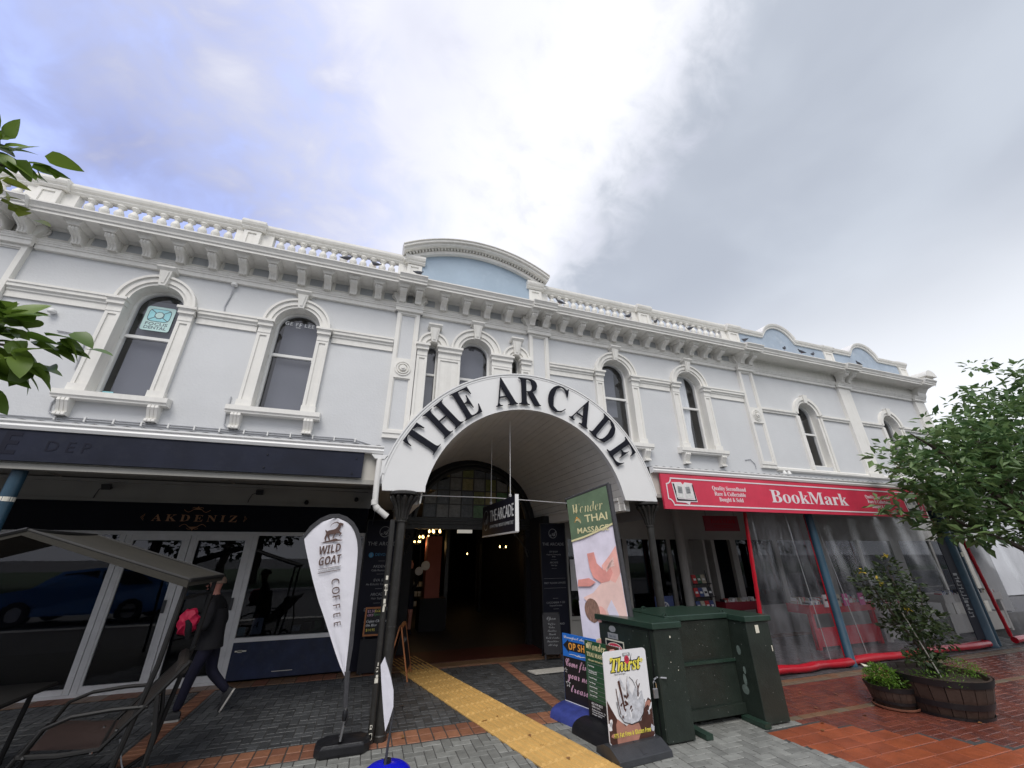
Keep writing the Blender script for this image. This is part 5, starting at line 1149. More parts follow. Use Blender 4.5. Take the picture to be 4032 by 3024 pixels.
# magazine rack
t = thing('magazine_rack', 'wire rack of books beside the round cream pillar', 'rack', (7.2, 7.95, .6))
MB().tube([(6.98, 7.95, .02), (6.93, 7.99, 1.45)], .01, 5).tube([(7.5, 7.95, .02), (7.42, 7.99, 1.45)], .01, 5).tube([(6.95, 7.9, 1.18), (7.47, 7.9, 1.18)], .012, 5).tube([(6.97, 7.88, .92), (7.5, 7.88, .92)], .012, 5).tube([(6.97, 7.88, .66), (7.5, 7.88, .66)], .012, 5).build('rack_frame', INK, t)
for z, ms in ((1.19, (BOOKC[0], BOOKC[6], BOOKC[3])), (.93, (BOOKC[0], BOOKC[2], BOOKC[1], BOOKC[4])), (.67, (BOOKC[2], BOOKC[3], BOOKC[0], BOOKC[2]))):
    for k, m_ in enumerate(ms):
        x = 6.98+k*.125; bk = thing('rack_book', ['red', 'green', 'cream', 'blue', 'white', 'black', 'pink'][0] and 'book %s on the %s tier of the wire rack' % (('leftmost', 'second', 'third', 'rightmost')[k], {1.19: 'top', .93: 'middle', .67: 'bottom'}[z]), 'book', (x, 7.9, z))
        MB().loft([[(x, 7.90, z), (x+.115, 7.90, z), (x+.115, 7.915, z), (x, 7.915, z)], [(x, 7.95, z+.17), (x+.115, 7.95, z+.17), (x+.115, 7.965, z+.17), (x, 7.965, z+.17)]], True, True).build('cover', m_, bk); MB().quad((x+.02, 7.9115, z+.06), (x+.09, 7.9115, z+.06), (x+.09, 7.922, z+.10), (x+.02, 7.922, z+.10)).build('cover_print', BOOKC[1] if m_ is not BOOKC[1] else BOOKC[4], bk)
# shelf cabinet and odd goods in the left window bay
t = thing('display_cabinet', 'small grey stepped display cabinet in the window bay behind the right iron post', 'cabinet', (5.4, 8.15, 0))
bb_('carcass', SOFFIT, (5.02, 5.06, 8.1, 8.35, .6, 1.30), (5.44, 5.48, 8.1, 8.35, .6, 1.30), (5.06, 5.44, 8.34, 8.35, .6, 1.3), parent=t); bb_('base', SOFFIT, (5.0, 5.5, 8.1, 8.36, .0, .6), parent=t)
for z in (.62, .80, .98, 1.15, 1.30): bb_('shelf', SOFFIT, (5.05, 5.45, 8.09, 8.34, z-.01, z+.01), parent=t)
t = thing('union_flag', 'red white and blue flag hanging inside the window left of the iron post', 'flag', (4.75, 8.3, 1.5))
MB().quad((4.42, 8.33, 1.32), (5.1, 8.33, 1.32), (5.1, 8.34, 1.86), (4.42, 8.34, 1.86)).build('field', BOOKC[2], t)
MB().box(4.70, 4.84, 8.322, 8.328, 1.32, 1.86).box(4.42, 5.1, 8.322, 8.328, 1.53, 1.66).add([(4.42, 8.325, 1.80), (4.50, 8.325, 1.86), (5.1, 8.325, 1.38), (5.02, 8.325, 1.32)], [(0, 1, 2, 3)]).build('white_cross', BOOKC[1], t)
MB().box(4.73, 4.81, 8.316, 8.321, 1.32, 1.86).box(4.42, 5.1, 8.316, 8.321, 1.56, 1.63).build('red_cross', BOOKC[0], t)
t = thing('toy_wheel', 'white spoked wheel disc on a blue ground in the bookshop window', 'wheel', (6.28, 8.0, .75)); bb_('backing', BOOKC[2], (6.05, 6.52, 8.1, 8.12, .55, .95), parent=t)
MB().ring(6.27, .74, .085, .105, 8.07, 8.1, 0, 360, 24).ring(6.27, .74, .02, .04, 8.07, 8.1, 0, 360, 16).build('rim', BOARDW, t)
for k in range(8): a = k*math.pi/4; MB().tube([(6.27+.04*math.cos(a), 8.085, .74+.04*math.sin(a)), (6.27+.088*math.cos(a), 8.085, .74+.088*math.sin(a))], .008, 4).build('spoke', BOARDW, t)
# far pale house beyond the right end
t = thing('distant_house', 'pale house with shallow gable roof beyond the right end of the building', 'house', (27, 14, 0))
bb_('wall', WALL, (23.5, 34, 11.5, 20, 0, 6.2), parent=t); MB().prism([(11.2, 6.2), (15.7, 8.0), (20.3, 6.2)], 'x', 23.2, 34.3).build('roof', TRIM, t)
bb_('window', STAIN[0], (24.5, 25.5, 11.49, 11.5, 3.6, 5.0), (27, 28, 11.49, 11.5, 3.6, 5.0), parent=t)
# ================================================================== street furniture
Z3 = Vector((0, 0, 1))
def slab(mb, p0, p1, z0, z1, th, lean=0):
    """upright board between ground points p0,p1 (2d) from z0 to z1, thickness th"""
    p0, p1 = Vector(p0+(0,)), Vector(p1+(0,)); n = (p1-p0).normalized().cross(Z3)
    r = []
    for z in (z0, z1):
        k = n*(-lean*(z-z0)); r.append([tuple(p0+n*th/2+k+Z3*z), tuple(p1+n*th/2+k+Z3*z), tuple(p1-n*th/2+k+Z3*z), tuple(p0-n*th/2+k+Z3*z)])
    return mb.loft(r, True, True)
class Plane:
    """writing surface of an upright board: u along board, z up, on its viewer side"""
    def __init__(s, p0, p1, th): s.p0 = Vector(p0+(0,)); s.p1 = Vector(p1+(0,)); s.u = (s.p1-s.p0).normalized(); s.n = s.u.cross(Z3); s.off = th/2; s.L = (s.p1-s.p0).length
    def at(s, a, z, l=.002): return tuple(s.p0+s.u*a+s.n*(s.off+l)+Z3*z)
    def shape(s, name, pts, m, parent, l=.001, d=.0012):
        o = s.at(0, 0, l); return poly2(name, pts, m, parent, o, s.u, Z3, d, 0)
    def text(s, t, m, parent, a, z, size, name='lettering', **k):
        return text(name, t, m, parent, s.at(a, z, k.pop('l', .003)), size, u=s.u, depth=.0015, **k)
def rrect(x0, x1, z0, z1, r=.03, n=4):
    out = []
    for cx, cz, a in ((x1-r, z1-r, 0), (x0+r, z1-r, 90), (x0+r, z0+r, 180), (x1-r, z0+r, 270)):
        out += [(cx+r*math.cos(R(a+90*k/n)), cz+r*math.sin(R(a+90*k/n))) for k in range(n+1)]
    return out
def blob(cx, cz, rx, rz, n=14, j=.0, rot=0, seed=0):
    rd = random.Random(seed+int(cx*991)+int(cz*577)); out = []
    for k in range(n):
        a = 2*math.pi*k/n; q = 1+rd.uniform(-j, j); x, z = rx*q*math.cos(a), rz*q*math.sin(a); out.append((cx+x*math.cos(rot)-z*math.sin(rot), cz+x*math.sin(rot)+z*math.cos(rot)))
    return out
def taper(pts, ws):
    """ribbon polygon along pts with half widths ws"""
    l, r = [], []
    for i, p in enumerate(pts):
        a, b = Vector(pts[max(i-1, 0)]), Vector(pts[min(i+1, len(pts)-1)]); d = (b-a).normalized(); l.append((p[0]-d.y*ws[i], p[1]+d.x*ws[i])); r.append((p[0]+d.y*ws[i], p[1]-d.x*ws[i]))
    return l+r[::-1]
# ---- utility cabinet
cb = thing('utility_cabinet', 'large dark green metal utility cabinet with two pillars and a recessed middle', 'cabinet', (4.0, 4.8, 0))
MB().loft([[(3.17, 4.34, z), (3.52, 4.34, z), (3.52, 5.30, z), (2.985, 5.30, z)] for z in (.012, 1.02)], True, True).build('left_pillar', CABG, cb, bevel=.006)
bb_('right_pillar', CABG, (4.53, 4.90, 4.36, 5.40, .012, 1.02), parent=cb, bev=.006)
MB().loft([[(3.14, 4.315, z), (3.535, 4.315, z), (3.535, 5.32, z), (2.945, 5.32, z)] for z in (1.022, 1.085)], True, True).build('left_lid', CABL, cb, bevel=.006)
bb_('right_lid', CABL, (4.51, 4.93, 4.335, 5.42, 1.022, 1.085), parent=cb, bev=.006)
bb_('middle_lid', CABL, (3.54, 4.505, 4.60, 5.42, 1.04, 1.10), parent=cb, bev=.006)
MB().loft([[(3.525, 4.66, .60), (4.525, 4.66, .60), (4.525, 4.70, .60), (3.525, 4.70, .60)], [(3.525, 4.62, 1.03), (4.525, 4.62, 1.03), (4.525, 4.66, 1.03), (3.525, 4.66, 1.03)]], True, True).build('upper_door', CABG, cb)
bb_('door_lip', CABL, (3.525, 4.525, 4.62, 4.66, .575, .60), parent=cb)
bb_('lower_door', CABG, (3.525, 4.525, 4.64, 4.70, .16, .572), parent=cb); bb_('kick_plate', CABG, (3.525, 4.525, 4.60, 4.70, .06, .158), parent=cb)
bb_('body', CABG, (3.53, 4.52, 4.71, 5.40, .05, 1.03), parent=cb)
for x in (3.62, 4.44): bb_('foot_rail', CABL, (x, x+.09, 4.30, 4.62, .005, .05), parent=cb)
cf = Plane((2.985, 5.30), (3.17, 4.34), 0.0); cw = cf.L
for nm_, a_, b_, z0_, z1_, m_, l_ in (('side_door', .03, cw-.10, .06, .99, CABG, .012), ('door_gap', cw-.085, cw-.065, .03, 1.0, BLACKP, .002), ('hinge_strip', cw-.06, cw-.005, .03, 1.0, CABG, .012)):
    MB().loft([[cf.at(a_, z, 0), cf.at(b_, z, 0), cf.at(b_, z, l_), cf.at(a_, z, l_)] for z in (z0_, z1_)], True, True).build(nm_, m_, cb)
for x, y in ((3.56, 4.62), (4.47, 4.64), (3.75, 5.3), (3.3, 5.35)):
    MB().ring(x, 1.10, .022, .036, y, y+.014, -20, 200, 12).build('lifting_eye', CABL, cb)
MB().tube([(3.10, 4.36, .56), (3.15, 4.37, .575), (3.23, 4.31, .575)], .010, 5).build('hasp', STEEL, cb)
pk = MB().bbox(3.075, 3.135, 4.35, 4.375, .40, .485, .006).build('padlock', STEEL, cb); MB().tube([(3.088, 4.362, .483), (3.088, 4.362, .53), (3.105, 4.362, .55), (3.122, 4.362, .53), (3.122, 4.362, .483)], .006, 6).build('shackle', CHROME, pk)
bb_('tag_sticker', STICK, (4.66, 4.715, 4.351, 4.3535, .90, .985), parent=cb)
bb_('scratch_mark', STICK, (3.36, 3.375, 4.3335, 4.336, .93, .95), (3.415, 3.422, 4.3335, 4.336, .62, .63), (4.86, 4.872, 4.3535, 4.356, .70, .76), (3.33, 3.337, 4.3335, 4.336, .70, .708), parent=cb)
cf = Plane((2.973, 5.295), (3.158, 4.335), 0.0)
mb = MB(); 
for y, z, a, b in ((4.45, .70, .03, .05), (4.44, .40, .025, .06), (4.46, .30, .05, .05), (4.42, .5, .02, .04)):
    mb.loft([[(4.5285, y+.1+q*a*math.cos(k*.45), z+q*b*math.sin(k*.45)) for k in range(14)] for q in (1, .02)], True)
mb.build('smudge', SMUDGE, cb)
cf.shape('danger_sign', [(.17, .58), (.49, .58), (.49, .83), (.17, .83)], STICK, cb, l=.001); cf.shape('danger_panel', [(.185, .595), (.475, .595), (.475, .815), (.185, .815)], INK, cb, l=.0025)
cf.shape('danger_oval', blob(.33, .745, .132, .058, 24), STICK, cb, l=.004); cf.shape('danger_oval', blob(.33, .745, .122, .050, 24), RED, cb, l=.0055); cf.text('DANGER', BOARDW, cb, .33, .72, .07, font='bold', align='CENTER', width=.2, l=.008)
cf.shape('service_sticker', [(.22, .84), (.40, .84), (.40, .90), (.22, .90)], GREYT, cb); cf.text('No. 61', TXG, cb, .25, .855, .04, l=.004); cf.shape('crest_sticker', blob(.31, .945, .06, .035, 18), GREYT, cb); bb_('lid_sticker', STICK, (3.140, 3.1445, 4.58, 4.66, 1.03, 1.08), parent=cb)
# ---- Thirst board
P0, P1 = (2.46, 4.29), (3.01, 4.33)
t = thing('pavement_sign', 'white drinks board reading Thirst with a chocolate drink picture, standing foremost', 'sign', (2.73, 4.31, 0), 0)
slab(MB(), P0, P1, .115, .115, .012)
pl = Plane(P0, P1, .012)
o_ = [tuple(pl.p0+pl.u*a+Z3*z+pl.n*.006) for a, z in rrect(0, pl.L, .10, .865, .035)]; o2 = [tuple(Vector(q)-pl.n*.012) for q in o_]
MB().loft([o2, o_], True, True).build('panel', BOARDW, t)
W_ = pl.L
S = lambda pts, m, l=.001, nm='print': pl.shape(nm, [(a*W_, .10+b*.765) for a, b in pts], m, t, l=l)
S([(.005, .04), (.05, .005), (.95, .005), (.995, .04), (.995, .40), (.93, .43), (.85, .36), (.80, .30), (.72, .20), (.40, .17), (.20, .25), (.08, .38), (.03, .44), (.005, .47)], CHOC)
S([(.16, .01), (.62, .01), (.70, .1), (.66, .18), (.52, .20), (.36, .17), (.28, .22), (.20, .26), (.16, .2)], MILK, .0022)
S([(.20, .42), (.24, .30), (.34, .22), (.50, .185), (.66, .20), (.78, .28), (.83, .40), (.80, .52), (.72, .50), (.66, .58), (.58, .48), (.5, .56), (.42, .50), (.32, .56), (.26, .48)], ICEP, .0034)
rd = random.Random(4)
for k in range(15):
    a, b = rd.uniform(.27, .76), rd.uniform(.26, .50); S(blob(a, b, rd.uniform(.015, .05), rd.uniform(.008, .022), 7, .45, rd.uniform(0, 3)), CHOC if k % 3 else BOARDW, .0046)
for k in range(9):
    a, b = rd.choice((rd.uniform(.02, .16), rd.uniform(.84, .97))), rd.uniform(.06, .42); S(blob(a, b, rd.uniform(.02, .05), rd.uniform(.02, .045), 8, .4, rd.uniform(0, 3)), (BOARDW, MILK, ICEP)[k % 3], .0022)
S(taper([(.29, .66), (.33, .52), (.37, .36)], [.022, .02, .016]), CHOC, .0052); S(taper([(.31, .69), (.38, .60), (.42, .55)], [.016, .02, .012]), ICEP, .0056); S(taper([(.22, .58), (.24, .45), (.28, .3)], [.008, .009, .007]), CHOC, .005)
S(taper([(.77, .60), (.72, .55), (.70, .46)], [.006, .012, .016]), CHOC, .005); S(taper([(.72, .56), (.69, .62), (.73, .65)], [.008, .006, .002]), CHOC, .0052); S(taper([(.50, .70), (.47, .6), (.46, .5)], [.002, .004, .008]), CHOC, .005); S(taper([(.54, .69), (.62, .64), (.68, .55)], [.003, .004, .003]), INK, .005)
for q in range(2): S(taper([(.20+.02*q, .44), (.24, .30), (.34, .215), (.50, .18), (.66, .195), (.78, .27), (.84, .42)], [.004]*7), INK if q else GREYT, .0056+.0004*q)
for a, b, c in ((.50, .625, .04),): S(blob(a, b-.02, .03, .05, 10), ICEP, .0054)
pl.text('Thirst', INK, t, W_*.485, .685, .165, font='ital', align='CENTER', off=.010, width=.40, l=.0022); pl.text('Thirst', YEL, t, W_*.485, .685, .165, font='ital', align='CENTER', off=.001, width=.385, l=.0045)
for cx_, cz_ in ((.17, .79), (.87, .755)): pl.shape('curl', taper([(W_*cx_+.020*(1-k/14)*math.cos(k*.7), cz_+.020*(1-k/14)*math.sin(k*.7)) for k in range(12)], [.004]*12), YEL, t, l=.0046)
S(blob(.53, .885, .055, .048, 18), RED, .0046); pl.shape('print', taper([(W_*.53+.022*(1-k/12)*math.cos(k*.8), .777+.022*(1-k/12)*math.sin(k*.8)) for k in range(11)], [.0022]*11), CHOC, t, l=.006)
S(rrect(.44, .62, .925, .965, .015), GREYT); pl.text('RAVE', BOARDW, t, W_*.53, .817, .024, align='CENTER', font='bold', l=.0035)
pl.text('liquid beverages', GREYT, t, .12, .655, .022); pl.text('97% Fat Free & Gluten Free', YEL, t, W_*.5, .155, .05, font='bold', align='CENTER', width=.45, l=.0062)
mb = MB(); f = [(-.20, 0), (-.19, .05), (-.05, .11), (.05, .11), (.19, .05), (.20, 0)]
mid = (pl.p0+pl.p1)/2
mb.loft([[tuple(mid+pl.u*q+pl.n*a+Z3*b) for a, b in f] for q in (-.31, -.30, .30, .31)], True, True); mb.build('rubber_base', CHARP, t, bevel=.004)
MB().loft([[tuple(mid+pl.u*q+pl.n*a+Z3*b) for a, b in ((.02, .112), (.03, .116), (.17, .062), (.17, .055))] for q in (-.02, .02)], True, True).build('base_rib', CHARP, t)
# ---- green massage board
P0, P1 = (2.64, 5.0), (2.76, 4.46); pl = Plane(P0, P1, .014)
t = thing('pavement_sign', 'narrow green massage price board between the blue and the white boards', 'sign', (2.70, 4.75, 0))
slab(MB(), P0, P1, .12, .855, .014).build('panel', THG, t); W_ = pl.L
pl.shape('dark_footer', [(0.001, .122), (W_-.001, .122), (W_-.001, .275), (.001, .275)], INK, t)
pl.shape('corner_picture', [(W_*.66, .853), (W_*.72, .77), (W_*.80, .72), (W_*.98, .70), (W_*.995, .853)], CHOC, t); pl.shape('corner_picture', blob(W_*.86, .79, .05, .04, 10, .2), SKINP, t, l=.0024); pl.shape('corner_picture', blob(W_*.90, .73, .045, .025, 10, .2), SKINL, t, l=.003)
pl.text('Wonder', THY, t, W_*.37, .77, .105, font='ital', align='CENTER', width=.30); pl.text('THAI MASSAGE', THY, t, W_*.40, .70, .06, font='serif', align='CENTER', width=.38); pl.text('relax your mind and restore your body', THY, t, W_*.45, .655, .03, align='CENTER', width=.40)
pl.shape('emblem', blob(W_*.08, .80, .022, .022, 9, .3), THY, t)
for z in (.305, .345, .385, .425, .465, .515, .565, .632): pl.shape('rule', [(.03, z), (W_-.03, z), (W_-.03, z+.0018), (.03, z+.0018)], GREYT, t)
for a in (.03, W_-.032): pl.shape('rule', [(a, .305), (a+.002, .305), (a+.002, .632), (a, .632)], GREYT, t)
for z, s_ in ((.60, 'Thai Massage'), (.55, 'Thai Massage with'), (.533, 'Herbal Compress'), (.485, 'Thai Oil Massage'), (.44, 'Foot Massage'), (.40, 'Head & Shoulder'), (.36, 'Couple Massage'), (.32, 'Back and Neck')): pl.text(s_, BOARDW, t, .045, z, .019)
for k, z in enumerate((.585, .53, .485, .44, .40, .36, .32)): pl.text('60 min $%d' % (70+5*(k % 3)), BOARDW, t, W_-.045, z, .019, align='RIGHT', font='bold')
for z, s_, h_ in ((.24, '022 419 8833', .032), (.215, 'OPEN 7 DAYS', .022), (.19, 'Monday to Sunday 9am - 7pm', .018), (.17, 'The Arcade, Victoria Road', .018), (.15, 'Devonport Auckland', .018)): pl.text(s_, BOARDW, t, .06, z, h_)
def rollbase(name, m, t, c, u, L, wdt, h):
    u = Vector(u+(0,)).normalized(); n = u.cross(Z3); mb = MB(); rg = []
    for q in (-1, -.96, -.6, 0, .6, .96, 1):
        s_ = .72 if abs(q) == 1 else .95 if abs(q) > .9 else 1
        rg.append([tuple(Vector(c+(0,))+u*L/2*q+n*wdt/2*s_*math.cos(a)+Z3*(h*s_*max(0, math.sin(a))**.7)) for a in [math.pi*k/10 for k in range(11)]])
    return mb.loft(rg, True, True).build(name, m, t, smooth=True)
rollbase('rubber_base', BLACKP, t, (2.66, 4.72), (.12, -.54), .66, .42, .125)
# ---- op shop board
P0, P1 = (2.60, 5.53), (2.78, 4.98); pl = Plane(P0, P1, .016)
t = thing('pavement_sign', 'blue and black op shop board with pink chalk writing on a blue base', 'sign', (2.7, 5.25, 0)); W_ = pl.L
slab(MB(), P0, P1, .13, .85, .016).build('panel', OPB, t)
pl.shape('black_field', [(.004, .135), (W_-.004, .135), (W_-.004, .60), (.004, .60)], CHALKB, t); pl.shape('bottom_trim', [(.0, .13), (W_, .13), (W_, .138), (0, .138)], BOARDW, t, l=.002)
pl.text('Devonport Anglican', BOARDW, t, W_*.5, .80, .05, font='script', align='CENTER', width=.52)
pl.shape('arrow', [(.01, .72), (.11, .79), (.11, .77), (W_-.02, .77), (W_-.02, .67), (.11, .67), (.11, .65)], INK, t, l=.0012); pl.text('OP SHOP', ORNG, t, .105, .683, .105, font='bold', width=.42, l=.0035)
for k in (-1, 1): pl.shape('flourish', taper([(W_*.5+k*.18, .63), (W_*.5+k*.08, .635), (W_*.5+k*.02, .625), (W_*.5-k*.02, .64)], [.002, .003, .004, .003]), BOARDW, t)
for z, s_, x in ((.50, 'Come find', .03), (.375, 'your next', .07), (.24, 'treasure!', .11)): pl.text(s_, PINKC, t, x, z, .13, font='script', width=.44)
for x, z, r in ((.04, .45, .03), (.07, .315, .045)):
    pl.shape('star', [(x+r*(1 if k % 2 == 0 else .42)*math.sin(k*math.pi/5), z+r*(1 if k % 2 == 0 else .42)*math.cos(k*math.pi/5)) for k in range(10)], BOARDW, t, l=.0015); pl.shape('star', [(x+r*.7*(1 if k % 2 == 0 else .42)*math.sin(k*math.pi/5), z+r*.7*(1 if k % 2 == 0 else .42)*math.cos(k*math.pi/5)) for k in range(10)], CHALKB, t, l=.003)
rollbase('vinyl_base', BASEB, t, (2.68, 5.27), (.18, -.55), .62, .52, .13)
# ---- tall Wonder Thai banner
P0, P1 = (2.80, 5.56), (3.16, 4.98); pl = Plane(P0, P1, .006); W_ = pl.L
t = thing('tall_banner', 'tall rectangular massage banner with green head and pink picture, leaning on its pole', 'banner', (3.0, 5.3, 0))
BZ0, BZ1 = .30, 2.60
rows_ = []
for j in range(25):
    z = BZ0+(BZ1-BZ0)*j/24; rows_.append([tuple(pl.p0+pl.u*W_*i/10+Z3*(z+.10*(i/10)*(j/24))+pl.n*(.006*math.sin(j*.9+i*.6)*math.sin(math.pi*i/10)*(1 if j > 5 else .3))) for i in range(11)])
TH = lambda z: z
def fz(z, a): return z+.10*(a/W_)*((z-BZ0)/(BZ1-BZ0))
def BS(pts, m, l, nm='print'): return pl.shape(nm, [(a*W_, fz(z, a*W_)) for a, z in pts], m, t, l=l)
mb = MB().loft(rows_, False); fab = mb.build('fabric', LILAC, t, smooth=True)
BS([(0, 2.02), (.3, 2.03), (.6, 2.055), (1, 2.10), (1, 2.585), (0, 2.585)], THG2, .012, 'green_head')
BS([(0, 1.995), (.3, 2.005), (.6, 2.03), (1, 2.075), (1, 2.10), (.6, 2.055), (.3, 2.03), (0, 2.02)], THY, .0125, 'gold_band')
pl.text('Wonder', THY, t, W_*.48, 2.37, .20, font='ital', align='CENTER', off=-.004, width=.50, l=.016); pl.text('THAI', THY, t, W_*.66, 2.235, .14, align='CENTER', width=.36, l=.016, off=.002); pl.text('MASSAGE', THY, t, W_*.54, 2.095, .105, align='CENTER', width=.50, l=.016, off=.0015)
for k in range(4): BS(taper([(.14+.02*k, 2.24+.02*k), (.20+.03*k, 2.30-.03*k), (.28, 2.25-.01*k)], [.004, .012, .004]), (THY, ORNG)[k == 0], .016, 'flower')
# generic massage picture: flat printed shapes
BS([(0, .75), (1, .75), (1, 1.5), (.85, 1.55), (.5, 1.3), (.2, 1.2), (0, 1.25)], LILAC, .012)
BS([(.12, 1.28), (.35, 1.32), (.55, 1.42), (.78, 1.62), (.97, 1.70), (.99, 1.35), (.99, .72), (.93, .7), (.80, .86), (.62, 1.0), (.42, 1.10), (.22, 1.2)], SKINL, .0135, 'print_back')
BS([(.62, 1.62), (.82, 1.72), (.99, 1.82), (.99, 1.50), (.86, 1.40), (.70, 1.46)], SKINP, .0145, 'print_shoulder')
BS([(.33, 1.80), (.49, 1.80), (.52, 1.66), (.66, 1.56), (.80, 1.60), (.84, 1.52), (.74, 1.43), (.56, 1.42), (.40, 1.50), (.35, 1.62)], SKIND, .0155, 'print_hand')
for k in range(4): BS(taper([(.70+.03*k, 1.55+.02*k), (.80+.02*k, 1.60+.02*k), (.90, 1.60+.03*k)], [.018, .016, .008]), SKINL, .0165, 'print_finger')
BS([(.02, 1.42), (.30, 1.40), (.44, 1.44), (.30, 1.50), (.05, 1.50)], SKIND, .0155, 'print_arm')
BS(blob(.28, 1.12, .165, .135, 20, .03, -.3), HAIRP, .0165, 'print_hair'); BS(blob(.46, 1.06, .115, .10, 18, .03), SKINP, .0155, 'print_face'); BS(taper([(.50, 1.0), (.54, 1.02), (.57, 1.06)], [.004, .008, .003]), SKIND, .0165, 'print_face_line')
BS(taper([(.50, .95), (.70, .84), (.92, .74)], [.045, .05, .05]), SKINP, .015, 'print_arm')
BS([(.60, 1.12), (.72, 1.22), (.86, 1.0), (.84, .86), (.66, .98)], LILAC, .0155)
BS(blob(.44, .62, .345, .20, 26), THY, .0165, 'print_disc'); BS(blob(.44, .62, .325, .185, 26), SKIND, .0175, 'print_disc'); BS(blob(.48, .66, .20, .10, 12, .2), SKINL, .0185, 'print_hand'); BS(taper([(.30, .70), (.44, .62), (.60, .66)], [.03, .035, .02]), SKINP, .0195, 'print_finger')
BS([(0, .30), (1, .30), (1, .40), (0, .40)], THG2, .0175); BS([(0, .40), (1, .40), (1, .42), (0, .42)], THY, .0175)
tp = lambda a, z, l=0: tuple(pl.p0+pl.u*a+Z3*z+pl.n*l)
MB().tube([tp(-.03, 2.60), tp(W_*.5, 2.655), tp(W_+.04, 2.705)], .022, 8).build('top_sleeve', SLEEVE, t, smooth=True)
MB().tube([tp(W_+.03+.0*k, .25+.35*k) for k in range(8)], [.032+.004*(k % 2) for k in range(8)], 10).build('side_sleeve', SLEEVE, t, smooth=True)
MB().tube([tp(W_+.03, 0.0), tp(W_+.03, .26)], .014, 8).build('pole', STEEL, t)
t.rotation_mode = 'QUATERNION'; t.rotation_quaternion = Matrix.Rotation(R(5.0), 4, pl.n).to_quaternion() if False else Matrix.Rotation(R(4.2), 3, pl.n).to_quaternion(); t.location = Vector(t.location)+pl.u*.19
bf_ = MB().bbox(3.20, 3.58, 4.66, 4.96, 0, .06, .02).build('base', BLACKP, None); bf_.parent = t; bf_.matrix_parent_inverse = (Matrix.Translation(t.location) @ t.rotation_quaternion.to_matrix().to_4x4()).inverted()
# ---- feather flag
t = thing('feather_flag', 'white teardrop feather flag printed with a goat, black edged, left of the arch', 'flag', (.0, 5.36, 0))
FX, FY = 0.0, 5.22
def fw(p): return (p[0], p[1])
inner = [(-.675, 1.985), (-.60, 2.09), (-.52, 2.165), (-.44, 2.205), (-.36, 2.21), (-.28, 2.185), (-.21, 2.135), (-.155, 2.06), (-.115, 1.97), (-.09, 1.86), (-.078, 1.7), (-.07, 1.5), (-.065, 1.3), (-.058, 1.1), (-.05, .92), (-.045, .66)]
left = [(-.045, .655), (-.10, .74), (-.17, .87), (-.25, 1.03), (-.33, 1.19), (-.42, 1.36), (-.51, 1.56), (-.60, 1.78), (-.655, 1.92)]
poly = inner+left
mb = MB(); nrow = 34; rg = []
def xr(z, side):
    pts = left[::-1]+[(-.045, .655)] if side < 0 else [p for p in inner if p[0] > -.37]
    pts = sorted(pts, key=lambda q: q[1])
    if side < 0: pts += sorted([p for p in inner if p[0] <= -.36], key=lambda q: q[1])
    for a, b in zip(pts, pts[1:]):
        if a[1] <= z <= b[1]: k = (z-a[1])/max(1e-6, b[1]-a[1]); return a[0]+(b[0]-a[0])*k
    return pts[-1][0] if z > pts[-1][1] else pts[0][0]
for j in range(nrow+1):
    z = .66+(2.207-.66)*(j/nrow); a, b = xr(z, -1), xr(z, 1); rg.append([(a+(b-a)*i/8, FY+.010*math.sin(i*1.3+z*7)*math.sin(math.pi*i/8), z) for i in range(9)])
mb.loft(rg, False).build('fabric', FLAGW, t, smooth=True)
edge = inner; off = []
for i, p in enumerate(edge):
    a, b = Vector(edge[max(0, i-1)]), Vector(edge[min(i+1, len(edge)-1)]); d = (b-a).normalized(); k = .045 if 0 < i < len(edge)-1 else .03; off.append((p[0]-d.y*k*1.0, p[1]+d.x*k))
mb = MB().loft([[(p[0], FY-.006, p[1]), (q[0], FY-.010, q[1]), (q[0], FY+.012, q[1]), (p[0], FY+.008, p[1])] for p, q in zip(edge, off)], True, True); mb.build('black_sleeve', SLEEVE, t, smooth=True)
MB().tube([(-.025, FY, .70), (-.01, FY, .5), (.0, FY, .40)], .026, 8).build('lower_sleeve', SLEEVE, t, smooth=True)
MB().tube([(.0, FY, .42), (.01, FY, .30), (-.01, FY, .13)], .012, 8).build('pole', STEEL, t, smooth=True); MB().lathe([(.02, 0), (.026, .02), (.026, .07), (.018, .09)], (.005, FY, .29), 10).tube([(.02, FY-.02, .37), (.035, FY-.03, .32), (.015, FY-.03, .26)], .009, 6).build('clamp', BLACKP, t, smooth=True)
FO = (0, FY-.016, 0); FS = lambda nm, pts, m=FLAGP: poly2(nm, pts, m, t, FO, (1, 0, 0), (0, 0, 1), .002, 0)
def G2(pts): # goat in its own box, sheared a little like the cloth
    return [(-.485+.17*a+.035*b, 1.965+.185*b) for a, b in pts]
goat = [(.12, .52), (.22, .58), (.45, .62), (.58, .68), (.66, .80), (.68, .95), (.60, 1.0), (.72, 1.04), (.86, 1.02), (.97, .97), (.98, .92), (.94, .90), (.96, .82), (.92, .82), (.90, .88), (.84, .88), (.86, .72), (.84, .56), (.92, .50), (1.06, .44), (1.0, .26), (.93, .24), (.96, .40), (.84, .42), (.72, .40), (.66, .34), (.66, .10), (.58, .10), (.60, .36), (.42, .36), (.32, .34), (.34, .24), (.44, .08), (.50, .0), (.42, .0), (.26, .2), (.20, .30), (.18, .18), (.24, .0), (.18, -.04), (.08, .14), (.10, .36), (.06, .46), (-.02, .54), (-.02, .62), (.06, .56)]
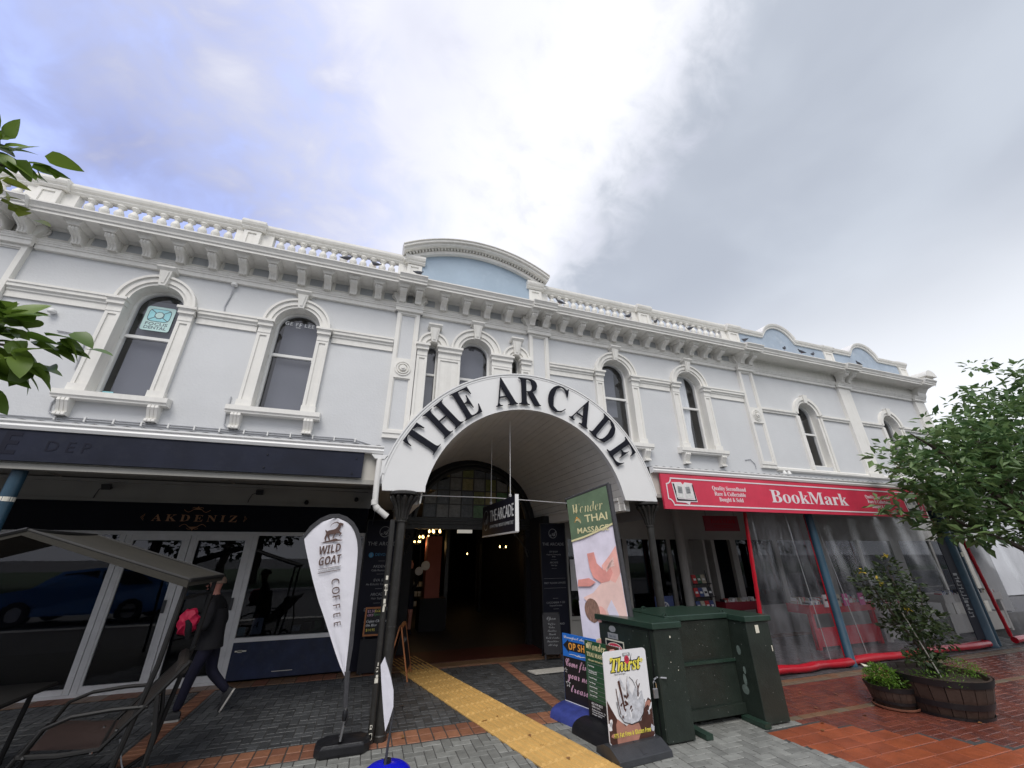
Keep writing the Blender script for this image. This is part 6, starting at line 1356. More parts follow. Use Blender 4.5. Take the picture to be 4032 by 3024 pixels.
FS('goat_print', G2(goat)); FS('goat_horn', G2(taper([(.66, 1.0), (.52, 1.06), (.36, 1.02), (.24, .92), (.20, .78)], [.035, .035, .028, .018, .004]))); FS('hill_print', G2([(-.05, -.16), (.25, -.04), (.42, -.02), (.60, .06), (.80, .12), (.95, .06), (1.25, .04), (1.22, .0), (.3, -.12)]))
uu_ = (1, 0, .16)
text('lettering', 'WILD', FLAGP, t, (-.50, FY-.016, 1.815), .12, u=uu_, font='bold', width=.225, depth=.002); text('lettering', 'GOAT', FLAGP, t, (-.485, FY-.016, 1.70), .12, u=uu_, font='bold', width=.225, depth=.002)
FS('rule', [(-.475, 1.665), (-.245, 1.70), (-.245, 1.704), (-.475, 1.669)]); FS('rule', [(-.47, 1.625), (-.245, 1.66), (-.245, 1.666), (-.47, 1.631)]); text('lettering', 'COFFEE ROASTERS', GREYT, t, (-.47, FY-.016, 1.642), .03, u=uu_, width=.22, depth=.002)
for k, ch in enumerate('COFFEE'): 
    x = -.31+.018*k; z = 1.555-.083*k; text('lettering', ch, FLAGP, t, (x-.035+.02, FY-.018, z+.02), .115-.003*k, u=(.18, 0, -.98), v=(.98, 0, .18), font='bold', depth=.002, off=-.003)
mb = MB(); bx, by = .02, 5.36
def oct_(s_, z, ox=0): return [(bx+ox+a*s_, by+b*s_*.82, z) for a, b in ((-.26, -.08), (-.20, -.17), (.20, -.17), (.26, -.08), (.26, .08), (.18, .19), (-.18, .19), (-.26, .08))]
mb.loft([oct_(.96, 0), oct_(1.0, .02), oct_(1.0, .075), oct_(.93, .10), oct_(.40, .125), oct_(.18, .135)], True, True).lathe([(.026, .13), (.026, .17), (.015, .18)], (-.01, FY+.02, 0), 10).build('water_base', BLACKP, t, bevel=.004)
# ---- small flag in the blue tub at the bottom edge
t = thing('small_feather_flag', 'small white feather flag seen nearly edge-on before the iron post', 'flag', (.33, 4.2, 0))
q = [(.272, .99), (.245, .925), (.262, .82), (.285, .70), (.305, .60), (.33, .49), (.35, .56), (.372, .66), (.362, .77), (.335, .85), (.30, .93)]
MB().loft([[(x, 4.2-(x-.3)*1.2, z) for x, z in q], [(x, 4.206-(x-.3)*1.2, z) for x, z in q]], True, True).build('fabric', FLAGW, t); MB().tube([(.275, 4.22, .99), (.33, 4.18, .87), (.365, 4.13, .74), (.375, 4.12, .6), (.36, 4.15, .40), (.35, 4.16, .2)], [.003, .004, .005, .006, .010, .011], 8).build('pole', SLEEVE, t, smooth=True)
t = thing('blue_tub', 'glossy royal blue round weighted tub at the bottom edge of the picture', 'tub', (.37, 4.18, 0))
MB().lathe([(.20, 0), (.205, .10), (.20, .19), (.185, .235), (.14, .265), (.06, .28), (.03, .285)], (.37, 4.18, 0), 28).build('shell', mat('royal_blue_plastic', (.006, .010, .55), .25, .05, 4), t, smooth=True); MB().lathe([(.03, .28), (.03, .31), (.012, .315)], (.37, 4.18, 0), 12).build('socket', BLACKP, t)
# ---- chalk A-frames
def aframe(c, ang, h, wd, spread, mfr, label, lines, sides=True):
    t = thing('a_frame_sign', label, 'sign', (c[0], c[1], 0)); ca, sa = math.cos(ang), math.sin(ang)
    u = Vector((ca, sa, 0)); n = Vector((sa, -ca, 0)); c = Vector((c[0], c[1], 0))
    for s_ in (1, -1):
        P = lambda a, z, l=0: tuple(c+u*a+n*s_*(spread*(1-z/h)+l)+Z3*z)
        fr_ = MB()
        for a, b in ((-wd/2, -wd/2+.03), (wd/2-.03, wd/2)): fr_.loft([[P(a, 0), P(b, 0), P(b, 0, .02), P(a, 0, .02)], [P(a, h), P(b, h), P(b, h, .02), P(a, h, .02)]], True, True)
        for z0, z1 in ((.10, .13), (h-.04, h)): fr_.loft([[P(-wd/2, z0), P(wd/2, z0), P(wd/2, z0, .02), P(-wd/2, z0, .02)], [P(-wd/2, z1), P(wd/2, z1), P(wd/2, z1, .02), P(-wd/2, z1, .02)]], True, True)
        fr_.build('frame', mfr, t)
        MB().loft([[P(-wd/2+.02, .12, .005), P(wd/2-.02, .12, .005), P(wd/2-.02, .12, .012), P(-wd/2+.02, .12, .012)], [P(-wd/2+.02, h-.03, .005), P(wd/2-.02, h-.03, .005), P(wd/2-.02, h-.03, .012), P(-wd/2+.02, h-.03, .012)]], True, True).build('blackboard', CHALKB, t)
    vv = Vector(tuple(-n*spread/h))+Z3
    for z, s_, sz, m_ in lines: text('chalk_writing', s_, m_, t, tuple(c+n*(spread*(1-z/h)+.016)+Z3*z), sz, u=u, v=vv, font='script', align='CENTER', depth=.001)
    return t
aframe((.74, 7.86), R(78), .75, .55, .17, TIMBER, 'orange timber A-frame blackboard seen edge-on at the arcade mouth', [(.5, 'Menu', .12, GREYT)])
aframe((3.58, 8.12), R(-14), .76, .34, .17, INK, 'black A-frame menu board before the right directory board', [(.64, 'Open', .09, GREYT)]+[(.56-.055*k, s_, .05, GREYT) for k, s_ in enumerate(('Coffee', 'Cakes', 'Toasties', 'Lunch', 'Cold drinks', 'Smoothies', 'All day'))])
t = thing('chalk_menu', 'orange framed chalk menu board with a curry special behind the left iron post', 'sign', (.29, 8.2, .7))
bb_('frame', TIMBER, (.12, .145, 8.18, 8.21, .55, .98), (.43, .455, 8.18, 8.21, .55, .98), (.145, .43, 8.18, 8.21, .55, .575), (.145, .43, 8.18, 8.21, .955, .98), parent=t); bb_('blackboard', CHALKB, (.145, .43, 8.19, 8.205, .575, .955), parent=t)
for z, s_, m_, x in ((.90, '$2.50', PINKC, .155), (.84, 'OFF', PINKC, .16), (.90, "To'day", YEL, .27), (.85, 'Special', MATS['green_chalk'], .26), (.75, 'Cajun Chicken', WTXT, .155), (.69, 'On Rice', WTXT, .155), (.62, '$14.95', YEL, .16)): text('chalk_writing', s_, m_, t, (x, 8.188, z), .055, font='ital', depth=.001)
bb_('easel_leg', INK, (.14, .17, 8.2, 8.23, .0, .55), (.40, .43, 8.2, 8.23, .0, .55), parent=t); bb_('lower_board', INK, (.10, .48, 8.22, 8.24, .02, .50), parent=t)
t = thing('pale_mat', 'long pale board lying flat on the paving before the right directory board', 'board', (3.3, 7.28, .01)); MB().loft([[(2.86, 7.18, .012), (3.75, 7.18, .012), (3.72, 7.40, .012), (2.80, 7.40, .012)], [(2.86, 7.18, .03), (3.75, 7.18, .03), (3.72, 7.40, .03), (2.80, 7.40, .03)]], True, True).build('board', CREAM, t)
# ---- barrel planters
def barrel(x, y, rt, rb, h, label, hoops):
    t = thing('barrel_planter', label, 'planter', (x, y, 0)); n = 22
    for k in range(n):
        a0_, a1_ = 2*math.pi*(k+.03)/n, 2*math.pi*(k+.97)/n; mb = MB(); P = lambda r, a, z: (x+r*math.cos(a), y+r*math.sin(a), z)
        mb.loft([[P(rb, a0_, .01), P(rb, a1_, .01), P(rb-.02, a1_, .01), P(rb-.02, a0_, .01)], [P((rt+rb)/2+.01, a0_, h*.5), P((rt+rb)/2+.01, a1_, h*.5), P((rt+rb)/2-.015, a1_, h*.5), P((rt+rb)/2-.015, a0_, h*.5)], [P(rt, a0_, h), P(rt, a1_, h), P(rt-.025, a1_, h), P(rt-.025, a0_, h)]], True, True).build('stave', WOODB, t)
    for z0, z1 in hoops:
        r = lambda z: rb+(rt-rb)*z/h+.008
        MB().lathe([(r(z0), z0), (r(z0)+.004, z0), (r(z1)+.004, z1), (r(z1), z1)], (x, y, 0), 32, False).build('hoop', HOOP, t, smooth=True)
    MB().lathe([(.01, h-.05), (rt-.03, h-.06)], (x, y, 0), 24, True).build('soil', SOIL, t)
    return t
bg_ = barrel(7.08, 3.98, .50, .385, .40, 'larger dark barrel planter holding the tall leggy shrub', ((.33, .40), (.11, .17), (.0, .03)))
bs_ = barrel(6.62, 4.28, .255, .185, .245, 'smaller dark barrel planter filled with bright green foliage', ((.195, .245), (.06, .09)))
MB().lathe([(.20, .0), (.235, .012), (.24, .03), (.225, .03)], (6.62, 4.28, 0), 28, False).build('saucer', TERRA, bs_, smooth=True); bs_.children[-1].location.z = 0
# ---- foliage
def leafcloud(mb, spots_, base, smin, smax, wd=.42, flat=.5, rd=random):
    """spots_: list of (centre, radius vec, count); adds leaf faces through the volume"""
    for c, r, n in spots_:
        for _ in range(n):
            while True:
                p = Vector((rd.uniform(-1, 1), rd.uniform(-1, 1), rd.uniform(-1, 1)))
                if p.length < 1: break
            q = p*(p.length**-.25 if p.length > .05 else 1); pos = Vector(c)+Vector((q.x*r[0], q.y*r[1], q.z*r[2])); s_ = rd.uniform(smin, smax)
            d = (Vector((rd.gauss(0, 1), rd.gauss(0, 1), rd.gauss(0, flat)))+q*1.1).normalized(); up = Vector((rd.gauss(0, .5), rd.gauss(0, .5), 1)).normalized(); sd_ = d.cross(up).normalized()*s_*wd*.5; nn2 = sd_.cross(d).normalized()*s_*.12
            a = pos; b = pos+d*s_*.5; e = pos+d*s_
            mb.add([tuple(a), tuple(b+sd_+nn2), tuple(e), tuple(b-sd_+nn2)], [(0, 1, 2), (0, 2, 3)])
# shrub in the big barrel
rd = random.Random(9)
sh = thing('leggy_shrub', 'tall leggy dark shrub with a few yellow buds growing in the larger barrel', 'shrub', (7.08, 3.98, .36))
MB().tube([(7.12, 3.98, .33), (7.12, 4.0, .55), (7.05, 4.0, .75), (6.95, 3.98, 1.0), (6.85, 3.95, 1.3), (6.83, 3.95, 1.62)], [.035, .03, .024, .018, .012, .006], 8).tube([(7.1, 4.0, .5), (6.8, 3.95, .8), (6.5, 3.9, 1.1), (6.3, 3.9, 1.4)], [.022, .016, .012, .006], 6).tube([(7.05, 4, .75), (7.3, 4.0, 1.0), (7.35, 3.95, 1.35)], [.018, .012, .006], 6).tube([(7.1, 4, .42), (6.8, 3.9, .55), (6.6, 3.85, .62)], [.012, .009, .004], 6).build('stem', BARK, sh, smooth=True)
MB().tube([(7.02, 3.9, .36), (6.62, 3.88, 1.22)], .008, 6).build('garden_cane', CREAM, sh)
mb = MB(); V = Vector
leafcloud(mb, [((6.30, 3.9, 1.45), (.22, .18, .13), 150), ((6.52, 3.9, 1.25), (.26, .2, .14), 190), ((6.86, 3.95, 1.56), (.13, .13, .20), 105), ((7.22, 3.95, 1.42), (.10, .12, .16), 55), ((6.9, 3.95, 1.18), (.30, .22, .20), 310), ((7.1, 3.95, .95), (.40, .25, .18), 320), ((6.72, 3.95, .92), (.30, .2, .12), 150), ((7.05, 3.98, .66), (.20, .2, .14), 160), ((6.48, 3.88, .98), (.10, .1, .08), 40), ((6.60, 3.85, .60), (.15, .1, .07), 75), ((7.32, 3.95, .78), (.2, .2, .14), 110), ((7.10, 3.98, .48), (.13, .12, .12), 100)], None, .045, .095, wd=.55, rd=rd)
tag(mb.build('leaves', LEAFS, sh), kind='stuff')
mb = MB(); leafcloud(mb, [((6.15, 3.88, 1.57), (.02, .02, .03), 5), ((6.86, 3.93, 1.72), (.02, .02, .03), 6), ((6.40, 3.85, 1.46), (.05, .02, .02), 7), ((6.72, 3.82, 1.14), (.03, .02, .02), 6)], None, .05, .08, rd=rd); mb.build('yellow_buds', LEAFO, sh)
ug = thing('ground_cover_plant', 'straggly low green plants spilling over the rim of the larger barrel', 'plant', (7.08, 3.98, .34))
mb = MB(); leafcloud(mb, [((7.33, 3.95, .45), (.26, .35, .09), 500), ((6.80, 3.85, .38), (.18, .3, .05), 260), ((7.52, 3.8, .34), (.12, .15, .12), 180)], None, .02, .05, wd=.3, rd=rd); tag(mb.build('foliage', LEAFG, ug), kind='stuff')
sp_ = thing('parsley_plant', 'bright green leafy herb mounded in the smaller barrel', 'plant', (6.62, 4.28, .22))
mb = MB(); leafcloud(mb, [((6.58, 4.26, .30), (.24, .24, .12), 1100), ((6.48, 4.25, .38), (.14, .14, .10), 420)], None, .02, .05, wd=.5, rd=rd); tag(mb.build('foliage', LEAFG, sp_), kind='stuff')
# right street tree
rd = random.Random(31)
tr = thing('street_tree', 'bushy dark green broadleaf tree at the right edge before the bookshop', 'tree', (11.9, 4.2, 0))
MB().tube([(11.9, 4.2, 0), (11.85, 4.2, 1.2), (11.7, 4.2, 2.2), (11.6, 4.25, 3.4), (11.5, 4.3, 4.1)], [.16, .14, .12, .08, .03], 10).build('trunk', BARK, tr, smooth=True)
MB().tube([(11.8, 4.2, 1.6), (11.0, 4.3, 1.95), (10.2, 4.4, 2.2), (9.6, 4.45, 2.5)], [.06, .04, .03, .012], 6).tube([(11.7, 4.2, 2.3), (10.7, 4.2, 3.0), (9.7, 4.2, 3.6), (9.2, 4.2, 3.8)], [.06, .045, .03, .01], 6).tube([(11.6, 4.2, 3.2), (11.1, 4.0, 3.7), (10.8, 4.0, 4.0)], [.05, .03, .01], 6).tube([(11.7, 4.2, 2.4), (12.8, 4.3, 3.4), (13.6, 4.4, 4.6)], [.06, .04, .012], 6).build('branch', BARK, tr, smooth=True)
mb = MB(); sp = []
for c, r, n in (((9.05, 4.3, 3.35), (.30, .4, .20), 170), ((9.35, 4.3, 2.55), (.45, .5, .38), 360), ((9.75, 4.3, 3.75), (.40, .5, .18), 200), ((9.95, 4.3, 2.95), (.70, .6, .5), 900), ((10.3, 4.3, 2.25), (.7, .7, .33), 620), ((10.8, 4.2, 3.6), (.7, .8, .4), 800), ((11.7, 4.2, 3.3), (1.1, 1.0, .8), 1900), ((12.3, 4.2, 4.2), (.7, .9, .4), 700), ((12.9, 4.3, 3.9), (1.0, 1.0, .9), 1500), ((13.6, 4.2, 5.2), (.9, .9, .5), 700), ((14.2, 4.4, 4.6), (1.1, 1.0, 1.0), 1200), ((13.4, 4.2, 3.0), (1.1, 1.0, .8), 900), ((11.8, 4.2, 2.1), (.9, .8, .3), 600)):
    k = max(6, n//40)
    for _ in range(k):
        q = V((rd.gauss(0, .5), rd.gauss(0, .5), rd.gauss(0, .5))); sp.append(((c[0]+q.x*r[0], c[1]+q.y*r[1], c[2]+q.z*r[2]), (.26, .26, .12), int(n/k*.72)))
leafcloud(mb, sp, None, .09, .26, wd=.46, flat=.25, rd=rd); tag(mb.build('crown', LEAFR, tr), kind='stuff')
# left street tree: separate large leaves on branches reaching into the frame
tl = thing('broadleaf_tree', 'glossy light green broadleaf tree branch entering at the left edge', 'tree', (-4.3, 1.2, 0))
MB().tube([(-4.3, 1.2, 0), (-4.25, 1.25, 1.5), (-4.1, 1.3, 2.6), (-4.2, 1.4, 4.2), (-4.3, 1.5, 5.2)], [.14, .12, .10, .06, .02], 10).build('trunk', BARK, tl, smooth=True)
brs = [[(-4.1, 1.3, 2.4), (-3.2, 1.7, 2.55), (-2.3, 1.95, 2.60), (-1.50, 2.05, 2.62)], [(-4.15, 1.35, 2.6), (-3.2, 1.8, 2.9), (-2.3, 2.0, 2.82), (-1.62, 2.05, 2.72)], [(-4.1, 1.3, 2.7), (-3.2, 1.8, 3.2), (-2.3, 2.0, 3.55), (-1.86, 2.05, 3.55)], [(-4.15, 1.35, 3.0), (-3.3, 1.8, 3.5), (-2.4, 2.0, 3.72), (-1.95, 2.0, 3.68)]]
brs += [[(-4.1, 1.3, 2.5), (-3.0, 1.9, 2.9), (-2.35, 2.0, 3.25), (-1.90, 2.02, 3.34)]]
mb = MB()
for b in brs: mb.tube(b, [.035, .02, .012, .005], 6)
mb.build('branch', BARK, tl, smooth=True)
lg = leafshape(.125, .040, .2, .22, 6, .62); L0 = MB().add(*lg).build('leaf', LEAFL, tl, smooth=True, local=True); L0.location = (0, 0, 0)
L1 = MB().add(*leafshape(.10, .036, .25, .12, 6, .62)).build('leaf', LEAFY, tl, smooth=True, local=True)
rd = random.Random(12); first = [True, True]
def putleaf(p, d, s_, yellow=False):
    k = 1 if yellow else 0; src = (L0, L1)[k]
    if first[k]: o = src; first[k] = False
    else: o = cp(src, tl)
    o.location = Vector(p)-Vector((-4.3, 1.2, 0)); x = Vector(d).normalized(); up = Vector((rd.gauss(0, .45), rd.gauss(-.35, .45), 1)); y = up.cross(x).normalized(); z = x.cross(y)
    o.rotation_euler = Matrix((x, y, z)).transposed().to_euler(); o.scale = (s_, s_, s_)
cl = [((-1.42, 2.05, 2.66), (.08, .08, .05), 13, (1, .1, -.10)), ((-1.48, 2.05, 2.56), (.08, .07, .05), 14, (.9, .0, -.5)), ((-1.60, 2.05, 2.74), (.09, .1, .05), 15, (.7, 0, .4)), ((-1.60, 2.05, 2.60), (.10, .1, .08), 22, (.5, 0, .0)), ((-1.60, 2.03, 2.48), (.08, .1, .04), 9, (.6, 0, -.6)), ((-1.72, 2.03, 2.70), (.1, .1, .08), 12, (.5, 0, .4)),
      ((-1.82, 2.03, 3.56), (.07, .08, .04), 10, (1, 0, -.1)), ((-1.93, 2.02, 3.64), (.08, .08, .06), 12, (.4, 0, .8)), ((-2.0, 2.03, 3.60), (.10, .08, .06), 10, (.5, 0, .3)), ((-1.92, 2.0, 3.50), (.06, .06, .03), 4, (.7, 0, -.6)), ((-2.5, 2.0, 3.6), (.3, .2, .3), 24, (.3, 0, .4)), ((-2.6, 2.0, 2.8), (.3, .2, .3), 24, (.3, 0, .2)), ((-3.2, 1.8, 3.2), (.5, .4, .6), 50, (.3, 0, .3))]
for c, r, n, d in cl:
    for _ in range(n): putleaf((c[0]+rd.gauss(0, .5)*r[0], c[1]+rd.gauss(0, .5)*r[1], c[2]+rd.gauss(0, .5)*r[2]), (d[0]+rd.gauss(0, .45), d[1]+rd.gauss(0, .45), d[2]+rd.gauss(0, .45)), rd.uniform(.7, 1.15))
for _ in range(13): putleaf((-1.87+rd.gauss(0, .035), 2.03+rd.gauss(0, .05), 3.36+rd.gauss(0, .045)), (.5+rd.gauss(0, .5), rd.gauss(0, .5), .1+rd.gauss(0, .4)), rd.uniform(.6, .95), True)
# ---- patio furniture at the left
aw_ = thing('awning_seat_frame', 'taupe gabled fabric awning on a dark bronze frame at the left edge', 'awning', (-2.3, 5.2, 0))
yf, yb = 4.75, 5.75
RZ, EZ = 2.03, 1.615; rx, ex, lx = -2.78, -1.50, -4.1
mb = MB()
for (a, za), (b, zb_) in (((rx, RZ), (ex, EZ)), ((lx, EZ), (rx, RZ))):
    mb.loft([[(a+(b-a)*i/10, y, za+(zb_-za)*i/10-.012*math.sin(math.pi*i/10)-.02*math.sin(math.pi*k/6)) for i in range(11)] for k, y in enumerate([yf+(yb-yf)*k/6 for k in range(7)])], False)
mb.build('canopy_top', CANOPY, aw_, smooth=True)
MB().loft([[(rx, yf-.005, RZ), (ex, yf-.005, EZ)], [(rx-.02, yf-.007, RZ-.05), (ex, yf-.007, EZ-.07)]], False).loft([[(lx, yf-.005, EZ), (rx, yf-.005, RZ)], [(lx, yf-.007, EZ-.07), (rx-.02, yf-.007, RZ-.05)]], False).loft([[(ex, yf, EZ), (ex, yb, EZ)], [(ex, yf, EZ-.06), (ex, yb, EZ-.06)]], False).build('valance', CANOPY, aw_)
MB().tube([(rx, yf+.01, RZ-.01), (ex, yf+.01, EZ-.01)], .018, 6).tube([(rx, yb, RZ-.01), (ex, yb, EZ-.01)], .018, 6).tube([(ex, yf, EZ-.01), (ex, yb, EZ-.01)], .018, 6).tube([(rx, yf, RZ-.01), (rx, yb, RZ-.01)], .018, 6).tube([(lx, yf, EZ), (rx, yf, RZ)], .018, 6).build('roof_frame', METBR, aw_)
for y in (yf+.1, yb-.1):
    MB().tube([(ex-.04, y, EZ-.03), (ex-.08, y, .95), (ex-.22, y, .05)], .022, 8).build('pole', METBR, aw_, smooth=True); MB().tube([(lx+.04, y, EZ-.03), (lx+.1, y, .05)], .022, 8).build('pole', METBR, aw_, smooth=True)
MB().tube([(ex-.05, yf+.1, 1.45), (ex-.05, yb-.1, 1.45)], .014, 6).build('cross_bar', METBR, aw_)
ch = thing('sling_chair', 'dark wicker-backed reclining garden chair with bronze runners at lower left', 'chair', (-2.1, 5.2, 0))
def seatgrid(p, q, r, s_, sag, n=8):
    rg = []
    for j in range(n+1):
        a = Vector(p).lerp(Vector(s_), j/n); b = Vector(q).lerp(Vector(r), j/n); rg.append([tuple(a.lerp(b, i/n)-Z3*sag*math.sin(math.pi*i/n)*math.sin(math.pi*j/n)) for i in range(n+1)])
    return rg
sN0, sN1, sF1, sF0 = (-2.28, 4.93, .43), (-1.78, 4.85, .41), (-1.98, 5.55, .41), (-2.50, 5.65, .43)
MB().loft(seatgrid(sN0, sN1, sF1, sF0, .03), False).build('seat', SLING, ch, smooth=True)
bT0, bT1 = (-1.36, 4.88, .93), (-1.60, 5.58, .93)
MB().loft(seatgrid((-1.78, 4.85, .42), bT0, bT1, (-1.98, 5.55, .42), .04, 10), False).build('backrest', RATTAN, ch, smooth=True)
MB().tube([(-1.40, 4.87, .90), (-1.62, 5.58, .90)], .045, 8).build('head_roll', RATTAN, ch, smooth=True)
fr_ = MB()
for y, dx in ((4.84, 0), (5.58, -.22)):
    fr_.tube([(-2.30+dx, y, .42), (-2.05+dx, y, .40), (-1.80+dx, y, .41), (-1.60+dx, y, .64), (-1.34+dx*.9, y, .96)], .018, 7)
    fr_.tube([(-2.30+dx, y, .42), (-2.36+dx, y, .30), (-2.40+dx, y, .05), (-2.2+dx, y, .03), (-1.62+dx, y, .03), (-1.48+dx, y, .12), (-1.46+dx, y, .45), (-1.52+dx, y, .74)], .018, 7)
    fr_.tube([(-1.56+dx, y, .66), (-1.8+dx, y, .66), (-2.05+dx, y, .64), (-2.2+dx, y, .58), (-2.28+dx, y, .42)], .016, 7)
fr_.tube([(-2.30, 4.84, .42), (-2.52, 5.58, .42)], .016, 6).tube([(-1.80, 4.84, .40), (-2.02, 5.58, .40)], .016, 6)
fr_.build('tube_frame', METBR, ch, smooth=True)
for x in (-1.62, -1.98): 
    MB().ring(x, .11, .055, .095, 4.80, 4.835, 0, 360, 20).ring(x, .11, .012, .03, 4.79, 4.84, 0, 360, 12).build('wheel', BLACKP, ch)
bt = MB()
for p in ((-2.25, 4.818, .42), (-1.84, 4.818, .40), (-1.72, 4.82, .53), (-1.95, 5.2, .46)): bt.lathe([(.002, -.010), (.010, -.006), (.010, .006), (.002, .010)], p, 8)
bt.build('bolt_cap', CHROME, ch, smooth=True)
tb = thing('garden_table', 'dark bronze rectangular garden table at the left edge beside the chair', 'table', (-3.0, 5.2, 0))
MB().bbox(-3.95, -2.62, 4.88, 5.75, .69, .72, .012).build('table_top', METBR, tb)
for x, y in ((-2.75, 4.98), (-2.75, 5.65), (-3.8, 4.98), (-3.8, 5.65)): MB().tube([(x, y, .69), (x-.06, y, .0)], .02, 7).build('leg', METBR, tb)
MB().tube([(-2.78, 4.98, .16), (-2.78, 5.65, .16)], .014, 6).tube([(-2.75, 5.3, .68), (-3.0, 5.3, .3), (-3.8, 5.3, .14)], .014, 6).build('brace', METBR, tb)
tag(MB().tube([(-1.95, 5.6, .25), (-1.85, 5.5, .1), (-1.78, 5.45, .02), (-1.70, 5.42, .012)], .006, 5).build('loose_cord', CABLE), 'thin pale cord trailing to the ground behind the chair', 'cord')
# ---- people
def figure(name, label, joints, edges, radii, root, mats_faces, parentloc):
    t = thing(name, label, 'person', parentloc)
    me = bpy.data.meshes.new('body'); ks = list(joints); me.from_pydata([tuple(Vector(joints[k])-Vector(parentloc)) for k in ks], [(ks.index(a), ks.index(b)) for a, b in edges], [])
    o = bpy.data.objects.new('body', me); col.objects.link(o); o.parent = t
    sk = o.modifiers.new('s', 'SKIN'); sk.use_smooth_shade = True; sk.branch_smoothing = .6; ss = o.modifiers.new('d', 'SUBSURF'); ss.levels = ss.render_levels = 2
    for i, k in enumerate(ks): r = radii[k]; me.skin_vertices[0].data[i].radius = (r, r) if not isinstance(r, tuple) else r; me.skin_vertices[0].data[i].use_root = (k == root)
    ev = bpy.data.meshes.new_from_object(o.evaluated_get(bpy.context.evaluated_depsgraph_get())); o.modifiers.clear(); o.data = ev
    ev.materials.clear()
    for m_ in mats_faces[0]: ev.materials.append(m_)
    for p in ev.polygons: p.material_index = mats_faces[1](p.center+Vector(parentloc)); p.use_smooth = True
    return t
X0, Y0 = -1.76, 7.0
J = dict(pel=(X0-.0, Y0, .84), sp=(X0-.03, Y0, 1.0), ch_=(X0-.06, Y0, 1.17), nk=(X0-.09, Y0, 1.32), hb=(X0-.115, Y0, 1.38), hd=(X0-.12, Y0, 1.47), ht=(X0-.11, Y0, 1.53),
         sL=(X0-.06, Y0-.17, 1.25), sR=(X0-.06, Y0+.17, 1.25), eL=(X0-.06, Y0-.22, .98), eR=(X0+.03, Y0+.22, 1.0), wL=(X0-.24, Y0-.20, .93), wR=(X0-.05, Y0+.2, .80),
         hL=(X0, Y0-.09, .80), hR=(X0, Y0+.09, .80), kL=(X0-.11, Y0-.10, .44), kR=(X0+.05, Y0+.09, .44), aL=(X0-.17, Y0-.11, .09), aR=(X0+.29, Y0+.09, .21))
Rr = dict(pel=(.15, .12), sp=(.15, .115), ch_=(.17, .12), nk=.055, hb=.055, hd=.088, ht=.06, sL=.07, sR=.07, eL=.055, eR=.055, wL=.035, wR=.035, hL=.095, hR=.095, kL=.065, kR=.065, aL=.048, aR=.045)
E_ = [('pel', 'sp'), ('sp', 'ch_'), ('ch_', 'nk'), ('nk', 'hb'), ('hb', 'hd'), ('hd', 'ht'), ('ch_', 'sL'), ('ch_', 'sR'), ('sL', 'eL'), ('sR', 'eR'), ('eL', 'wL'), ('eR', 'wR'), ('pel', 'hL'), ('pel', 'hR'), ('hL', 'kL'), ('hR', 'kR'), ('kL', 'aL'), ('kR', 'aR')]
def fm(c):
    if c.z > 1.335: return 2
    if c.z > .78: return 0
    return 1
ps = figure('person', 'person in black coat and navy trousers striding left carrying a crimson round bag', J, E_, Rr, 'pel', ([COATM, JEAN, SKIN], fm), (X0, Y0, 0))
MB().lathe([(.25, -.0), (.22, .12), (.20, .3), (.17, .45)], (X0-.02, Y0, .72), 16, False, .62, .7).build('coat_skirt', COATM, ps, smooth=True)
MB().loft([[(X0-.105+r*1.05*math.cos(2*math.pi*k/14), Y0+r*.9*math.sin(2*math.pi*k/14), z) for k in range(14)] for z, r in ((1.47, .095), (1.51, .092), (1.545, .07), (1.565, .03))], True, True).build('hair', HAIR, ps, smooth=True)
MB().tube([(X0-.21, Y0, 1.45), (X0-.228, Y0, 1.435), (X0-.212, Y0, 1.428)], [.008, .012, .008], 6).build('nose', SKIN, ps, smooth=True)
for s_ in (-1, 1):
    MB().lathe([(.003, -.008), (.010, 0), (.003, .008)], (X0-.200, Y0+s_*.032, 1.468), 8).build('eye', INK, ps); MB().lathe([(.008, -.025), (.016, 0), (.008, .022)], (X0-.11, Y0+s_*.088, 1.455), 8, True, 1, .4).build('ear', SKIN, ps, smooth=True)
MB().tube([(X0-.208, Y0-.022, 1.402), (X0-.214, Y0, 1.40), (X0-.208, Y0+.022, 1.402)], .005, 5).build('mouth', SKIND, ps)
for nm, a, d in (('wL', (X0-.24, Y0-.20, .93), (-1, 0, -.15)), ('wR', (X0-.05, Y0+.2, .80), (-.2, 0, -1))):
    mb = MB(); d = Vector(d).normalized(); a = Vector(a); sd_ = Vector((0, 1, 0)); mb.tube([tuple(a), tuple(a+d*.04), tuple(a+d*.09)], [.026, .034, .028], 8)
    for k, (o, l) in enumerate(((-.027, .055), (-.009, .068), (.009, .064), (.026, .05))): b = a+d*.085+sd_*o; mb.tube([tuple(b), tuple(b+d*l*.5), tuple(b+d*l*.8+Vector((.012, 0, -.012)))], [.009, .009, .007], 6)
    mb.tube([tuple(a+d*.03-sd_*.03), tuple(a+d*.06-sd_*.055), tuple(a+d*.10-sd_*.06)], [.011, .010, .008], 6); mb.build('hand', SKIN if nm == 'wR' else COATM, ps, smooth=True)
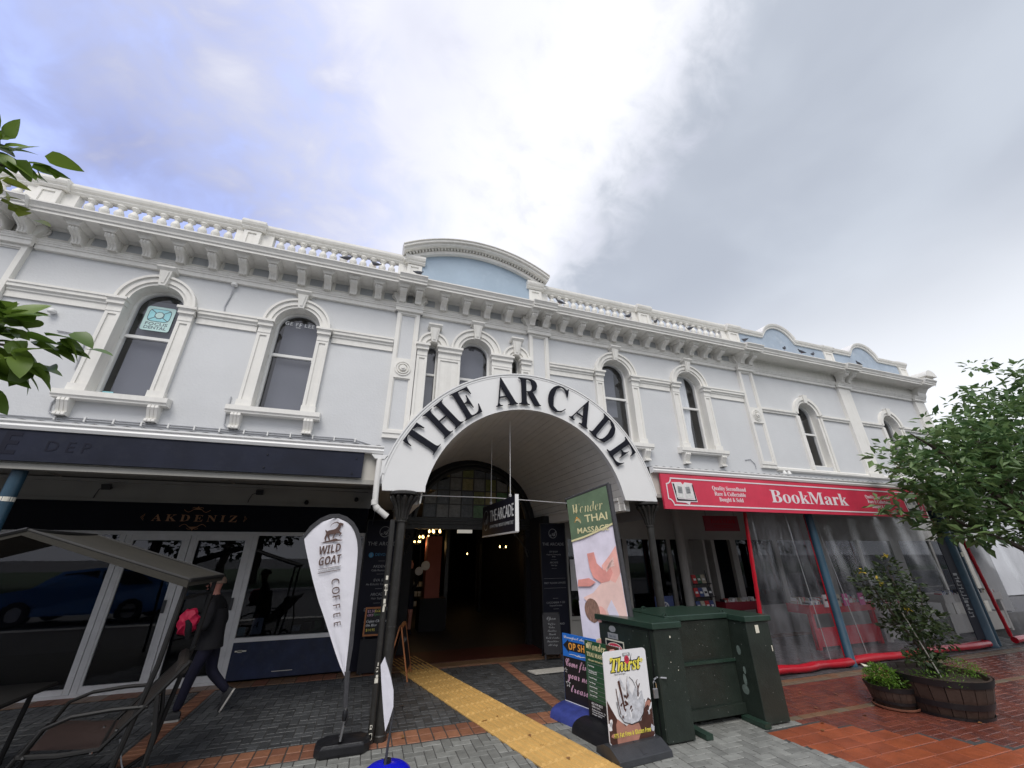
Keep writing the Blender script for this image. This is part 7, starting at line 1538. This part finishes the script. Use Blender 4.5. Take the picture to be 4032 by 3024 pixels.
def shoe(c, d, up):
    d, up = Vector(d).normalized(), Vector(up).normalized(); sd_ = d.cross(up); c = Vector(c); rg = []
    for f_, w_, h_ in ((-.09, .025, .07), (-.06, .036, .085), (0, .036, .08), (.07, .043, .05), (.13, .04, .035), (.165, .02, .02)):
        rg.append([tuple(c+d*f_+sd_*w_*math.cos(a)+up*max(0, h_*math.sin(a))) for a in [math.pi*k/6 for k in range(7)]])
    o = MB().loft(rg, True, True).build('shoe', SHOE, ps, smooth=True)
    MB().loft([[tuple(c+d*f_*1.03+sd_*w_*1.05*s_-up*.02*q) for q in (0, 1) for s_ in ((-1, 1) if q == 0 else (1, -1))] for f_, w_, h_ in ((-.09, .025, 0), (-.06, .036, 0), (0, .036, 0), (.07, .043, 0), (.13, .04, 0), (.165, .02, 0))], True, True).build('sole', SOLE, o, local=False)
shoe((X0-.20, Y0-.11, .024), (-1, 0, .0), (0, 0, 1)); shoe((X0+.315, Y0+.09, .150), (-.42, 0, -.9), (-.9, 0, .42))
bgt = thing('round_bag', 'crimson round bag held under the walking person arm', 'bag', (X0-.25, Y0-.26, 1.02)); MB().loft([[(X0-.25+(.115+.016*math.sin(k*2.3))*q*math.cos(2*math.pi*k/22), Y0-.26+y+.01*math.sin(k*1.7), 1.05+(.155+.014*math.sin(k*1.9))*q*math.sin(2*math.pi*k/22)) for k in range(22)] for y, q in ((-.075, .25), (-.065, .6), (-.045, .88), (0, 1), (.045, .88), (.06, .5))], True, True).build('shell', BAG, bgt, smooth=True)
MB().tube([(X0-.245, Y0-.34, 1.08), (X0-.21, Y0-.345, 1.03), (X0-.20, Y0-.34, .96), (X0-.19, Y0-.32, .88)], [.02, .035, .04, .028], 8).build('sleeve_flap', COATM, bgt, smooth=True)
# silhouette in the arcade
X0, Y0 = 1.15, 11.6
J2 = dict(pel=(X0, Y0, .95), sp=(X0, Y0, 1.12), ch_=(X0, Y0, 1.32), nk=(X0, Y0, 1.48), hd=(X0, Y0, 1.60), ht=(X0, Y0, 1.69), sL=(X0-.17, Y0, 1.42), sR=(X0+.17, Y0, 1.42), eL=(X0-.22, Y0, 1.14), eR=(X0+.2, Y0+.03, 1.14), wL=(X0-.2, Y0-.1, .9), wR=(X0+.12, Y0-.15, 1.0), hL=(X0-.09, Y0, .92), hR=(X0+.09, Y0, .92), kL=(X0-.1, Y0, .5), kR=(X0+.1, Y0, .5), aL=(X0-.1, Y0, .09), aR=(X0+.1, Y0+.02, .09), tL=(X0-.12, Y0-.16, .05), tR=(X0+.12, Y0-.14, .05))
R2 = dict(Rr); R2.update(tL=.035, tR=.035, hd=.09, ht=.06)
E2 = [e for e in E_ if e[0] != 'hb' and e[1] != 'hb']+[('nk', 'hd'), ('aL', 'tL'), ('aR', 'tR')]
p2 = figure('person', 'dark silhouetted person standing inside the arcade behind the left iron post', J2, E2, {k: R2[k] for k in J2}, 'pel', ([COATM, JEAN, SKIN], lambda c: 2 if c.z > 1.5 or (c.z < .55 and c.z > .12) else 0 if c.z > .9 else 1), (X0, Y0, 0))
# ================================================================== across the street (seen in the glass)
rd2 = MB().box(-60, 80, -12, .8, -.044, -.03).build('road', ASPH); rd2['kind'] = 'structure'
kb = MB().box(-60, 80, .8, 1.2, -.044, .0).build('kerb', CREAM); kb['kind'] = 'structure'
kb = MB().box(-60, 80, -12.3, -12, -.044, .08).build('kerb', CREAM); kb['kind'] = 'structure'
gl_ = MB().box(-60, 80, -60, -12.3, -.044, .06).build('lawn', GRASS); gl_['kind'] = 'structure'
rd = random.Random(77)
tm = None
for i, (x, y, s_) in enumerate(((-24, -19, 1.1), (-15, -22, 1.2), (-7.5, -18, 1.0), (1, -21, 1.15), (8, -18, 1.0), (15, -21, 1.2), (24, -20, 1.15), (33, -22, 1.2), (43, -21, 1.1), (-34, -20, 1.2))):
    t = thing('park_tree', 'broad dark park tree across the street, number %s counting from the left' % ('three', 'four', 'five', 'six', 'seven', 'eight', 'nine', 'ten', 'last', 'one')[i] if False else 'broad dark tree on the lawn across the street behind the camera', 'tree', (x, y, 0), rd.uniform(0, 6), 'park trees across the street')
    if tm is None:
        k_ = MB().tube([(0, 0, 0), (.1, 0, 1.6), (0, .1, 3.2), (.1, 0, 6)], [.35, .28, .22, .05], 8).build('trunk', BARK, t, smooth=True, local=True); mb = MB(); leafcloud(mb, [((rd.gauss(0, 1.9), rd.gauss(0, 1.9), 4.7+rd.gauss(0, 1.2)), (1.2, 1.2, .8), 70) for _ in range(46)], None, .35, .6, wd=.6, rd=rd); c_ = tag(mb.build('crown', LEAFS, t, local=True), kind='stuff'); tm = (k_, c_)
    else: cp(tm[0], t); cp(tm[1], t)
    t.scale = (s_*1.15, s_*1.15, s_)
# parked blue car reflected in the restaurant glass
cr_ = thing('parked_car', 'dark blue hatchback parked across the road behind the camera', 'car', (-7.9, -0.6, -.03))
body = [(-2.1, .35), (-2.12, .65), (-2.0, .85), (-1.2, .98), (-.7, 1.42), (.2, 1.52), (1.3, 1.48), (1.95, 1.05), (2.1, .95), (2.15, .4), (2.0, .28), (-1.95, .25)]
def carpt(p, y, q): return (-7.9+p[0], -0.6+y*(1 if p[1] < 1.0 else .80), p[1]*1)
MB().loft([[carpt((a, b if abs(y) < .85 else min(b, b)), y, 0) for a, b in body] for y in (-.88, -.8, .8, .88)], True, True).build('body', CARB, cr_, bevel=0)
for s_ in (-1, 1):
    MB().loft([[(-7.9+a, -0.6+s_*.745, b) for a, b in ((-.95, 1.0), (-.6, 1.36), (.2, 1.44), (.25, 1.0))], [(-7.9+a, -0.6+s_*.76, b) for a, b in ((-.95, 1.0), (-.6, 1.36), (.2, 1.44), (.25, 1.0))]], True, True).build('side_window', BLACKP, cr_)
    MB().loft([[(-7.9+a, -0.6+s_*.745, b) for a, b in ((.33, 1.0), (.30, 1.44), (1.2, 1.40), (1.65, 1.05))], [(-7.9+a, -0.6+s_*.76, b) for a, b in ((.33, 1.0), (.30, 1.44), (1.2, 1.40), (1.65, 1.05))]], True, True).build('side_window', BLACKP, cr_)
    for wx in (-1.35, 1.3): w0 = MB().ring(-7.9+wx, .32, .19, .33, -0.6+min(s_*.90, s_*.70), -0.6+max(s_*.90, s_*.70), 0, 360, 24).build('wheel', BLACKP, cr_); MB().ring(-7.9+wx, .32, .02, .19, -0.6+s_*.86-.02, -0.6+s_*.86+.02, 0, 360, 20).build('rim', STEEL, w0)
# remaining labels for pieces on windows
t = thing('dental_sticker', 'pale mint square sticker with cyan eye-like emblem in the first window', 'sticker', (-4.58, F+.2, 6.3))
SP = lambda nm, pts, m, l: poly2(nm, pts, m, t, (-4.60, F+.205, 6.28), (1, 0, 0), (0, 0, 1), .001, l)
SP('backing', rrect(-.24, .24, -.30, .26, .045), MINT, 0); SP('emblem_line', rrect(-.19, .19, -.09, .21, .09), TXG, .002); SP('emblem_fill', rrect(-.178, .178, -.078, .198, .08), CYAN, .004)
for a, b in (((-.17, .185), (.17, -.065)), ((-.17, -.065), (.17, .185))): SP('emblem_line', taper([a, b], [.007, .007]), TXG, .006)
SP('emblem_line', blob(0, .06, .085, .085, 8, 0, .39), TXG, .008); SP('emblem_fill', blob(0, .06, .066, .066, 16), MINT, .010)
text('lettering', 'FOCUS', TXG, t, (-4.60, F+.203, 6.105), .095, align='CENTER', width=.37, off=.001); text('lettering', 'DENTAL', TXG, t, (-4.60, F+.203, 6.02), .095, align='CENTER', width=.37, off=.001)
t = thing('window_note', 'tiny cyan note at the lower left corner of the first window', 'sticker', (-4.9, F+.2, 4.6)); bb_('paper', CYAN, (-4.98, -4.82, F+.225, F+.228, 4.575, 4.63), parent=t)
text_o = thing('window_lettering', 'white capital lettering across the top of the second window', 'lettering', (-2.05, F+.2, 6.6))
text('letters', 'GE', WTXT, text_o, (-2.36, F+.208, 6.575), .13, font='bold'); text('letters', 'FF LEE', WTXT, text_o, (-2.15, F+.208, 6.575), .13, font='bold', width=.38); text('letters', 'ono', WTXT, text_o, (-2.13, F+.212, 6.53), .05, font='bold')
